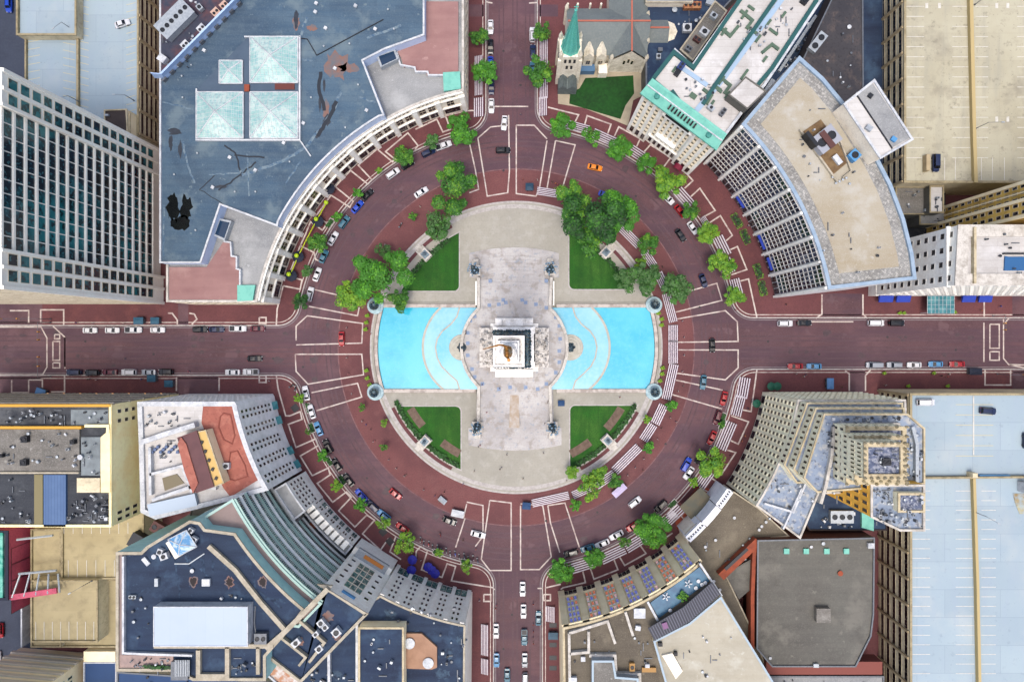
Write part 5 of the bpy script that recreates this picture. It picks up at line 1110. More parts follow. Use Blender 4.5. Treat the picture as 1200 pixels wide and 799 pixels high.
for y in (355.2, 338.5, 193.5, 178.8): a = XY((TX, y)); b.box((a.x+.1, a.y, HT/2), (.6, .9, HT-.4))
b.boxes('pier', MT['towerw'], B.root)
b = MB(); a, c = XY((TX, 356)), XY((-190, 356))
for i in range(28): z = 3+i*2.3; b.box(((a.x+c.x)/2, a.y-.1, z), (abs(a.x-c.x), .3, .5))
b.build('string_course', MT['coping'], B.root)
B.finish()
# ---- mall with slate roof ----
B = Bld('shopping_mall', 400, 150, 'huge slate blue roofed building with four glass pyramids and a curved arcade front')
aW = math.degrees(math.atan2(357-CV, -math.sqrt(284**2-50**2))); aN = math.degrees(math.atan2(-math.sqrt(284**2-56**2), -56))
aW = aW % 360; aN = aN % 360
pod = [(G(195, 300, 17)[0], 357)]+ring(284, aW, aN, 30)+[(549, -70), (G(195, 300, 17)[0], -70)]
B.body(pod, .1, 17, MT['lime'], MT['gray_lt'], (.6, .7), MT['lime_w'])
g1 = G(325, 265, 21); g2 = G(450, 135, 21); A1 = math.degrees(math.atan2(g1[1]-CV, g1[0]-CU)) % 360; A2 = math.degrees(math.atan2(g2[1]-CV, g2[0]-CU)) % 360
slate = R(21, [(187, -70), (187, 308), (235, 308), (258, 240), (325, 265)])+ring(285, A1+1, A2-1, 18)+R(21, [(450, 135), (425, 71), (450, 58), (497, 41), (497, -70)])
B.body(slate, 16.2, 21, mat('pale_blue_panel', CW(186, 200, 222), .7, 0, [(.3, .4, .7, CW(160, 176, 204), .6)]), MT['slate'], (.45, .5), MT['wht'], ('upper_wall', 'slate_roof', 'upper_parapet'))
B.slab([(471, 2), (537, 2), (537, 88), (500, 88), (500, 84), (486, 84), (486, 79), (473, 79), (470, 68), (465, 60), (498, 44), (498, 2)], 16.9, 16.0, MT['pinkroof'], 'pink_deck')
B.slab([(198, 313), (242, 313), (262, 283), (270, 284), (270, 300), (277, 300), (277, 315), (280, 316), (280, 351), (198, 351)], 16.9, 16.0, MT['pinkroof'], 'pink_deck')
B.slab([(519, 85), (539, 84), (540, 104), (520, 107)], 17.3, 16.5, MT['copper'], 'copper_roof'); B.slab([(278, 334), (299, 334), (296, 352), (278, 353)], 17.3, 16.5, MT['copper'], 'copper_roof')
def wallline(B, pts, h, z0, w, m, name='parapet'):
    m = cap(m); return MB().ribbon([P(u, v, h).xy for u, v in pts], w, h, h-z0).build(name, m, B.root)
wallline(B, [(465, 61), (469, 76), (486, 79), (487, 84), (501, 84), (502, 88), (519, 88)], 17.6, 16, .5, MT['wht']); wallline(B, [(262, 283), (270, 284), (271, 300), (277, 301), (277, 315), (281, 316), (281, 334)], 17.6, 16, .5, MT['wht'])
for pts in ([(441, 66), (463, 58), (467, 69), (446, 79)], [(250, 276), (257, 256), (271, 259), (263, 282)]):
    B.slab(pts, 18.6, 16, MT['metal_lt'], 'skylight_kerb'); c = (sum(p[0] for p in pts)/4, sum(p[1] for p in pts)/4)
    B.slab([((p[0]-c[0])*.8+c[0], (p[1]-c[1])*.8+c[1]) for p in pts], 18.75, 18.5, mat('navy_glass', C(40, 70, 98), .15), 'flat_skylight')
# arcade facade
dk = MT['glass_dk']
n_ = 12
segs = ring(284, aW+.8, aN-.8, n_)
for i in range(n_):
    a, c = segs[i], segs[i+1]
    wide = i not in (0, 5, 11)
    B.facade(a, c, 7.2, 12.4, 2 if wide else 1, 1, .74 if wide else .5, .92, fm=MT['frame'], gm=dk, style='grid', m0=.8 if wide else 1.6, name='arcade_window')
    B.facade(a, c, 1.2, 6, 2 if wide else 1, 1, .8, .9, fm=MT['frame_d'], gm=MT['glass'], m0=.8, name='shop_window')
    B.facade(a, c, 13.6, 14.9, 4 if wide else 2, 1, .5, .8, fm=MT['lime'], gm=dk, m0=1.2, name='attic_window')
b = MB()
for i in range(n_+1):
    p = XY(segs[i]); r_ = math.atan2(p.y-XY((CU, CV)).y, p.x-XY((CU, CV)).x); b.box((p.x, p.y, 6.7), (1.3, 1.6, 13.2), r_); b.box((p.x, p.y, 13.5), (1.6, 2.0, .5), r_)
b.boxes('pier', MT['lime_w'], B.root)
for z, w, r in ((6.7, .9, 283.6), (12.9, .8, 283.5), (16.6, .9, 283.6)):
    MB().ribbon([XY(p) for p in ring(r, aW+.3, aN-.3, 40)], w, z, .5).build('cornice', MT['lime_w'], B.root)
B.facade((549, 120), (549, -40), 2, 15.5, 14, 3, .45, .6, fm=MT['frame'], gm=MT['glass']); B.facade((G(195, 300, 17)[0]+3, 357), (segs[0][0]-4, 357), 2, 15.5, 9, 3, .45, .6, fm=MT['frame'], gm=MT['glass'])
# skylight platform and pyramids
B.slab([(229, 107), (292, 42), (351, 42), (351, 165), (229, 165)], 20.9, 20, mat('grey_blue_platform', C(92, 112, 132), .8, 0, [(.3, .4, .7, C(74, 94, 116), .6)]), 'skylight_platform')
wallline(B, [(351, 42), (351, 164), (230, 164), (230, 104)], 21.4, 20, .5, MT['wht'], 'platform_edge'); wallline(B, [(286, 43), (351, 43)], 21.4, 20, .4, MT['wht'], 'platform_edge')
MT['pyr'] = mat('pale_green_skylight_glass', C(172, 212, 208), .15, 0, [(.12, .42, .6, C(216, 236, 230), .9, 2), (.9, .48, .65, C(132, 190, 196), .6, 1)])
for (u0, v0, u1, v1, n) in ((230, 108, 285, 162, 12), (293, 108, 349, 162, 12), (257, 71, 284, 98, 6), (293, 43, 349, 97, 12)):
    h = 21.3; a, c = P(u0, v1, h), P(u1, v0, h); w = c.x-a.x; cx_, cy_ = (a.x+c.x)/2, (a.y+c.y)/2; hp = h+w*.22
    cor = [(a.x, a.y, h), (c.x, a.y, h), (c.x, c.y, h), (a.x, c.y, h)]; ap = (cx_, cy_, hp)
    o = MB().add(cor+[ap], [(0, 1, 4), (1, 2, 4), (2, 3, 4), (3, 0, 4)]).build('pyramid_skylight', MT['pyr'], B.root)
    b = MB()
    for i in range(4):
        p, q = Vector(cor[i]), Vector(cor[(i+1) % 4]); A = Vector(ap); b.tube(p, A, .2, n=5); b.tube(p, q, .22, n=5)
        for j in range(1, n):
            t = j/n; s = p.lerp(q, t); e = s+(A-(p+q)/2)*(1-abs(2*t-1)); 
            b.tube(s, e, .06, n=4)
            t2 = j/n*1.0; l0 = p.lerp(A, t2); r0 = q.lerp(A, t2); b.tube(l0, r0, .05, n=4)
    b.build('glazing_bars', MT['wht'], o)
B.slab([(286, 99), (292, 99), (292, 107), (286, 107)], 21.5, 20, MT['brick_o'], 'brick_vent'); B.slab([(322, 98), (345, 98), (345, 105), (322, 105)], 21.2, 20, mat('rust_panel', C(120, 64, 58), .8), 'rust_panel')
wallline(B, [(351, 164), (364, 183)], 21.0, 20.3, .4, MT['wht'], 'pipe'); wallline(B, [(371, 65), (449, 23)], 20.75, 20.3, .25, MT['dark'], 'pipe'); wallline(B, [(352, 45), (360, 46), (371, 65)], 20.75, 20.3, .25, MT['dark'], 'pipe')
# rust and ponding patches on the roof
def blob(B, u, v, h, r, m, seed, sx=1, sy=1, n=18, name='roof_patch', z=.01):
    rr = random.Random(seed); pts = [(u+r*sx*(1+rr.uniform(-.35, .35))*math.cos(2*math.pi*i/n), v+r*sy*(1+rr.uniform(-.35, .35))*math.sin(2*math.pi*i/n)) for i in range(n)]
    p3 = loop(R(h, pts)); return MB().prism(p3, h-.3, h+z).build(name, m, B.root)
blackp = mat('ponding_water', C(14, 20, 22), .15, 0, [(1, .45, .6, C(40, 44, 40), .6)]); rust = mat('rust_stain', C(150, 118, 108), .85, 0, [(.4, .4, .65, C(112, 124, 134), .8, 5)])
hh = 20.52
for (u, v, r, m, s, sx, sy) in ((203, 243, 9, blackp, 1, .8, 2.0), (218, 243, 9, blackp, 2, .7, 1.6), (212, 262, 9, blackp, 3, 1.3, .9)): blob(B, u, v, hh, r, m, s, sx, sy)
for (u, v, r, s, sx, sy) in ((395, 77, 13, 4, 1, 1.3), (408, 80, 9, 5, 1.3, .6), (347, 27, 4, 6, 1, 2), (366, 33, 5, 7, 1.2, .8), (382, 128, 4, 18, 1, 2.4)): blob(B, u, v, hh, r, rust, s, sx, sy, z=.008)
for (u, v, r, s, sx, sy) in ((347, 24, 3.5, 8, .9, 3), (380, 100, 2, 9, .8, 4), (375, 121, 2, 10, .8, 4.5), (383, 141, 4, 11, 1, 1.6), (371, 158, 2, 12, 1.5, 2), (205, 155, 4, 13, 2, 1), (200, 167, 3, 14, .8, 3), (211, 175, 2.2, 15, .9, 4), (259, 219, 2.4, 16, 3, .8)): blob(B, u, v, hh, r, mat('dark_roof_stain', C(34, 46, 62), .5, 0, [(.6, .4, .6, C(60, 70, 84), .6)]), s, sx, sy, z=.014)
for (u, v) in ((371, 5), (356, 145), (333, 168), (417, 8), (382, 34), (225, 2), (393, 81), (370, 15), (440, 35), (270, 185), (250, 220), (300, 200), (430, 130), (240, 60)): B.ac(u, v, hh, 3.5, 3.5, .5, 30, 0, MT['wht'], 'roof_hatch')
for (u, v) in ((455, 12), (462, 35), (410, 52), (380, 55), (214, 90), (232, 180), (340, 190), (300, 225), (205, 205), (276, 225), (230, 270), (215, 115), (420, 100), (405, 150), (365, 115)): B.vent(u, v, hh)
crk = mat('dark_crack', C(30, 44, 60), .7); pale = mat('pale_scuff', C(140, 158, 168), .9, 0, [(.8, .4, .6, C(76, 110, 140), .9)])
def crack(B, pts, h, w, m, seed, name='roof_crack'):
    r_ = random.Random(seed); q = []
    for a, c in zip(pts, pts[1:]):
        for i in range(6): t = i/6; q.append((a[0]+(c[0]-a[0])*t+r_.uniform(-.9, .9), a[1]+(c[1]-a[1])*t+r_.uniform(-.9, .9)))
    q.append(pts[-1]); return MB().ribbon([P(u, v, h).xy for u, v in q], w, h+.02).build(name, m, B.root)
for i, (pts, w, m) in enumerate([([(255,203),(234,222)],.3,crk),([(234,222),(262,240)],.25,crk),([(262,170),(276,180),(283,205),(300,190)],.5,crk),([(245,205),(280,203),(283,200)],.4,pale),([(283,205),(256,223)],.5,crk),([(283,205),(330,190),(360,172),(390,130),(400,108)],.9,pale),([(214,165),(222,200),(228,215)],.6,pale),([(376,85),(374,105),(380,130)],1.1,crk),([(395,118),(385,140),(372,160)],1.2,crk),([(335,215),(352,190)],.5,pale),([(190,120),(226,128)],.4,pale),([(192,240),(192,300)],.5,pale),([(430,45),(470,30)],.8,pale),([(360,20),(352,45)],.8,pale),([(290,180),(292,230)],.4,pale),([(420,115),(440,120)],.6,pale),([(275,182),(310,185)],.5,crk),([(352,70),(366,72)],.6,pale)]): crack(B, pts, hh-.005+.002*i, w, m, i)
# mechanical yard with its slanted screen wall
B.slab([(188, -60), (276, -60), (276, 5), (192, 88), (188, 88)], 20.9, 20, mat('mech_yard', C(70, 76, 96), .8, 0, [(.15, .42, .6, C(118, 76, 78), .8, 3), (.8, .45, .7, C(50, 60, 84), .7)]), 'mechanical_yard')
scr = mat('screen_wall', CW(168, 190, 222), .6, 0, [(.4, .4, .7, CW(140, 166, 206), .6)])
sp = [(279, -60), (279, 4), (192, 92), (180, 91)]; b = MB()
q = [P(u, v, 21) for u, v in sp]; q2 = [P(u-3, v-5, 24.5) for u, v in sp]; q3 = [P(u-5, v-6, 24.5) for u, v in sp]
for i in range(3):
    b.add([(q[i].x, q[i].y, 20.5), (q[i+1].x, q[i+1].y, 20.5), tuple(q2[i+1]), tuple(q2[i]), tuple(q3[i+1]), tuple(q3[i]), (q3[i+1].x, q3[i+1].y, 20.5), (q3[i].x, q3[i].y, 20.5)], [(0, 1, 2, 3), (3, 2, 4, 5), (5, 4, 6, 7)])
b.build('screen_wall', scr, B.root)
b = MB()
for i in range(11):
    u = 279-(87)*i/10; v = 4+88*i/10; p = P(u+2, v+2, 21); b.box((p.x, p.y, 21.2), (.5, 1.6, 1.4), math.radians(-45))
b.boxes('buttress', MT['metal'], B.root)
B.ac(209, 27, 21, 44, 22, 2.4, -45, 6, MT['metal_lt']); B.ac(219.5, 55, 21, 9, 9, 1.2, -45, 2, MT['wht']); B.ac(238.5, 36, 21, 9, 9, 1.2, -45, 2, MT['wht']); B.ac(255, 17, 21, 9, 9, 1.2, -45, 2, mat('peach_metal', C(214, 184, 168), .6)); B.ac(265, 9, 21, 9, 9, 1.2, -45, 2, mat('peach_metal', None))
B.ac(193, 71, 21, 9, 8, 1.6, 35, 0, MT['wht']); B.ac(236, 11, 21, 7, 6, 1.2, 50, 1); B.duct([(190, 40), (212, 8)], 21, .6, .8); B.duct([(195, 80), (215, 66)], 21, .5, .5, MT['brick_o']); B.clutter(190, 3, 235, 80, 21, 14, 5, 2)
B.finish()
# ---- church ----
t = thing('church', tuple(XY((705, 55)))+(0,), 'grey slate roofed stone church with a turquoise spire at the top of the circle', 'church')
slate_r = mat('church_slate', C(142, 152, 152), .75, 0, [(.1, .4, .65, C(120, 130, 134), .8), (1.5, .45, .7, C(158, 164, 162), .6)], (1.4, .7, .03, C(120, 128, 130), .3)); slate_d = slate_r
stone = mat('church_limestone', CW(226, 220, 204), .85, 0, [(.5, .45, .65, CW(196, 188, 168), .8, 5), (2, .52, .68, CW(170, 162, 146), .6, 3)])
def gable(name, u0, u1, v0, v1, ze, zr, axis, wall=stone, roof=slate_r, ends=(True, True), par=t):
    a, c = XY((u0, v1)), XY((u1, v0)); x0, y0, x1, y1 = a.x, a.y, c.x, c.y; b = MB()
    if axis == 'x':
        ym = (y0+y1)/2; w = [(x0, y0, 0), (x1, y0, 0), (x1, y1, 0), (x0, y1, 0), (x0, y0, ze), (x1, y0, ze), (x1, y1, ze), (x0, y1, ze), (x0, ym, zr), (x1, ym, zr)]
        b.add(w, [(0, 1, 5, 4), (2, 3, 7, 6), (1, 2, 6, 9, 5), (3, 0, 4, 8, 7)]).build('wall', wall, par)
        r = [(x0-.1, y0-.4, ze-.2), (x1+.1, y0-.4, ze-.2), (x1+.1, ym, zr+.1), (x0-.1, ym, zr+.1), (x0-.1, y1+.4, ze-.2), (x1+.1, y1+.4, ze-.2)]; MB().add(r, [(0, 1, 2, 3), (3, 2, 5, 4)]).build(name, roof, par)
        MB().box(((x0+x1)/2, ym, zr+.18), (x1-x0, .5, .25)).build('ridge_cap', mat('terracotta_ridge', C(196, 120, 100), .8), par)
    else:
        xm = (x0+x1)/2; w = [(x0, y0, 0), (x1, y0, 0), (x1, y1, 0), (x0, y1, 0), (x0, y0, ze), (x1, y0, ze), (x1, y1, ze), (x0, y1, ze), (xm, y0, zr), (xm, y1, zr)]
        b.add(w, [(0, 1, 5, 8, 4), (2, 3, 7, 9, 6), (1, 2, 6, 5), (3, 0, 4, 7)]).build('wall', wall, par)
        r = [(x0-.4, y0+.5, ze-.2), (xm, y0+.5, zr+.1), (xm, y1, zr+.1), (x0-.4, y1, ze-.2), (x1+.4, y0+.5, ze-.2), (x1+.4, y1, ze-.2)]; MB().add(r, [(0, 3, 2, 1), (1, 2, 5, 4)]).build(name, roof, par)
        MB().box((xm, (y0+y1)/2, zr+.18), (.5, y1-y0, .25)).build('ridge_cap', mat('terracotta_ridge', None), par)
gable('nave_roof', 662, 752, 27, 77, 9, 16, 'x'); gable('transept_roof', 711, 752, -14, 85, 9, 16.1, 'y'); gable('chancel_roof', 752, 776, 36, 66, 8, 11, 'x')
MB().lathe((XY((775, 51)).x, XY((775, 51)).y, 0), [(4.6, 0), (4.6, 7.6), (4.2, 8.2), (.1, 10.4)], 8).build('apse', stone, t)
for u in (673, 687, 701):
    b = MB(); p = XY((u, 78)); b.box((p.x, p.y-.4, 5.2), (3.3, 1.6, 9.4)); b.add([(p.x-1.65, p.y-1.2, 9.9), (p.x+1.65, p.y-1.2, 9.9), (p.x, p.y-1.2, 12.2), (p.x, p.y+3, 12.2), (p.x-1.65, p.y+3, 9.9), (p.x+1.65, p.y+3, 9.9)], [(0, 1, 2), (2, 3, 4, 0), (1, 5, 3, 2)]); b.build('gabled_bay', stone, t)
wm = win_mesh(.8, 3.0, 'plain', MT['frame'], MT['glass_dk'])
L0 = root_loc(t)
for u in (672, 674, 686, 688, 700, 702): p = XY((u, 78)); link('window', wm, t, (p.x-L0.x, p.y-1.25-L0.y, 4.5))
for u in (727, 731.5, 736): p = XY((u, 85)); link('window', wm, t, (p.x-L0.x, p.y-.06-L0.y, 6.5 if u != 731.5 else 7.6))
for u, v in ((712, 84), (751, 84), (752, 66), (752, 36), (662, 28)): p = XY((u, v)); MB().tube((p.x, p.y, 0), (p.x, p.y, 11), .7, .6, 8).lathe((p.x, p.y, 11), [(.75, 0), (.5, 1), (.05, 2.4)], 8).build('pinnacle', stone, t)
p = XY((664, 86)); tx, ty = p.x, p.y
b = MB(); b.box((tx, ty, 10), (7.0, 6.8, 20)); 
for sx in (-1, 1):
    for sy in (-1, 1): b.box((tx+sx*3.4, ty+sy*3.3, 9), (1.3, 1.3, 18), taper=.8); b.lathe((tx+sx*3.1, ty+sy*3.0, 20), [(.7, 0), (.7, 1.4), (.05, 4)], 8)
b.build('bell_tower', stone, t)
b = MB()
for z, n in ((17, 3), (12.5, 2)):
    for i in range(n): 
        dx = (i-(n-1)/2)*1.5
        for f in (0, 1): 
            b.box((tx+dx, ty-3.43, z), (.75, .1, 2.4)) if f == 0 else b.box((tx-3.53, ty+dx, z), (.1, .75, 2.4))
b.build('belfry_opening', MT['dark'], t)
cop = mat('spire_copper', C(112, 206, 190), .6, 0, [(.6, .4, .65, CW(76, 166, 158), .8), (3, .45, .7, CW(150, 226, 212), .5)])
b = MB(); b.lathe((tx, ty, 20), [(3.2, 0), (2.9, .8), (1.9, 8), (.9, 16), (.25, 22), (.1, 22.5)], 8)
for i in range(8):
    a = i*math.pi/4+math.pi/8; b.tube((tx+2.9*math.cos(a), ty+2.9*math.sin(a), 20.8), (tx+.2*math.cos(a), ty+.2*math.sin(a), 42), .14, .06, 5)
b.build('spire', cop, t)
b = MB(); b.tube((tx, ty, 42), (tx, ty, 45), .09).box((tx, ty, 44), (1.3, .15, .2)).box((tx, ty, 44), (.15, 1.3, .2)); b.lathe((tx, ty, 42), [(.1, 0), (.5, .4), (.1, .8)], 8); b.build('cross', cop, t)
b = MB(); 
for dx in (-1.7, 1.7): b.add([(tx+dx-1.5, ty-7.5, 5), (tx+dx+1.5, ty-7.5, 5), (tx+dx, ty-7.5, 7.2), (tx+dx-1.5, ty-3.3, 5), (tx+dx+1.5, ty-3.3, 5), (tx+dx, ty-3.3, 7.2)], [(0, 1, 2), (0, 2, 5, 3), (1, 4, 5, 2)])
b.box((tx, ty-5.6, 2.5), (6.4, 3.8, 5)); b.build('porch', mat('grey_porch_stone', C(128, 140, 140), .8, 0, [(.8, .4, .7, C(90, 102, 104), .8)]), t)
for u in (663, 674, 688, 700): q = XY((u, 26)); MB().tube((q.x, q.y, 0), (q.x, q.y, 12), .35, n=8).build('buttress', stone, t)
b = MB().box((XY((686, 84)).x, XY((686, 84)).y, 1.6), (6, 2.4, 3.2)); b.build('entrance_lean_to', mat('blue_lean_to', C(96, 138, 176), .6), t)
b = MB().box((XY((705, 86)).x, XY((705, 86)).y, 2.0), (3, 3.4, 4)); b.build('side_porch', MT['lime'], t)
# ---- low navy annex behind the church ----
B = Bld('church_annex', 790, 60, 'low dark navy flat roofed annex right of the church')
B.body(R(9, [(757, -40), (900, -40), (857, 0), (800, 62), (757, 112)]), .1, 9, MT['taupe'], MT['navy'], (.4, .5), MT['metal'])
B.body(R(11.5, [(757, -40), (812, -40), (812, 3), (757, 3)]), 8.3, 11.5, MT['lime'], MT['gray_lt'], (.4, .4))
B.ac(810, 9, 8.6, 20, 8, 1.6, 0, 4, mat('rusty_unit', C(190, 140, 96), .7, 0, [(1.2, .45, .6, C(130, 60, 40), .8)])); B.ac(804, 35, 8.6, 10, 9, 1.5, 0, 1, MT['wht']); B.ac(771, 68, 8.6, 5, 6, 1.2, 0, 1); B.ac(773, 60, 8.6, 5, 4, 1.2, 0, 0, MT['metal']); B.vent(790, 13, 8.6, .9, 1); B.vent(815, 26, 8.6, .6, 1.2); B.ac(831, 5, 8.6, 9, 6, 1.2, 20); B.vent(803, 54, 8.6, .6, 1)
B.clutter(785, 8, 830, 30, 8.6, 5, 8, 2); B.finish()
B = Bld('service_wing', 830, 40, 'narrow grey roofed wing with rooftop equipment against the white club building')
B.body(R(20, [(838, 1), (852, 13), (812, 71), (797, 58)]), .1, 20, MT['taupe'], MT['grayroof'], (.35, .4), MT['lime'])
B.ac(835, 21, 19.6, 8, 6, 1.5, 35, 1); B.ac(824, 40, 19.6, 10, 8, 1.6, 35, 1, MT['wht']); B.ac(816, 48, 19.6, 9, 5, 1.2, 35, 2, mat('red_brown_unit', C(104, 64, 60), .7)); B.ac(806, 59, 19.6, 7, 6, 1.3, 35, 2, MT['metal']); B.finish()
# ---- white club building with turquoise cornice ----
B = Bld('club_building', 820, 110, 'white ornate building with a turquoise copper cornice at the upper right of the circle')
H5 = 36.5
cb = R(H5, [(759, 100), (791, 57), (811, 76), (872, -10), (970, -10), (897, 100), (872, 130), (846, 165)])
B.body(cb, .1, H5, MT['lime_w'], MT['whiteroof'], (.7, .7), MT['wht'])
f0, f1 = cb[0], cb[-1]
A, D = XY(f0), XY(f1); d = (D-A).normalized(); nn = Vector((d.y, -d.x)); 
if (nn.dot(XY((CU, CV))-A)) < 0: nn = -nn; 
# travel order must keep outside on the right
fa, fb = (f0, f1) if Vector((d.y, -d.x)).dot(XY((CU, CV))-A) > 0 else (f1, f0)
def along(p, q, t): return (p[0]+(q[0]-p[0])*t, p[1]+(q[1]-p[1])*t)
for t0, t1, c_, o_ in ((.02, .27, 3, 1.0), (.29, .71, 6, 0), (.73, .98, 3, 1.0)):
    B.facade(along(fa, fb, t0), along(fa, fb, t1), 8, 33, c_, 8, .42, .58, fm=MT['frame'], gm=MT['glass_dk'], style='hood', out=o_)
    B.facade(along(fa, fb, t0), along(fa, fb, t1), 1, 7.2, c_, 1, .6, .8, fm=MT['frame'], gm=MT['glass'], out=o_, name='ground_window')
def facebox(B, t0, t1, z0, z1, dep, m, name, off=0):
    a, c = XY(along(fa, fb, t0)), XY(along(fa, fb, t1)); e = (c-a).normalized(); n_2 = Vector((e.y, -e.x)); mid = (a+c)/2+n_2*(dep/2+off); return MB().box((mid.x, mid.y, (z0+z1)/2), ((c-a).length, dep, z1-z0), math.atan2(e.y, e.x)).build(name, m, B.root)
facebox(B, 0, .28, .1, 33.4, .98, MT['lime_w'], 'projecting_wing'); facebox(B, .72, 1, .1, 33.4, .98, MT['lime_w'], 'projecting_wing')
for z in (7.4, 27.5): facebox(B, .28, .72, z, z+.6, .8, MT['lime_w'], 'balcony')
facebox(B, .36, .64, 12, 13, 1.4, MT['lime_w'], 'balcony'); facebox(B, .3, .7, 29.6, 30.3, 1.6, MT['lime_w'], 'balcony')
facebox(B, .34, .66, 30.3, 31.2, .3, MT['dark'], 'balcony_rail', 1.3)
# copper mansard
a, c = XY(fa), XY(fb); e = (c-a).normalized(); n2 = Vector((e.y, -e.x)); b = MB()
o0 = [a+n2*2.2-e*.6, c+n2*2.2+e*.6]; o1 = [a-n2*1.4, c-n2*1.4]
b.add([(*o0[0], 33.5), (*o0[1], 33.5), (*o0[1], 34.2), (*o0[0], 34.2), (*o1[1], 37.6), (*o1[0], 37.6), (*(a-n2*2), 37.6), (*(c-n2*2), 37.6), (*(a-n2*2), 33.5), (*(c-n2*2), 33.5)], [(0, 1, 2, 3), (3, 2, 4, 5), (5, 4, 7, 6), (0, 3, 5, 6, 8), (1, 9, 7, 4, 2)])
b.build('copper_mansard', MT['copper'], B.root)
b = MB(); rz = math.atan2(e.y, e.x)
for i in range(9): q = a.lerp(c, .33+.34*i/8)+n2*.9; b.box((q.x, q.y, 35.6), (.55, 1.4, .9), rz)
b.boxes('mansard_dormer', MT['glass_dk'], B.root)
b = MB()
for tt in (.15, .85): q = a.lerp(c, tt)+n2*.6; b.lathe((q.x, q.y, 35.4), [(.9, 0), (.9, .7), (.1, 1.3)], 8)
b.build('mansard_oculus', mat('teal_copper', C(80, 160, 150), .6), B.root)
teal = mat('dark_green_roof_edge', C(30, 104, 104), .7, 0, [(.3, .4, .7, C(20, 84, 90), .6)])
hz = H5-.68
for pts in ([(762, 97), (790, 61), (813, 79), (874, -10)], [(765, 94), (843, 157)], [(915, -10), (838, 100), (824, 122)], [(964, -10), (905, 80), (888, 100)], [(795, 117), (787, 106)]): wallline(B, pts, H5+.05, H5-.8, 1.2, teal, 'green_edge')
wallline(B, [(923, -10), (848, 92), (826, 118), (816, 130)], H5-.4, H5-.8, 1.6, mat('pale_blue_walk', C(176, 200, 222), .6), 'roof_walk'); wallline(B, [(800, 80), (829, 100)], H5-.42, H5-.8, 1.3, mat('pale_blue_walk', None), 'roof_walk')
g2_ = mat('olive_green_patch', C(104, 128, 108), .8, 0, [(.5, .4, .7, C(80, 108, 96), .7)])
rr = random.Random(4)
for pts in ([(842, 30), (856, 42), (866, 30)], [(868, 12), (882, 24), (876, 32), (888, 40)], [(846, 92), (856, 100), (850, 108), (862, 116)], [(836, 100), (846, 108)], [(893, 62), (905, 52), (913, 58)], [(824, 104), (834, 112), (828, 122)]): wallline(B, pts, H5-.2, H5-.8, .9, g2_, 'roof_curb')
for (u, v, l, w) in ((848, 38, 10, 3), (872, 18, 12, 3), (880, 10, 3, 9), (900, 28, 10, 3), (906, 38, 3, 12), (888, 46, 10, 3), (845, 95, 12, 3), (840, 103, 3, 12), (852, 112, 10, 3), (896, 70, 8, 3), (872, 88, 14, 3), (812, 113, 6, 8), (834, 122, 9, 3), (918, 18, 8, 3), (790, 82, 8, 3)): B.ac(u, v, hz, l, w, .25, -54, 0, g2_, 'roof_curb')
B.body(R(40, [(874, 90), (898, 107), (876, 128), (854, 111)]), 34, 40, MT['taupe'], MT['whiteroof'], (.3, .2), names=('penthouse_wall', 'penthouse_roof', 'penthouse_parapet'))
B.ac(797, 80, hz, 9, 7, 1.5, -54, 2, mat('navy_unit', C(40, 70, 130), .6)); B.ac(793, 87, hz, 7, 6, 1.2, -54, 2, MT['dark']); B.ac(846, 133, hz, 9, 5, 1.3, -54, 2, MT['metal']); B.ac(832, 128, hz, 8, 5, 1.2, 40, 1); B.ac(942, 2, hz, 9, 8, 1.2, -54, 2, MT['dark']); B.clutter(800, 90, 835, 120, hz, 8, 3, 2); B.clutter(860, 20, 900, 60, hz, 10, 33, 2); B.clutter(905, 5, 935, 40, hz, 7, 31, 2)
B.facade(cb[1], cb[0], 6, 33, 6, 8, .4, .55, fm=MT['frame'], gm=MT['glass'])
o = MB(); a_, c_ = XY((790, 196)), XY((800, 185)); 
b = MB(); p, q = XY((801, 186)), XY((790, 202)); e_ = (q-p).normalized(); n_3 = Vector((e_.y, -e_.x))*1.6
for i in range(6):
    t0, t1 = math.pi*i/6, math.pi*(i+1)/6
    s = [(*(p+n_3*math.cos(t0)), 3+math.sin(t0)*1.2), (*(q+n_3*math.cos(t0)), 3+math.sin(t0)*1.2), (*(q+n_3*math.cos(t1)), 3+math.sin(t1)*1.2), (*(p+n_3*math.cos(t1)), 3+math.sin(t1)*1.2)]; b.add(s, [(0, 1, 2, 3)])
b.build('entrance_canopy', mat('crimson_canvas', C(140, 16, 66), .7), B.root)
B.finish()
# ---- dark gap buildings top right ----
B = Bld('service_building', 970, 60, 'low dark blue service building in the narrow gap behind the white club building')
B.body([(848, 170), (985, -60), (1024, -60), (1024, 246), (985, 246), (985, 180), (870, 180)], .1, 6, MT['dark'], MT['navy'], (.3, .3), MT['metal']); B.clutter(905, 30, 960, 90, 5.8, 22, 12, 4); B.duct([(955, 20), (912, 85)], 5.8, 1.0, 1.0); B.duct([(905, 95), (895, 110)], 5.8, 1.5, 1.2); B.finish()
B = Bld('gravel_roof_building', 985, 60, 'dark grey gravel roofed building between the tan tower and the right garage')
B.body(R(16, [(1003, -60), (1011, -60), (1012, 130), (960, 130), (940, 72)]), .1, 16, mat('dark_brick', C(70, 60, 60), .9), mat('charcoal_gravel', C(86, 84, 88), .95, 0, [(.06, .42, .62, C(66, 66, 74), .8), (.35, .5, .68, C(116, 104, 100), .7, 6), (1.2, .55, .7, C(50, 48, 52), .7)]), (.3, .3), MT['metal'])
B.ac(956, 52, 15.7, 24, 10, 1.6, -52, 2, MT['metal_lt']); B.vent(994, 33, 15.7, .7, .9, MT['wht']); B.clutter(965, 40, 1005, 110, 15.7, 8, 77, 1.5); B.finish()
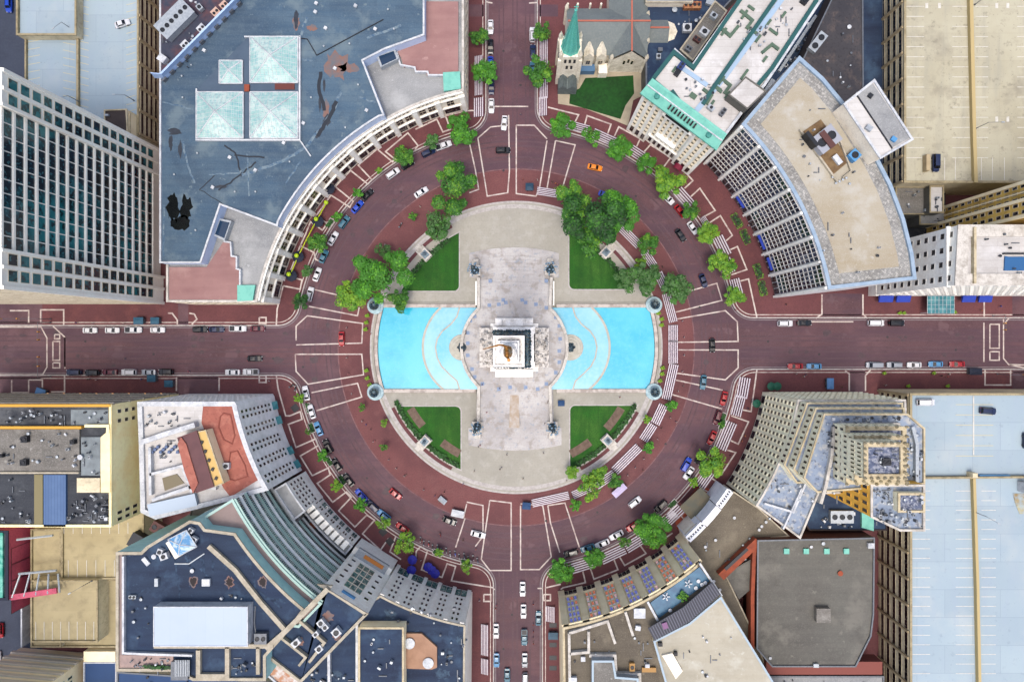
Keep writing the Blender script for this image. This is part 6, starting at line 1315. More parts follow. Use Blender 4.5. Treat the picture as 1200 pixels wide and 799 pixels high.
# ---- tan roofed glass grid tower ----
B = Bld('grid_front_building', 960, 230, 'tan gravel roofed tower with a curved dark window grid front at the upper right')
H6 = 39
arc6 = ring(309, -44.6, -10.8, 28)
b6 = arc6+R(H6, [(1074, 327), (1070, 296), (1060, 256), (1045, 216), (1029, 185), (989, 120), (965, 91), (937, 66)])
pm6 = mat('light_blue_coping', C(172, 192, 210), .6, 0, [(.5, .4, .7, C(140, 166, 190), .7)])
B.body(b6, .1, H6, mat('pale_grey_stone_grid', CW(232, 232, 234), .8, 0, [(.6, .4, .7, CW(150, 150, 156), .6)]), MT['paverroof'], (.95, .7), pm6)
ins = inset(loop(b6), 4.2); MB().prism(ins, H6-1, H6-.62).build('ballast_field', MT['tanroof'], B.root)
segs = ring(308.7, -44.3, -11.1, 7)
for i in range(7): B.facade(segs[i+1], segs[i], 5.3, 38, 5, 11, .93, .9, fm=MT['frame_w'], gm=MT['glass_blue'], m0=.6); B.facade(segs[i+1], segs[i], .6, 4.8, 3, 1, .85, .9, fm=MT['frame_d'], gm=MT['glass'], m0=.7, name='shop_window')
b = MB()
for i in range(8): p = XY(segs[i]); r_ = math.atan2(p.y-XY((CU, CV)).y, p.x-XY((CU, CV)).x); b.box((p.x, p.y, 19.2), (1.3, .75, 38.4), r_)
b.boxes('pier', MT['lime_w'], B.root)
for i, j in ((2.1, 2.7), (4.1, 4.8), (5.2, 5.8)):
    o = MB().ribbon([XY(p) for p in ring(306.3, -44.3+33.2*i/7, -44.3+33.2*j/7, 6)], .8, 4.9, .5).build('awning', MT['awn_b'], B.root)
rz6 = 33

B.slab([(940, 155), (962, 140), (996, 188), (975, 206)], H6-.4, H6-1, mat('brown_mech_pad', C(150, 126, 92), .9, 0, [(.4, .4, .65, C(108, 84, 60), .8)]), 'mechanical_pad')
B.ac(963, 167, H6-.4, 28, 22, 3.0, -38, 2, mat('cooling_tower_panel', C(176, 180, 190), .5)); B.ac(969, 164, H6+2.7, 7, 22, .4, -38, 0, mat('red_brown_unit', None)); B.ac(946, 167, H6-.4, 20, 4, 3.2, 52, 0, MT['dark']); B.ac(998, 184, H6-.4, 11, 11, 1.8, 45, 1, mat('sky_blue_unit', C(96, 164, 214), .5)); B.ac(980, 188, H6-.4, 6, 12, .8, -38, 0, MT['wht'])
wallline(B, [(938, 152), (982, 213)], H6+.3, H6-1, .5, MT['lime'], 'pad_wall'); wallline(B, [(985, 165), (998, 200), (988, 208)], H6+.2, H6-1, .4, MT['lime'], 'pad_wall')
for i in range(6): B.vent(975+i*4, 208+ (i*7) % 9, H6-.4, .35, .6)
B.clutter(930, 120, 1010, 215, H6-.6, 12, 4, 1.5); B.clutter(960, 230, 1050, 320, H6-.6, 7, 44, 1.5); 
B.body(R(45, [(1025, 93), (1070.5, 163.5), (1032, 186), (989, 122)]), 33, 45, MT['lime'], MT['whiteroof'], (.5, .4), MT['wht'], ('penthouse_wall', 'penthouse_roof', 'penthouse_parapet'))
B.slab([(1023, 98), (1066, 162), (1046, 173), (1005, 111)], 44.8, 44, MT['gray_lt'], 'penthouse_gravel'); wallline(B, [(1004, 111), (1046, 174)], 44.9, 44, .3, MT['dark'], 'roof_joint'); B.ac(1019, 113, 44.7, 5, 5, .5, 35, 0, MT['dark'], 'roof_hatch'); B.ac(1046, 164, 44.7, 6, 5, .7, 35, 0, mat('sky_blue_unit', None)); B.ac(1017, 151, 44.6, 7, 6, .8, 35, 0, MT['metal_lt'])
B.finish()
# ---- right garage (upper) ----
def garage(name, px, h, label, deck, xw, y0, y1, cols, rows):
    B = Bld(name, px[0][0], (px[0][1]+px[2][1])/2, label, 'parking garage'); B.body(R(h, px), .1, h, MT['tan'], deck, (.6, .9), MT['tan_w'])
    B.facade((xw, y0), (xw, y1), 1.0, h-.6, cols, rows, .9, .58, fm=MT['tan'], gm=MT['glass_dk'], name='deck_opening')
    b = MB()
    for i in range(cols+1): p = XY((xw, y0+(y1-y0)*i/cols)); b.box((p.x-.3, p.y, h/2-.3), (.5, .7, h-.8))
    b.boxes('column', MT['tan_w'], B.root); return B
B = garage('parking_garage', [(1060, -70), (1400, -70), (1400, 214), (1060, 214)], 18, 'tan rooftop parking garage in the upper right corner', MT['deck_t'], G(1060, 0, 18)[0], G(0, -60, 18)[1], G(0, 212, 18)[1], 9, 5)
for u0, u1 in ((1062, 1083), (1116, 1137), (1143, 1158), (1192, 1215)): bays(B, u0, u1, -4, 185, 17.1, 16)
for u in (1107, 1119, 1142, 1149, 1163, 1177, 1190): bays(B, u, u+.1, 185, 212, 17.1, 1); 
b = MB()
for u in (1107, 1119.5, 1145, 1150, 1163, 1177): b.ribbon([P(u, 185, 17.1).xy, P(u, 211, 17.1).xy], .2, 17.13)
for u in (1086, 1101, 1168, 1181):
    for v in (10, 143) if u > 1150 else (10,): b.ribbon([P(u, v, 17.1).xy, P(u, v-6, 17.1).xy], .9, 17.14)
b.build('painted_arrow', MT['line'], B.root)
wallline(B, [(1137, -60), (1142, 150), (1144, 214)], 18.4, 17, 1.1, mat('tan_divider', C(206, 188, 140), .85), 'divider_wall')
for i, (u, v) in enumerate([(1142, 6), (1143, 151)]):
    lamp(u, v, 6, 4, 0, 'twin lamp on the %s part of the upper right garage divider' % ('top', 'lower')[i], z0=17.2, group='lamp posts on parking decks')
b = MB().box((*P(1084, 192, 17.5).xy, 18.2), (1.2, 5.2, 2.0)); b.build('stair_box', MT['tan_w'], B.root)
B.finish(); car(1095, 192, 'navy', 'van', 90, 'dark blue van parked on the upper right garage deck', h=17.15, group='cars on parking decks')
for i, (u0, v0, u1, v1, h, m) in enumerate([(1050, 219, 1088, 251, 12, MT['grayroof']), (1090, 218, 1106, 249, 15, MT['whiteroof']), (1078, 249, 1116, 263, 10, MT['gray_lt'])]):
    B = Bld('low_annex', (u0+u1)/2, (v0+v1)/2, ['grey flat roofed low annex under the upper right garage', 'small white roofed block right of the grey annex', 'narrow grey ledge building below the white roofed block'][i])
    B.body(R(h, [(u0, v0), (u1, v0), (u1, v1), (u0, v1)]), .1, h, MT['taupe'], m, (.3, .4), MT['tan_w']); B.clutter(u0+4, v0+4, u1-3, v1-3, h-.4, 4, i+50, 2); B.finish()
B = Bld('courtyard_shed', 1095, 265, 'dark roofed shed in the court left of the yellow windowed building'); B.body([(1005, 232), (1100, 228), (1100, 292), (1005, 292)], .1, 3.4, MT['dark'], MT['darkroof'], (.2, .2)); B.finish()
# ---- yellow windowed building and white corner building ----
B = Bld('yellow_brick_building', 1150, 250, 'yellow brick building with rows of dark windows at the right picture edge')
ocr = mat('ochre_brick', CW(204, 174, 98), .85, 0, [(.3, .4, .7, CW(128, 100, 44), .7)])
B.body([(1085, 250), (1085, 268), (1079, 268), (1079, 283), (1270, 283), (1270, 250)], .1, 56, ocr, MT['gray_lt'], (.6, .7), MT['cream'])
B.facade((1085, 250.5), (1085, 267.5), 8, 54, 3, 15, .5, .6, fm=MT['frame'], gm=MT['glass']); B.facade((1079, 268.5), (1079, 282.5), 6, 54, 2, 15, .5, .6, fm=MT['frame'], gm=MT['glass_dk'])
b = MB()
for u, v in ((1085, 250), (1079, 268), (1079, 283), (1085, 259)): p = XY((u, v)); b.box((p.x, p.y, 28), (.9, .9, 55.9) if v != 259 else (.4, .4, 55.7))
b.boxes('corner_pier', MT['cream'], B.root); B.finish()
B = Bld('white_corner_building', 1100, 320, 'white stone building with square windows and blue awnings on the right street')
H11 = 45
B.body([(1017, 347), (1020, 291), (1260, 291), (1260, 347)], .1, H11, MT['lime_w'], MT['whiteroof'], (3.2, .6), MT['lime_w'])
B.facade((1020, 291.5), (1017, 346.5), 7, 44, 4, 10, .42, .5, fm=MT['frame_w'], gm=MT['glass_dk'])
B.facade((1017.5, 347), (1230, 347), 5, 43, 24, 10, .42, .5, fm=MT['frame_w'], gm=MT['glass'])
b = MB(); p, q = XY((1017, 347)), XY((1020, 291)); mid = (p+q)/2
for z, w in ((5, .8), (13, .6), (41.5, 1.1)): b.box((mid.x-.1, mid.y, z), (w, (q-p).length+.4, .5), .0)
b.build('cornice', MT['lime_w'], B.root)
for u0, u1 in ((1023, 1040), (1043, 1060), (1120, 1135), (1139, 1154)): awning((u0, 347), (u1, 347), 2.2, 3.8, None, MT['awn_b'], parent=None) if False else None
for u0, u1 in ((1024, 1040), (1044, 1060), (1120, 1135), (1139, 1154)):
    a = XY((u0, 347.4)); c = XY((u1, 347.4)); b = MB(); b.add([(a.x, a.y, 4), (c.x, c.y, 4), (c.x, c.y-2.2, 3.2), (a.x, a.y-2.2, 3.2), (c.x, c.y-2.2, 2.8), (a.x, a.y-2.2, 2.8), (a.x, a.y, 2.8), (c.x, c.y, 2.8)], [(0, 3, 2, 1), (3, 5, 4, 2), (0, 6, 5, 3), (1, 2, 4, 7)]); b.build('awning', MT['awn_b'], B.root)
a = XY((1078, 347.6)); c = XY((1109, 368)); b = MB().box(((a.x+c.x)/2, (a.y+c.y)/2, 4), (c.x-a.x, a.y-c.y, .2)); o = b.build('glass_canopy', mat('teal_canopy_glass', C(74, 138, 148), .15, 0, [(.4, .45, .55, C(110, 170, 176), .7, 0)]), B.root)
b = MB()
for i in range(8): x = a.x+(c.x-a.x)*i/7; b.box((x, (a.y+c.y)/2, 4.12), (.1, a.y-c.y, .1))
for i in range(5): y = c.y+(a.y-c.y)*i/4; b.box(((a.x+c.x)/2, y, 4.1), (c.x-a.x, .08, .1))
for x in (a.x+.2, c.x-.2): b.tube((x, c.y+.3, .14), (x, c.y+.3, 4), .12)
b.build('canopy_frame', MT['wht'], o)
B.slab([(1178, 300), (1182, 301), (1260, 301), (1260, 317), (1177, 317)], 44.8, 44, mat('blue_membrane', C(36, 110, 164), .6), 'blue_roof_panel'); wallline(B, [(1177, 297), (1260, 297)], 45.2, 44, .4, MT['dark'], 'roof_rail'); B.vent(1171, 300, 44.4, .4, .6, MT['dark']); B.clutter(1150, 270, 1195, 325, 44.4, 5, 6, 1.5)
wallline(B, [(1143, 266), (1143, 332)], 45.6, 44, .7, MT['cream'], 'roof_ledge'); B.finish()
# ---- stepped tower lower right ----
B = Bld('stepped_tower', 970, 510, 'cream art deco tower stepping back in tiers at the lower right of the circle')
cr = mat('cream_terracotta', CW(246, 236, 212), .85, 0, [(.4, .42, .7, CW(216, 202, 174), .7), (2, .5, .7, CW(196, 184, 160), .5)])
cap(cr); CAPS[cr] = CAPS[MT['cream']]
blr = mat('pale_blue_roof', C(164, 178, 196), .8, 0, [(.15, .42, .62, C(130, 146, 172), .8, 4), (.6, .5, .64, C(206, 206, 200), .8, 7), (.9, .55, .65, C(80, 92, 116), .7, 6)])
a0_, a1_ = math.degrees(math.atan2(459-CV, 288)), math.degrees(math.atan2(566-CV, 245))
t1 = ring(293, a0_, a1_, 12)+R(29, [(938, 631), (960, 578), (1062, 578), (1062, 480)])+[(1003, 459)]
B.body(t1, .1, 29, cr, blr, (.5, .7), MT['lime_w'])
f_ = ring(292.8, a0_+.3, a1_-.3, 8)
for i in range(8): B.facade(f_[i+1], f_[i], 4.5, 28.3, 2, 8, .52, .6, fm=cr, gm=MT['glass_dk'], style='sill'); 
for i in range(8): B.facade(f_[i+1], f_[i], .5, 4, 1, 1, .6, .8, fm=MT['frame_d'], gm=MT['glass'], name='shop_window')
B.facade((894, 459), (1003, 459), 4.5, 28, 18, 7, .5, .6, fm=cr, gm=MT['glass'], style='sill')
def tier(px, z0, h, gx, gy, gap=5):
    g = R(h, px); B.body(g, z0, h, cr, blr, (.4, .6), cr, ('tier_wall', 'tier_roof', 'tier_parapet')); return g
tiers = [(29, 33, [(946, 472), (1058, 472), (1058, 560), (934, 566), (919, 545)]), (33, 37, [(956, 478), (1060, 478), (1060, 562), (946, 568), (930, 550)]), (37, 41, [(966, 485), (1064, 485), (1084, 502), (1084, 567), (958, 577), (942, 560)])]
for z0, z1, px in tiers:
    g = tier(px, z0-.8, z1, 0, 0)
    B.facade(g[0], g[1], z0+.4, z1-.4, 14, 1, .45, .7, fm=cr, gm=MT['glass_dk'], name='attic_window'); B.facade(g[-1], g[0], z0+.4, z1-.4, 11, 1, .45, .7, fm=cr, gm=MT['glass_dk'], name='attic_window')
for z0, z1, px in ((40, 48, [(992, 500), (1062, 500), (1062, 567), (992, 567)]), (47, 54, [(1002, 511), (1062, 511), (1062, 564), (1002, 564)]), (53, 61, [(1013, 519), (1060, 519), (1060, 560), (1013, 560)])):
    g = R(z1, px); B.body(g, z0-.5, z1, cr, mat('blue_grey_roof_stain', C(110, 122, 150), .8, 0, [(.4, .42, .6, C(60, 70, 96), .8, 5), (1.2, .45, .6, C(190, 194, 204), .7, 3)]), (1.0, .7), cr, ('tower_wall', 'tower_roof', 'tower_parapet'))
    n = 8
    B.facade(g[0], g[1], z0+.6, z1-.8, n, 2, .4, .6, fm=cr, gm=MT['glass_dk'], name='tower_window'); B.facade(g[3], g[0], z0+.6, z1-.8, n, 2, .4, .6, fm=cr, gm=MT['glass_dk'], name='tower_window')
    b = MB()
    gp = loop(g)
    for i in range(4):
        p, q = gp[i], gp[(i+1) % 4]
        for j in range(6): w = p.lerp(q, j/6); MB().lathe((w.x, w.y, z1), [(.45, 0), (.4, .5), (.15, 1.2)], 6).build('finial', cap(cr), B.root)
for (u, v, l, w, a, h) in ((1036, 540, 10, 8, 0, 60.4),): B.ac(u, v, h, l, w, 1.2, a, 2, MT['dark'])
B.clutter(1022, 527, 1052, 553, 60.4, 8, 91, 1.5)
wallline(B, [(978, 500), (975, 535), (968, 570), (962, 590)], 41.6, 40, .9, MT['lime_w'], 'roof_wall'); wallline(B, [(982, 497), (1055, 497)], 41.6, 40, .8, MT['lime_w'], 'roof_wall'); wallline(B, [(1070, 500), (1075, 520), (1075, 566)], 41.6, 40, .9, MT['metal_lt'], 'roof_wall'); wallline(B, [(896, 590), (930, 600), (945, 565)], 29.6, 28, .6, MT['wht'], 'roof_wall'); wallline(B, [(918, 620), (940, 572)], 29.5, 28, .5, MT['wht'], 'roof_wall')
B.clutter(968, 490, 988, 562, 40.4, 26, 92, 2.6); B.clutter(988, 487, 1060, 499, 40.4, 18, 192, 2.4); B.clutter(1024, 596, 1052, 612, 45.4, 10, 193, 2.6); B.clutter(1064, 505, 1080, 560, 40.4, 12, 93, 2.2); B.clutter(895, 560, 940, 610, 28.4, 9, 94, 2); B.clutter(950, 570, 990, 590, 40.4, 4, 95, 2)
yel = mat('golden_stucco', CW(240, 192, 92), .85, 0, [(.3, .4, .7, CW(190, 140, 50), .6)])
sw = R(46, [(1021, 568), (1084, 568), (1084, 622), (1055, 622), (1021, 606)]); B.body(sw, .1, 46, yel, blr, (.5, .7), MT['lime_w'], ('south_wing_wall', 'south_wing_roof', 'south_wing_parapet'))
B.facade(sw[0], sw[4], 27, 45, 4, 4, .5, .6, fm=yel, gm=MT['glass_dk'], name='wing_window')
if False: pass
B.body(R(48, [(1053, 578), (1084, 578), (1084, 600), (1053, 600)]), 44, 48, cr, mat('blue_grey_roof_stain', None), (.5, .5), names=('annex_wall', 'annex_roof', 'annex_parapet')); B.clutter(1024, 572, 1050, 590, 45.4, 8, 96, 2.5); B.clutter(1056, 580, 1080, 617, 47.5, 14, 97, 2.5)
B.finish()
# ---- garage lower right ----
B = garage('parking_garage', [(1067, 461), (1400, 461), (1400, 870), (1067, 870)], 18.5, 'pale blue rooftop parking garage in the lower right corner', MT['deck_b'], G(1067, 0, 18.5)[0], G(0, 865, 18.5)[1], G(0, 463, 18.5)[1], 13, 5)
for u0, u1 in ((1069, 1090), (1120, 1142), (1150, 1167)): bays(B, u0, u1, 575, 800, 17.6, 20)
bays(B, 1120, 1164, 474, 534, 17.6, 5, yl_); wallline(B, [(1141, 464), (1141, 533)], 17.7, 17, .35, MT['line'], 'painted_line')
wallline(B, [(1082, 560), (1200, 559), (1300, 559)], 19.2, 17, .6, MT['tan_w'], 'divider_wall'); wallline(B, [(1142, 560), (1146, 680), (1150, 870)], 19, 17, .9, mat('tan_divider', None), 'divider_wall'); wallline(B, [(1140, 557), (1146, 557)], 20.5, 17, 1.5, MT['tan'], 'stair_box'); wallline(B, [(1148, 558), (1184, 558)], 18.6, 17, .8, mat('sky_blue_unit', None), 'expansion_joint')
B.ac(1196, 569, 17.6, 8, 12, 3, 0, 0, MT['wht'], 'stair_box'); B.slab([(1187, 578), (1230, 578), (1230, 600), (1195, 602), (1190, 590)], 17.75, 17, mat('rust_water_stain', C(196, 188, 150), .8, 0, [(.2, .4, .6, C(150, 120, 70), .7), (.5, .4, .65, C(176, 200, 214), .8)]), 'stained_patch')
B.finish()
car(1083, 471, 'white', 'van', 0, 'long white van parked at the top left of the lower right garage deck', h=17.66, group='cars on parking decks')
car(1156, 481, 'navy', 'suv', 5, 'dark blue car on the lower right garage deck', h=17.66, group='cars on parking decks'); car(1201, 466+50, 'navy', 'suv', 90, 'dark car cut by the right picture edge on the garage deck', h=17.66, group='cars on parking decks')
lamp(1143, 600, 5, 4, 30, 'lamp post on the lower right garage divider', z0=18.5, group='lamp posts on parking decks')
# ---- low roofs south of the stepped tower ----
B = Bld('navy_court_building', 980, 600, 'dark navy low roof in the court under the stepped tower')
B.body([(905, 560), (1022, 560), (1022, 612), (935, 612)], .1, 9, mat('dark_brick', None), MT['navy'], (.3, .3)); B.ac(984, 604, 8.7, 26, 14, 1.6, 0, 3); B.clutter(955, 590, 1010, 618, 8.7, 9, 21, 3); B.slab([(1010, 590), (1024, 590), (1024, 622), (1010, 618)], 9.6, 8, MT['copper'], 'copper_patch'); B.finish()
bro = mat('red_brown_brick', C(110, 66, 56), .85, 0, [(.5, .4, .7, C(80, 46, 42), .7)])
B = Bld('grey_roof_hall', 950, 700, 'large taupe flat roofed hall with four small skylights at the lower right')
B.body(R(14, [(888, 633), (1025, 630), (1024, 720), (1021, 745), (1003, 781), (905, 781), (887, 760)]), .1, 14, bro, MT['taupe'], (.35, .5), MT['metal'])
for u in (921, 944, 968, 991): B.ac(u, 645, 13.5, 6, 6, .5, 0, 0, MT['copper'], 'roof_skylight')
B.ac(1019, 638, 13.5, 7, 6, 1, 0, 0, MT['wht']); B.ac(962, 718, 13.5, 16, 16, 1.8, 0, 0, MT['grayroof']); B.vent(984, 671, 13.5, .9, .6, MT['brick_o']); B.vent(964, 636, 13.5, .6, .7); B.vent(950, 640, 13.5, .5, .6, MT['wht']); B.ac(955, 778, 13.5, 6, 4, .8); B.vent(902, 770, 13.5, .5, .6, MT['wht'])
B.slab([(898, 775), (1034, 775), (1034, 790), (898, 790)], 13.0, 8, mat('clay_edge', C(150, 90, 80), .85), 'clay_roof_edge'); B.finish()
B = Bld('corner_roof', 960, 810, 'grey low roof at the bottom edge below the taupe hall'); B.body(R(11, [(890, 792), (1036, 792), (1036, 880), (890, 880)]), .1, 11, bro, MT['gray_lt'], (.4, .4), MT['metal']); B.clutter(900, 796, 1020, 800, 10.6, 4, 2, 2); B.finish()
B = Bld('brown_gravel_building', 855, 640, 'brown gravel roofed building with a white curved colonnade at the lower right of the circle')
B.body(R(11, [(803, 626), (812, 617), (830, 603), (848, 588), (860, 576), (890, 596), (925, 628), (886, 632), (850, 672), (880, 735), (905, 800), (905, 870), (850, 870), (830, 720)]), .1, 11, MT['lime'], MT['brownroof'], (.3, .3), MT['lime'])
for (u0, v0, u1, v1) in ((848, 670, 886, 632),): wallline(B, [(845, 676), (889, 634)], 13.4, 10, 2.6, MT['brick_o'], 'brick_wall')
wallline(B, [(850, 667), (876, 643)], 13.55, 13, 1.0, MT['dark'], 'slot_window')
wallline(B, [(886, 636), (884, 650), (882, 700), (882, 760)], 13.2, 9, 1.2, MT['brick_o'], 'brick_wall')
for u, v in ((897, 611), (892, 616), (889, 620), (838, 632), (860, 606), (826, 640), (843, 690), (836, 680)): B.vent(u, v, 10.8, .5, .7, MT['wht'])
B.slab([(850, 672), (880, 655), (880, 690), (866, 702)], 11.6, 10, MT['taupe'], 'low_roof'); B.clutter(820, 630, 880, 660, 10.8, 7, 15, 1.8)
MT['colon'] = mat('white_colonnade_stone', CW(226, 228, 232), .75, 0, [(.5, .4, .7, CW(190, 196, 206), .6)])
for a0, a1, r, h in ((33.6, 38.0, 282, 12.5), (43.2, 48.0, 282, 12.5)):
    for dr in (0, 5.5): MB().ribbon([XY(p) for p in ring(r+dr, a0, a1, 8)], .8, h, h-.2).build('colonnade_wall', MT['colon'], B.root)
    b = MB()
    for p, q in zip(ring(r+.5, a0, a1, 7), ring(r+5, a0, a1, 7)): b.bar((*XY(p), h-.3), (*XY(q), h-.3), .35, .5)
    b.build('cross_beam', MT['colon'], B.root); MB().ribbon([XY(p) for p in ring(r+2.7, a0, a1, 8)], 1.2, h-2, .3).build('glass_slot', MT['glass'], B.root)
MB().ribbon([XY(p) for p in ring(285, 38.2, 43.0, 6)], 2.2, 12.9, 12).build('entrance_block', MT['colon'], B.root); B.finish()
# brown stage canopy over the pavement
c = P(818, 592, 5); t = thing('stage_canopy', (c.x, c.y, .15), 'square olive brown fabric canopy over the orange paving at the lower right kerb', 'canopy', None, math.radians(43))
b = MB(); b.add([(-5, -4, 5), (5, -4, 5), (5, 4, 5), (-5, 4, 5), (0, 0, 5.7), (-5, -4, 4.6), (5, -4, 4.6), (5, 4, 4.6), (-5, 4, 4.6)], [(0, 1, 4), (1, 2, 4), (2, 3, 4), (3, 0, 4), (5, 6, 1, 0), (6, 7, 2, 1), (7, 8, 3, 2), (8, 5, 0, 3)]); b.build('canopy_cloth', mat('olive_canvas', C(124, 116, 96), .8, 0, [(.25, .4, .65, C(98, 104, 96), .7)]), t, world=False)
b = MB()
for x in (-4.8, 4.8):
    for y in (-3.8, 3.8): b.tube((x, y, 0), (x, y, 4.9), .1)
b.build('posts', MT['metal'], t, world=False)
# ---- flag window building ----
B = Bld('bunting_building', 760, 690, 'curved cream building with red and blue decorated windows at the lower right of the circle')
H16 = 27
a0_, a1_ = 48.8, 80.2
b16 = ring(291, a0_, a1_, 24)+[(657, 870)]+R(H16, [(990, 870), (905, 799), (845, 697), (820, 658)])
b16[-4:] = R(H16, [(960, 880), (906, 800), (845, 697), (821, 659)])
B.body(b16, .1, H16, MT['cream'], MT['brownroof'], (.6, .7), MT['cream'])
segs = ring(290.8, a0_+.5, a1_-.6, 7)
WH = {'b': mat('blue_awning_fabric', CW(136, 140, 206), .7), 'o': mat('orange_awning_fabric', CW(248, 146, 104), .7), 'p': mat('peach_awning_fabric', CW(244, 196, 184), .7)}
B.wins2 = []
pat = ['bbbbb', 'oopoo', 'bbbbb', 'bobbb', 'boooo', 'opobo', 'bbbbb']
for i in range(7):
    a_, c_ = segs[i+1], segs[i]; d = XY(c_)-XY(a_)
    B.facade(a_, c_, 6, 26, 3, 5, .74, .68, fm=MT['frame_w'], gm=mat('pale_curtain_glass', CW(240, 236, 244), .8), style='mullion', m0=1.4)
    e = d.normalized(); n_2 = Vector((-e.y, e.x)); L = d.length; cw = (L-2.8)/3
    for r in range(5):
        for c_i in range(3):
            col = WH[{'b': 'b', 'o': 'o', 'p': 'p'}[pat[i][(r+c_i*(i % 3)) % 5] if RND.random() > .25 else RND.choice('bop')]]
            p = XY(a_)+e*(1.4+cw*(c_i+.5)); z = 6+4*r+2.6; b = MB(); o1, o2 = p-e*cw*.3, p+e*cw*.3
            b.add([(*(o1+n_2*.1), z), (*(o2+n_2*.1), z), (*(o2+n_2*.8), z-.5), (*(o1+n_2*.8), z-.5), (*(o2+n_2*.8), z-.8), (*(o1+n_2*.8), z-.8)], [(0, 3, 2, 1), (3, 5, 4, 2)])
            if (i*15+r*3+c_i) < 100: b.build('window_bunting', col, B.root)
            else: B.wins2.append((b, col))
for k in set(c for _, c in B.wins2):
    b = MB()
    for bb, c in B.wins2:
        if c is k: b.add(bb.v, bb.f)
    b.build('window_bunting', k, B.root)['kind'] = 'stuff'
b = MB()
for s_ in segs: p = XY(s_); r_ = math.atan2(p.y-XY((CU, CV)).y, p.x-XY((CU, CV)).x); b.box((p.x, p.y, 13.2), (1.0, 2.2, 26.2), r_)
b.boxes('pier', MT['cream'], B.root)
for i in range(7): B.facade(segs[i+1], segs[i], .6, 5, 3, 1, .85, .9, fm=MT['frame_d'], gm=MT['glass'], m0=.9, name='shop_window')
for z in (5.3, 26.3): MB().ribbon([XY(p) for p in ring(290.5, a0_+.2, a1_-.2, 30)], .9, z, .5).build('cornice', MT['cream'], B.root)
pool_b = mat('blue_terrace_tile', C(76, 132, 162), .5, 0, [(.3, .4, .65, C(50, 100, 136), .8)])
B.slab([(762, 706), (820, 664), (832, 680), (772, 724)], 26.6, 26, pool_b, 'blue_terrace')
wallline(B, [(759, 705), (771, 727)], 27.4, 26, .7, MT['wht'], 'terrace_wall'); wallline(B, [(820, 660), (846, 698)], 27.5, 26, .6, MT['wht'], 'terrace_wall')
dkc = mat('dark_slat', C(52, 58, 76), .6); base_ = [(760, 736), (800, 712), (833, 683), (843, 696), (808, 728), (768, 749)]
B.slab(base_, 29.2, 28.9, mat('grey_slat_gap', C(120, 124, 140), .7), 'slat_canopy')
b = MB()
for i in range(30):
    t_ = i/29; f = lambda pts, t: (pts[0] if t <= 0 else pts[2] if t >= 1 else (along(pts[0], pts[1], t*2) if t < .5 else along(pts[1], pts[2], t*2-1)))
    p1 = f([(760, 735), (800, 711), (834, 682)], t_); p2 = f([(768, 750), (808, 729), (844, 697)], t_); q1, q2 = P(*p1, 29.3), P(*p2, 29.3); b.bar((q1.x, q1.y, 29.4), (q2.x, q2.y, 29.4), .5, .25)
b.build('canopy_slats', dkc, B.root)
for i, (u, v) in enumerate([(780, 698), (806, 683)]):
    for k in range(5): a = k*1.25; B.ac(u+3*math.cos(a), v+3*math.sin(a), 26.6, 3.4, 1.2, .5, math.degrees(a), 0, MT['wht'], 'deck_chair')
for u, v in ((818, 680), (822, 684), (826, 682), (815, 688), (785, 714)): B.vent(u, v, 26.6, .6, .6, MT['wht'])
o = link('terrace_plant', CROWNS['small'][1], B.root, tuple(P(800, 698, 27.5)-root_loc(B.root))); o.scale = (2, 2, 1.2)
B.ac(779, 732, 29.4, 6, 7, .4, -20, 0, mat('pink_blue_cloth', C(150, 110, 150), .7), 'banner')
B.body(R(29, [(766, 751), (808, 730), (845, 699), (912, 808), (930, 870), (800, 870)]), 26, 29, MT['cream'], MT['beige'], (.5, .4), mat('pale_blue_coping', C(184, 202, 214), .7), ('upper_wall', 'beige_roof', 'upper_parapet'))
B.slab([(776, 768), (788, 765), (800, 786), (792, 795)], 29.4, 28, MT['lime'], 'roof_ramp'); B.clutter(800, 745, 870, 795, 28.6, 7, 61, 1.6); B.ac(773, 753, 28.6, 5, 4, 1, 0, 1, MT['dark']); B.ac(791, 764, 28.6, 4, 4, 1, 0, 1, MT['dark'])
for pts in ([(667, 742), (712, 728), (721, 754)], [(690, 740), (690, 764), (668, 766)], [(733, 717), (742, 745)], [(692, 770), (692, 768), (721, 768), (722, 790), (750, 790), (750, 830)], [(667, 742), (668, 830)]): wallline(B, pts, 27.7, 26, .8, MT['lime_w'], 'roof_wall')
B.body(R(30, [(694, 774), (719, 774), (722, 793), (748, 795), (748, 870), (694, 870)]), 26, 30, MT['metal_lt'], MT['grayroof'], (.5, .4), mat('pale_blue_coping', None), ('block_wall', 'block_roof', 'block_parapet'))
B.ac(749, 717, 26.4, 13, 11, .8, 0, 0, MT['wht']); B.ac(747, 734, 26.4, 6, 5, 1, 10, 0, MT['wht']); B.ac(740, 779, 26.4, 6, 9, 1.2, 0, 1, mat('ochre_unit', C(190, 150, 90), .7)); B.ac(760, 783, 26.4, 16, 5, .7, 0, 0, mat('ochre_unit', None)); B.ac(758, 778, 26.4, 5, 4, .9, 0, 0, MT['wht']); B.ac(683, 770, 26.4, 5, 5, 1, 0, 0, MT['wht']); B.ac(671, 795, 26.4, 9, 8, 1.2, 0, 0, MT['wht']); B.clutter(672, 745, 760, 790, 26.4, 9, 62, 1.6)
B.facade((657, 690), (657, 800), 4, 25, 18, 5, .45, .5, fm=MT['frame'], gm=MT['glass']); B.finish()
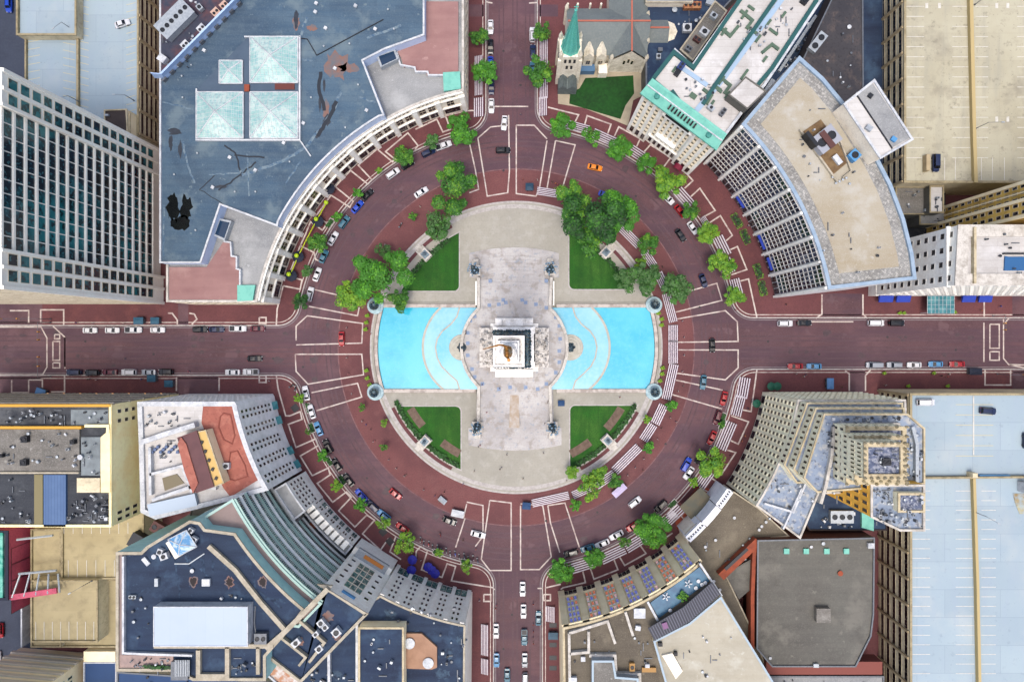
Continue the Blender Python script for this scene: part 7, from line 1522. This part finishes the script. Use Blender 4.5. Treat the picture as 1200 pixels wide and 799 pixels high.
# ---- bottom building (left of the bottom street) ----
B = Bld('navy_roof_building', 500, 720, 'navy roofed building with a curved cream window front left of the bottom street')
a0_, a1_ = 100.2, 118.6
b17 = ring(290.5, a0_, a1_, 16)+R(26, [(437, 703), (345, 805), (330, 880)])+[(552, 870)]
B.body(b17, .1, 26, MT['lime_w'], MT['navy'], (.5, .6), MT['coping'])
segs = ring(290.3, a0_+.7, a1_-.3, 5)
for i in range(5): B.facade(segs[i+1], segs[i], 6.5, 25, 2, 5, .5, .5, fm=MT['frame_w'], gm=MT['glass_dk'], m0=1.2, style='mullion'); B.facade(segs[i+1], segs[i], .8, 5.8, 2, 1, .92, .92, fm=MT['frame_d'], gm=MT['glass_grn'], m0=.6, name='shop_window')
b = MB()
for s_ in segs: p = XY(s_); r_ = math.atan2(p.y-XY((CU, CV)).y, p.x-XY((CU, CV)).x); b.box((p.x, p.y, 12.8), (.9, 1.3, 25.4), r_)
b.boxes('pier', MT['lime_w'], B.root); B.facade((552, 800), (552, 700), 4, 25, 14, 5, .45, .5, fm=MT['frame'], gm=MT['glass'])
B.body(R(30, [(420, 735), (473, 735), (473, 870), (420, 870)]), 25, 30, MT['cream'], MT['navy'], (.5, .5), MT['cream'], ('block_wall', 'block_roof', 'block_parapet'))
B.slab([(475, 742), (494, 742), (512, 758), (512, 782), (506, 784), (475, 783)], 26.3, 25, mat('timber_terrace', C(186, 150, 124), .8, 0, [(.3, .4, .7, C(160, 124, 100), .7)]), 'timber_terrace')
for (u, v) in ((480, 753), (502, 776)): p = P(u, v, 26.3); MB().lathe((p.x, p.y, 26.3), [(1.6, 0), (1.7, .5), (.05, .9)], 16).build('white_dome', MT['wht'], B.root)
B.clutter(448, 710, 540, 730, 25.5, 8, 63, 3); B.clutter(515, 740, 545, 795, 25.5, 9, 64, 2.5); B.clutter(425, 745, 468, 795, 29.6, 6, 65, 3); wallline(B, [(385, 765), (386, 850)], 27, 25, .8, MT['wht'], 'roof_wall'); wallline(B, [(418, 728), (418, 850)], 27.2, 25, .7, MT['wht'], 'roof_wall'); B.clutter(362, 785, 412, 799, 25.5, 10, 66, 2.5); 
for (u, v, r, s) in ((458, 720, 7, 1), (525, 765, 6, 2), (520, 790, 7, 3), (540, 750, 5, 4), (395, 790, 6, 5)): blob(B, u, v, 25.42, r, mat('pale_dust', C(80, 104, 126), .85, 0, [(.7, .42, .6, C(24, 48, 78), .9, 6)]), s+70, 1.2, 1)
B.finish()
# ---- narrow white tower with teal skylight front ----
B = Bld('narrow_white_building', 420, 690, 'narrow white fronted building with a teal glass panel between the curved terraces and navy roof')
g18 = [(420, 637), (462, 663)]+R(38, [(431, 719), (352, 800), (308, 766), (384, 688)])
B.body(g18, .1, 38, MT['lime_w'], MT['navy'], (.7, .8), MT['coping'])
fa, fb = g18[0], g18[1]
if Vector(((XY(fb)-XY(fa)).y, -(XY(fb)-XY(fa)).x)).dot(XY((CU, CV))-XY(fa)) < 0: fa, fb = fb, fa
B.facade(along(fa, fb, .05), along(fa, fb, .26), 11, 33, 1, 5, .5, .35, fm=MT['frame_w'], gm=MT['glass_dk']); B.facade(along(fa, fb, .74), along(fa, fb, .95), 11, 33, 1, 5, .5, .35, fm=MT['frame_w'], gm=MT['glass_dk'])
B.facade(along(fa, fb, .3), along(fa, fb, .7), 12, 31, 3, 5, .92, .9, fm=MT['frame'], gm=MT['glass_grn'], name='glass_panel')
facebox(B, 0, 1, .1, 9, 2.4, MT['lime_w'], 'entrance_front'); facebox(B, .1, .9, 9, 10, 3.2, MT['metal_lt'], 'marquee'); facebox(B, .2, .7, 10, 10.4, 1.2, mat('orange_sign', C(226, 150, 70), .6), 'orange_sign', 1.2); facebox(B, .35, .65, 34, 35, .5, mat('sky_blue_unit', None), 'blue_sign')
wallline(B, [(351, 728), (380, 753), (362, 776)], 38.6, 37, .8, MT['lime'], 'roof_wall'); wallline(B, [(330, 748), (358, 770), (350, 780)], 38.6, 37, .7, MT['lime'], 'roof_wall')
for (u, v, l, w) in ((378, 727, 8, 7), (383, 732, 7, 6), (396, 738, 9, 9), (372, 740, 7, 5), (376, 757, 8, 7), (349, 750, 10, 7)): B.ac(u, v, 37.2, l, w, 1.6, -40, 1, MT['wht'])
for s_, (u, v, r) in enumerate(((385, 722, 6), (395, 745, 5), (350, 752, 6))): blob(B, u, v, 37.22, r, rust, s_+40)
B.body(R(33, [(318, 770), (352, 799), (340, 815), (306, 785)]), 20, 33, MT['metal_lt'], mat('orange_dirt_roof', C(196, 150, 120), .9, 0, [(.4, .42, .6, C(226, 226, 224), .9)]), (.4, .5), MT['wht'], ('lower_wall', 'lower_roof', 'lower_parapet'))
B.finish()
# ---- curved terraced building with big navy roof ----
B = Bld('curved_terrace_building', 290, 690, 'big navy roofed building with curved teal glass floors at the lower left of the circle')
H19 = 42
def pa(u, v, h): g = G(u, v, h); return math.degrees(math.atan2(g[1]-CV, g[0]-CU)) % 360
e0, e1 = pa(390, 690, 38), pa(272, 585, 38)
low = ring(309, e0, e1, 30)+R(38, [(240, 605), (226, 640), (260, 720), (350, 735)])
B.body(low, .1, 38, MT['frame_w'] if False else mat('white_floor_band', CW(236, 242, 238), .7, 0, [(.4, .4, .7, CW(186, 198, 192), .5)]), mat('mauve_terrace', C(168, 152, 148), .85, 0, [(.2, .4, .7, C(146, 130, 126), .7)]), (.6, .6), mat('pale_teal_coping', C(190, 220, 212), .7), ('curved_wall', 'terrace', 'terrace_parapet'))
nseg = 22; sg = ring(308.7, e0+.2, e1-.2, nseg)
for i in range(nseg): B.facade(sg[i+1], sg[i], 14.5, 37.6, 3, 7, .92, .74, fm=MT['frame_w'], gm=MT['glass_grn'] if i < nseg-4 else MT['glass_teal'], name='glazed_floor'); B.facade(sg[i+1], sg[i], 1.5, 14.5, 3, 4, .94, .8, fm=MT['frame_w'], gm=MT['glass_dk'], name='lower_glazed_floor')
for i in range(12):
    z = (1.5+3.25*i) if i < 4 else 14.5+3.3*(i-4); MB().ribbon([XY(p) for p in ring(307.8, e0+.1, e1-.1, 40)], .6, z, .4).build('floor_band', mat('pale_teal_coping' if i % 2 else 'white_floor_band', None), B.root)
u0, u1 = pa(357, 714, H19), pa(281, 621, H19)
top = ring(316.5, u0, u1, 22)+R(H19, [(240, 620), (234, 612), (222, 610), (172, 640), (165, 647), (136, 647), (136, 786), (204, 786), (226, 797), (311, 797), (311, 769), (336, 741)])
B.body(top, .1, H19, mat('pale_teal_wall', CW(170, 206, 204), .7, 0, [(.4, .4, .7, CW(140, 180, 182), .6)]), MT['navy'], (.7, .7), MT['coping'], ('upper_wall', 'navy_roof', 'upper_parapet'))
lime_w = MT['coping']
wallline(B, [(244, 640), (275, 668), (305, 706), (336, 741)], 42.3, 41, 1.3, lime_w, 'roof_beam'); wallline(B, [(311, 760), (336, 738), (384, 690)], 42.5, 41, 1.4, lime_w, 'roof_beam'); wallline(B, [(180, 757), (320, 757)], 42.4, 41, 1.2, lime_w, 'roof_beam'); wallline(B, [(232, 762), (232, 792), (266, 792), (266, 758)], 42.4, 41, 1.2, lime_w, 'roof_beam'); wallline(B, [(302, 758), (302, 790)], 42.4, 41, 1, lime_w, 'roof_beam'); wallline(B, [(144, 652), (144, 765), (164, 766), (225, 768)], 42.3, 41, .6, MT['wht'], 'inner_edge')
B.slab([(137, 649), (143, 649), (143, 784), (137, 784)], 41.6, 41, mat('mauve_terrace', None), 'mauve_walk'); B.slab([(137, 767), (203, 768), (203, 784), (137, 784)], 41.62, 41, mat('pinkish_terrace', C(190, 168, 160), .85, 0, [(.4, .4, .65, C(150, 136, 134), .7)]), 'pinkish_terrace')
B.body(R(45, [(180, 711), (290, 711), (290, 757), (180, 757)]), 41, 45, MT['wht'], mat('white_blue_membrane', C(200, 214, 232), .7, 0, [(.1, .4, .7, C(190, 206, 226), .7)], (5, 30, .05, C(182, 198, 220), .5)), (.15, .1), MT['wht'], ('penthouse_wall', 'penthouse_roof', 'penthouse_edge'))
o = B.ac(214, 782, 41.3, 19, 21, 1.6, 0, 0, MT['metal'], 'louvred_unit')
for i in range(9): p = P(206+i*2, 782, 43); MB().box((p.x, p.y, 43.2), (.22, 4.6, .16)).build('louvre', MT['metal_lt'], o)
c = P(214, 636, 43); 
b = MB(); B.ac(214, 637, 41.4, 24, 21, 1.4, -30, 0, MT['lime'], 'skylight_kerb')
w = 3.0; rz = math.radians(30); cr_, sr_ = math.cos(rz), math.sin(rz); vs = [(c.x+(dx*cr_-dy*sr_)*w, c.y+(dx*sr_+dy*cr_)*w*.9, 43.1) for dx, dy in ((-1, -1), (1, -1), (1, 1), (-1, 1))]+[(c.x, c.y, 44.6)]
o = MB().add(vs, [(0, 1, 4), (1, 2, 4), (2, 3, 4), (3, 0, 4)]).build('pyramid_skylight', mat('skylight_blue_glass', C(120, 176, 220), .15, 0, [(.5, .45, .6, C(220, 236, 244), .9)]), B.root)
b = MB()
for i in range(4): b.tube(vs[i], vs[4], .14, n=5); b.tube(vs[i], vs[(i+1) % 4], .14, n=5)
b.build('glazing_bars', MT['wht'], o)
for (u, v) in ((226, 681), (269, 682), (308, 682)): blob(B, u, v, 41.32, 6, rust, u, .9, 1.1); blob(B, u, v, 41.34, 4.2, mat('dark_scar', C(46, 34, 36), .8), u, .9, 1.2)
for i, (pts, w) in enumerate([([(205,655),(210,690),(214,720)],.5),([(150,700),(170,690)],.4),([(290,650),(300,690),(330,712)],.6),([(235,650),(240,672)],.8),([(220,650),(224,668)],.9),([(250,655),(249,670)],.6),([(158,735),(176,735)],.4),([(310,700),(335,705)],.9)]): crack(B, pts, 41.31+.002*i, w, mat('pale_scuff_navy', C(66, 90, 116), .9, 0, [(.8, .4, .6, C(20, 44, 74), .9)]), 50+i)
B.ac(243, 681, 41.3, 9, 8, .8, 0, 0, MT['wht']); B.ac(185, 681, 41.3, 4, 9, .7, 0, 0, MT['metal_lt']); B.ac(157, 698, 41.3, 8, 4, .7, 0, 2, MT['metal_lt']); B.vent(226, 668, 41.3, .6, .6, MT['wht']); B.ac(308, 745, 41.3, 14, 12, 1.6, 0, 2, MT['metal']); B.ac(195, 650, 41.3, 9, 7, 1.4, -20, 1, MT['wht']); B.ac(190, 645, 41.3, 6, 7, 1.2, 20, 1, MT['wht']); B.ac(172, 657, 41.3, 10, 5, .4, 50, 0, MT['wht'], 'tilted_panel'); B.vent(182, 651, 41.3, .7, .9, MT['wht']); B.ac(226, 620, 41.3, 6, 5, 1.2, 30, 1, MT['wht']); B.ac(229, 631, 41.3, 7, 7, 1.2, 30, 1, MT['wht'])
B.duct([(205, 660), (222, 660), (240, 648)], 41.3, .3, .3, MT['metal_lt'], 'pipe'); wallline(B, [(299, 710), (298, 730), (300, 745)], 41.6, 41, .3, MT['metal'], 'pipe'); B.clutter(150, 690, 175, 750, 41.3, 5, 71, 2); B.clutter(270, 770, 300, 790, 41.3, 8, 72, 3); B.clutter(150, 770, 200, 782, 41.6, 10, 73, 1.5); B.clutter(245, 695, 290, 706, 41.3, 4, 74, 2)
# planter trees on the pinkish terrace
b = MB(); blobby(b, [P(170, 780, 42).xy, P(202, 782, 42).xy], .8, .7, 3, 2)
for i in range(len(b.v)): b.v[i] = (b.v[i][0], b.v[i][1], b.v[i][2]+41.6)
b.build('terrace_shrubs', [MT['leaf_d'], MT['leaf_dd']], B.root); B.finish()
# ---- front range with dormers and dark court before the curved terraces ----
B = Bld('curved_front_range', 375, 600, 'low curved white range with boxy dormers along the lower left pavement')
f0_, f1_ = 129.5, 149.6
fr = ring(287, f0_, f1_, 24)+ring(300, f1_, f0_, 24)
B.body(fr, .1, 10, MT['lime_w'], mat('pale_grey_roof', C(176, 180, 180), .8, 0, [(.3, .4, .7, C(140, 146, 150), .7)]), (.5, .5), MT['wht'])
b = MB()
for i in range(9):
    a = f0_+1.5+(f1_-6-f0_)*i/9; q = XY((CU+290*math.cos(math.radians(a)), CV+290*math.sin(math.radians(a)))); r_ = math.atan2(q.y-XY((CU, CV)).y, q.x-XY((CU, CV)).x); b.box((q.x, q.y, 10), (3.0, 1.7, 2.4), r_)
b.boxes('dormer', MT['lime_w'], B.root)
sg = ring(286.8, f0_+.3, f1_-.3, 10)
for i in range(10): B.facade(sg[i+1], sg[i], 1, 4.6, 2, 1, .8, .85, fm=MT['frame_d'], gm=MT['glass_grn'], m0=.5, name='shop_window'); B.facade(sg[i+1], sg[i], 5.2, 8.4, 2, 1, .5, .7, fm=MT['frame'], gm=MT['glass'], m0=.5)
B.body(ring(286, 142.2, 149.6, 10)+ring(301, 149.6, 142.2, 10), .1, 18, MT['lime_w'], MT['gray_lt'], (.5, .5), MT['wht'], ('corner_wall', 'corner_roof', 'corner_parapet'))
sg = ring(285.8, 142.5, 149.3, 3)
for i in range(3): B.facade(sg[i+1], sg[i], 5, 17, 2, 4, .6, .55, fm=MT['frame_w'], gm=MT['glass'], name='corner_window')
B.finish()
B = Bld('roof_garden_court', 340, 585, 'grey roof terrace with a green garden bed left of the curved terraces')
B.body(ring(302, 141.5, 150.8, 8)+ring(313, 150.8, 141.5, 8), .1, 14, MT['taupe'], mat('slate_paving', C(112, 106, 114), .85, 0, [(.4, .4, .7, C(86, 82, 92), .7)]), (.4, .5), MT['metal'])
b = MB(); pp = [P(316, 583, 14).xy, P(325, 596, 14).xy]; blobby(b, pp, 1.8, .9, 31, 8); 
for i in range(len(b.v)): b.v[i] = (b.v[i][0], b.v[i][1], b.v[i][2]+13.3)
b.build('garden_bed', [MT['leaf'], MT['leaf_d']], B.root)
for i in range(9): B.vent(329+(i % 3)*4, 578+(i//3)*4+i % 2, 13.5, .4, .8, MT['wht'])
B.finish()
B = Bld('dark_court_building', 375, 630, 'dark roofed low court building between the front range and the curved glass floors')
B.body(ring(300.3, 127, 141.3, 10)+ring(308.5, 141.3, 127, 10), .1, 7, MT['dark'], MT['darkroof'], (.2, .3)); B.clutter(352, 590, 385, 620, 6.8, 14, 81, 2); B.ac(369, 613, 6.8, 8, 6, 1.2, 40, 0, mat('rust_unit', C(130, 70, 46), .8)); B.finish()
B = Bld('rear_terrace', 260, 610, 'narrow beige roof terrace behind the pink roofed building'); B.body(R(30, [(225, 618), (240, 600), (265, 590), (276, 588), (262, 605), (280, 622), (243, 640)]), .1, 30, MT['lime'], mat('pinkish_terrace', None), (.4, .4), MT['lime_w']); B.clutter(240, 600, 262, 612, 29.6, 6, 83, 1.5); B.finish()
# ---- white building with terracotta roof ----
B = Bld('terracotta_roof_building', 250, 530, 'white fronted building with a terracotta and white roof at the lower left of the circle')
H20 = 29; q0, q1 = math.degrees(math.atan2(462-CV, -284)) % 360, 149.9
b20 = R(H20, [(161, 471)])+[(320, G(0, 471, H20)[1])]+ring(289, 168.6, 150.2, 16)+R(H20, [(270, 586), (182, 608), (165, 600), (163, 517)])
B.body(b20, .1, H20, mat('off_white_wall', CW(240, 242, 238), .8, 0, [(.3, .4, .7, CW(190, 194, 190), .6)]), MT['whiteroof'], (1.3, .8), MT['wht'])
sg = ring(288.7, 168.2, 150.6, 5)
for i in range(5): B.facade(sg[i+1], sg[i], 5, 28, 2, 8, .55, .62, fm=MT['frame_w'], gm=MT['glass'], m0=.9, style='mullion')
b = MB()
for i, a in enumerate((166.5, 163, 155.5, 152)):
    p = XY((CU+286.5*math.cos(math.radians(a)), CV+286.5*math.sin(math.radians(a)))); r_ = math.atan2(p.y-XY((CU, CV)).y, p.x-XY((CU, CV)).x); b.box((p.x, p.y, 3.4), (2.2, 2.8, .3), r_)
b.build('glass_awning', mat('teal_canopy_glass', None), B.root)
terra = mat('terracotta_roof', C(188, 122, 106), .85, 0, [(.08, .42, .62, C(164, 100, 88), .8, 3), (.4, .5, .7, C(206, 146, 128), .7, 6), (1.4, .55, .7, C(130, 80, 72), .5)]); ht = H20-.75
B.slab([(238, 476), (275, 476), (281, 500), (293, 535), (306, 560), (270, 582), (262, 572), (256, 560), (248, 540), (240, 505), (236, 495)], ht+.15, ht-.3, terra, 'terracotta_roof')
MB().ribbon([P(u, v, 0).xy*1 for u, v in []] or [Vector((0, 0)), Vector((0, .01))], .01, -1) 
for pts in ([(258, 488), (262, 484), (270, 486), (275, 510), (272, 520), (262, 515), (256, 500)], [(270, 530), (278, 528), (287, 545), (290, 558), (275, 563), (265, 560)]): wallline(B, pts+[pts[0]], ht+.3, ht, .35, mat('terracotta_dark', C(150, 84, 72), .85), 'roof_seam')
wallline(B, [(163, 519), (195, 508), (228, 498)], 30.6, 28, 1.5, MT['wht'], 'roof_wall'); wallline(B, [(175, 524), (176, 580)], 29.8, 28, .8, MT['wht'], 'roof_wall'); wallline(B, [(175, 556), (213, 546), (225, 577)], 29.8, 28, .8, MT['wht'], 'roof_wall'); wallline(B, [(178, 586), (225, 570), (253, 572)], 29.8, 28, 1.0, MT['wht'], 'roof_wall')
B.slab([(190, 560), (207, 555), (216, 566), (193, 575)], 28.4, 27.9, mat('olive_glass', C(130, 120, 90), .4), 'well_skylight')
B.body(R(33, [(208, 513), (230, 505), (250, 570), (230, 577)]), 28, 33, mat('mauve_metal', C(130, 90, 90), .8), mat('mauve_roof', C(124, 88, 90), .8, 0, [(.3, .4, .7, C(104, 72, 76), .6)]), (.1, .1), names=('penthouse_wall', 'penthouse_roof', 'penthouse_edge'))
B.body(R(32.5, [(231, 506), (241, 504), (262, 566), (251, 570)]), 28, 32.5, MT['cream'], mat('ochre_wall_top', C(228, 196, 130), .8), (.2, .2), names=('penthouse_strip_wall', 'penthouse_strip_roof', 'penthouse_strip_edge'))
for i in range(5): B.ac(237+i*4.2, 518+i*10.5, 32.3, 3, 3.5, .3, 20, 0, MT['dark'], 'small_hatch')
B.slab([(212, 512), (218, 520), (232, 566), (226, 578), (216, 552), (208, 520)], 33.3, 32, terra, 'tiled_edge')
B.ac(205, 590, 28.3, 55, 14, 1.4, -13, 0, mat('pale_blue_metal_roof', C(196, 212, 228), .5)); B.ac(267, 545, ht+.2, 7, 7, 1.2, 0, 1, MT['wht'])
for i in range(10): B.ac(180+i*3.3, 529-(i % 3)*3, 28.3, 3, 3, .8, 15, 0, mat('blue_grey_unit', C(96, 120, 160), .5))
B.clutter(168, 482, 225, 500, 28.3, 10, 84, 2); B.clutter(185, 515, 205, 545, 28.3, 7, 85, 2); B.ac(192, 617, 14, 12, 10, 2, 30, 0, mat('red_brown_unit', None)) if False else None
B.facade((G(161, 0, H20)[0]+2, G(0, 471, H20)[1]), (318, G(0, 471, H20)[1]), 5, 28, 16, 6, .45, .5, fm=MT['frame_w'], gm=MT['glass']); B.finish()
# ---- yellow block lower left ----
B = Bld('cream_wall_building', 90, 540, 'cream walled building with patchy dark and blue roofs on the left street')
H21 = 36
b21 = R(H21, [(-120, 474), (130, 474), (130, 617), (-120, 617)])
crw = mat('cream_render', CW(246, 230, 184), .85, 0, [(.15, .42, .65, CW(232, 210, 156), .7, 3), (.8, .5, .7, CW(218, 198, 150), .4)])
B.body(b21, .1, H21, crw, MT['darkroof'], (.6, .7), crw, )
xe = b21[1][0]; ya_, yb_ = b21[1][1], b21[2][1]
B.facade((xe, ya_+22), (xe, ya_+3), 24, 34, 2, 3, .4, .5, fm=MT['frame'], gm=MT['glass']); B.facade((xe, yb_-1), (xe, yb_-14), 12, 34, 2, 6, .5, .6, fm=MT['frame'], gm=MT['glass_dk'])
B.facade((-60, ya_) if False else (xe-140, ya_), (xe-2, ya_), 5, 34, 22, 8, .45, .5, fm=MT['lime'], gm=MT['glass']) if False else None
b = MB(); 
for i in range(34): p = XY((xe-3-i*6.2, ya_)); b.box((p.x, p.y+.15, 17.5), (.55, .5, 34))
for z in (6, 13, 20, 27, 34.6): p = XY((xe-100, ya_)); b.box((p.x, p.y+.2, z), (60, .7, .5))
b.boxes('pilaster', mat('grey_stone_relief', CW(170, 166, 158), .85, 0, [(.8, .4, .7, CW(130, 126, 122), .7)]), B.root)
hz = 35.4
B.slab([(-100, 503), (93, 503), (93, 552), (-100, 552)], hz+.5, hz-.3, MT['grayroof'], 'gravel_roof'); B.slab([(95, 512), (118, 512), (118, 557), (95, 557)], hz+.3, hz-.3, mat('silver_roof', C(150, 160, 164), .8, 0, [(.3, .42, .62, C(120, 128, 132), .7)]), 'silver_roof')
B.slab([(83, 480), (127, 480), (127, 498), (83, 498)], hz+.12, hz-.3, mat('silver_roof', None), 'patched_roof'); B.slab([(40, 556), (50, 556), (50, 616), (40, 616)], hz+.3, hz-.3, mat('olive_roof_strip', C(150, 142, 108), .85), 'olive_strip')
B.slab([(51, 556), (77, 556), (77, 617), (51, 617)], hz+.6, hz-.3, mat('blue_corrugated', C(88, 122, 164), .6, 0, [(.3, .4, .7, C(104, 136, 176), .6)], (.9, 40, .08, C(50, 84, 136), .6)), 'blue_corrugated_roof'); B.slab([(90, 560), (117, 560), (117, 577), (90, 577)], hz+.8, hz-.3, MT['tan'], 'beige_roof')
B.slab([(118, 512), (129, 503), (129, 577), (118, 577)], hz+.9, hz-.3, crw, 'cream_ledge'); wallline(B, [(-60, 501), (95, 501)], 36.7, 35, .8, mat('ochre_coping', C(226, 178, 76), .8), 'ochre_wall'); wallline(B, [(-60, 475.2), (129, 475.2)], 36.25, 35, .8, mat('ochre_coping', None), 'ochre_wall'); wallline(B, [(-60, 554), (92, 554)], 36.5, 35, .5, MT['lime'], 'roof_wall'); wallline(B, [(99, 499), (126, 499), (126, 508)], 36.6, 35, .8, crw, 'roof_wall')
for (u, v, s) in ((32, 514, 7), (31, 541, 7), (5, 533, 4), (88, 517, 5)): B.ac(u, v, hz+.5, s, s, 1.2, 0, 1, MT['dark'])
B.clutter(5, 480, 80, 497, hz, 16, 86, 1.6); B.clutter(84, 580, 127, 612, hz, 26, 87, 3); B.clutter(2, 560, 36, 612, hz, 9, 88, 2); B.clutter(10, 506, 90, 548, hz+.5, 16, 89, 2.2); B.clutter(96, 515, 116, 555, hz+.3, 6, 90, 2); B.clutter(85, 482, 125, 496, hz+.1, 6, 190, 2)
B.vent(96, 535, hz+.3, .8, 1, MT['wht'])
B.facade(b21[0], b21[1], 4, 34, 20, 7, .3, .4, fm=MT['lime'], gm=MT['glass'], out=.02) if False else None
B.finish()
# ---- ochre parking lot structure, lower left ----
B = Bld('parking_garage', 100, 690, 'ochre multi level parking deck at the lower left behind the big navy roof', 'parking garage')
B.body(R(11, [(72, 608), (168, 600), (168, 678), (72, 678)]), .1, 11, MT['tan'], MT['deck_n'], (.4, .6), MT['tan_w'])
B.body(R(9.5, [(36, 620), (71, 620), (71, 758), (36, 758)]), .1, 9.5, MT['tan'], MT['deck_n'], (.4, .6), MT['tan_w'], ('wall', 'lower_deck', 'parapet')); B.body(R(8, [(72, 679), (168, 679), (168, 758), (72, 758)]), .1, 8, MT['tan'], MT['deck_n'], (.4, .6), MT['tan_w'], ('wall', 'lowest_deck', 'parapet'))
B.body(R(13, [(36, 680), (114, 680), (114, 752), (36, 752)]), .1, 13, MT['tan'], MT['deck_n'], (.4, .6), MT['tan_w'], ('wall', 'ramp_deck', 'parapet'))
bays(B, 42, 110, 728, 750, 12.5, 7, horiz=True); bays(B, 80, 134, 656, 676, 10.5, 5, horiz=True); bays(B, 75, 150, 612, 625, 10.5, 7, horiz=True); wallline(B, [(25, 700), (25, 758)], 8, .2, .5, MT['wht'], 'white_rail')
B.ac(168, 632, 10.5, 20, 16, 3, 30, 0, MT['dark'], 'stair_box') ; B.ac(189, 617, 10.5, 16, 12, 2, 30, 2, mat('red_brown_unit', None)); B.finish()
lamp(108, 680, 5, 4, 150, 'lamp post on the ochre parking deck at the lower left', z0=13, group='lamp posts on parking decks')
B = Bld('pink_building', 20, 660, 'pink walled building with a teal edge at the lower left picture edge')
pk = mat('pink_panels', C(214, 104, 130), .75, 0, [(.2, .4, .7, C(176, 78, 106), .8), (1.5, .5, .7, C(150, 66, 90), .5)])
B.body(R(16, [(-120, 622), (9, 622), (9, 703), (-120, 703)]), .1, 16, pk, MT['darkroof'], (.8, .5), MT['navyfab'] if 'navyfab' in MT else MT['dark']); B.slab([(-50, 624), (3, 624), (3, 700), (-50, 700)], 16.2, 15, mat('teal_roof_edge', C(40, 168, 150), .6, 0, [(.4, .45, .6, C(150, 220, 206), .8)]), 'teal_roof')
xp = G(9, 0, 16)[0]; B.facade((xp, 698), (xp, 626), .5, 15, 4, 1, .96, .96, fm=MT['dark'], gm=pk, name='wall_panel')
P3 = lambda u, v, z: tuple(P(u, v, z))
for i in range(5): MB().tube(P3(14+i*14, 700-i*1.5, 15), P3(24+i*11, 672, 13.5), .28, n=6).build('strut', MT['metal_lt'], B.root)
for l_ in ((22, 672, 66, 668), (20, 632, 62, 627)): MB().tube(P3(l_[0], l_[1], 14.5), P3(l_[2], l_[3], 14.5), .4, n=6).build('girder', MT['metal_lt'], B.root)
b = MB(); b.bar(P3(12, 700, 15), P3(66, 692, 15), 1.8, .6); b.build('pink_beam', pk, B.root); B.finish()
# ---- cream tower bottom left ----
B = Bld('cream_tower', 60, 800, 'cream banded tower at the bottom left corner')
B.body([(25, 758), (108, 765), (108, 940), (25, 940)], .1, 42, MT['cream'], MT['gray_lt'], (.6, .6))
b = MB(); p, q = XY((25, 758)), XY((108, 765)); e = (q-p).normalized(); mid = (p+q)/2
for i in range(12): b.box((mid.x+.0, mid.y+.3, 4+i*3.3), ((q-p).length, .7, 1.2), math.atan2(e.y, e.x))
b.build('wall_band', mat('grey_cream_band', CW(196, 188, 172), .8), B.root); B.facade((108, 900), (108, 772), 9, 41, 24, 9, .5, .55, fm=mat('pale_teal_frame', C(190, 214, 206), .7), gm=MT['glass_teal']); B.finish()
B = Bld('blue_roof_annex', 118, 790, 'flat blue roofed annex right of the cream tower'); B.body(R(8, [(98, 776), (136, 776), (136, 880), (98, 880)]), .1, 8, MT['tan'], mat('blue_flat_roof', C(56, 92, 138), .8, 0, [(.1, .4, .7, C(44, 78, 122), .7)]), (.3, .4), MT['wht']); B.slab([(98, 763), (135, 763), (135, 775), (98, 775)], 8.2, .2, MT['cream'], 'cream_canopy'); B.finish()
B = Bld('small_blue_roofs', 230, 800, 'blue roofed low building along the bottom edge beneath the big navy roof'); B.body(R(10, [(137, 787), (318, 799), (318, 880), (137, 880)]), .1, 10, MT['tan'], mat('blue_flat_roof', None), (.4, .4), MT['metal']); B.clutter(160, 790, 300, 810, 9.6, 10, 3, 3); B.finish()
B = Bld('filler_building', 240, 640, 'dim court roof hidden between the lower left buildings'); B.body([(235, 560), (300, 540), (330, 600), (350, 700), (300, 740), (225, 700)], .1, 5, MT['taupe'], MT['grayroof'], (.3, .3)); B.finish()
for o in [mo]+list(KINDS.values()):
    for ch in list(o.children): bpy.data.objects.remove(ch)
    LABELS.pop('x', None); bpy.data.objects.remove(o)
bpy.context.view_layer.update()
for lb, names in LABELS.items():
    if len(names) > 1: print('DUP LABEL', lb, names[:4])
for lb in LABELS:
    n = len(lb.split())
    if n > 16 or n < 4: print('LONG', n, lb)
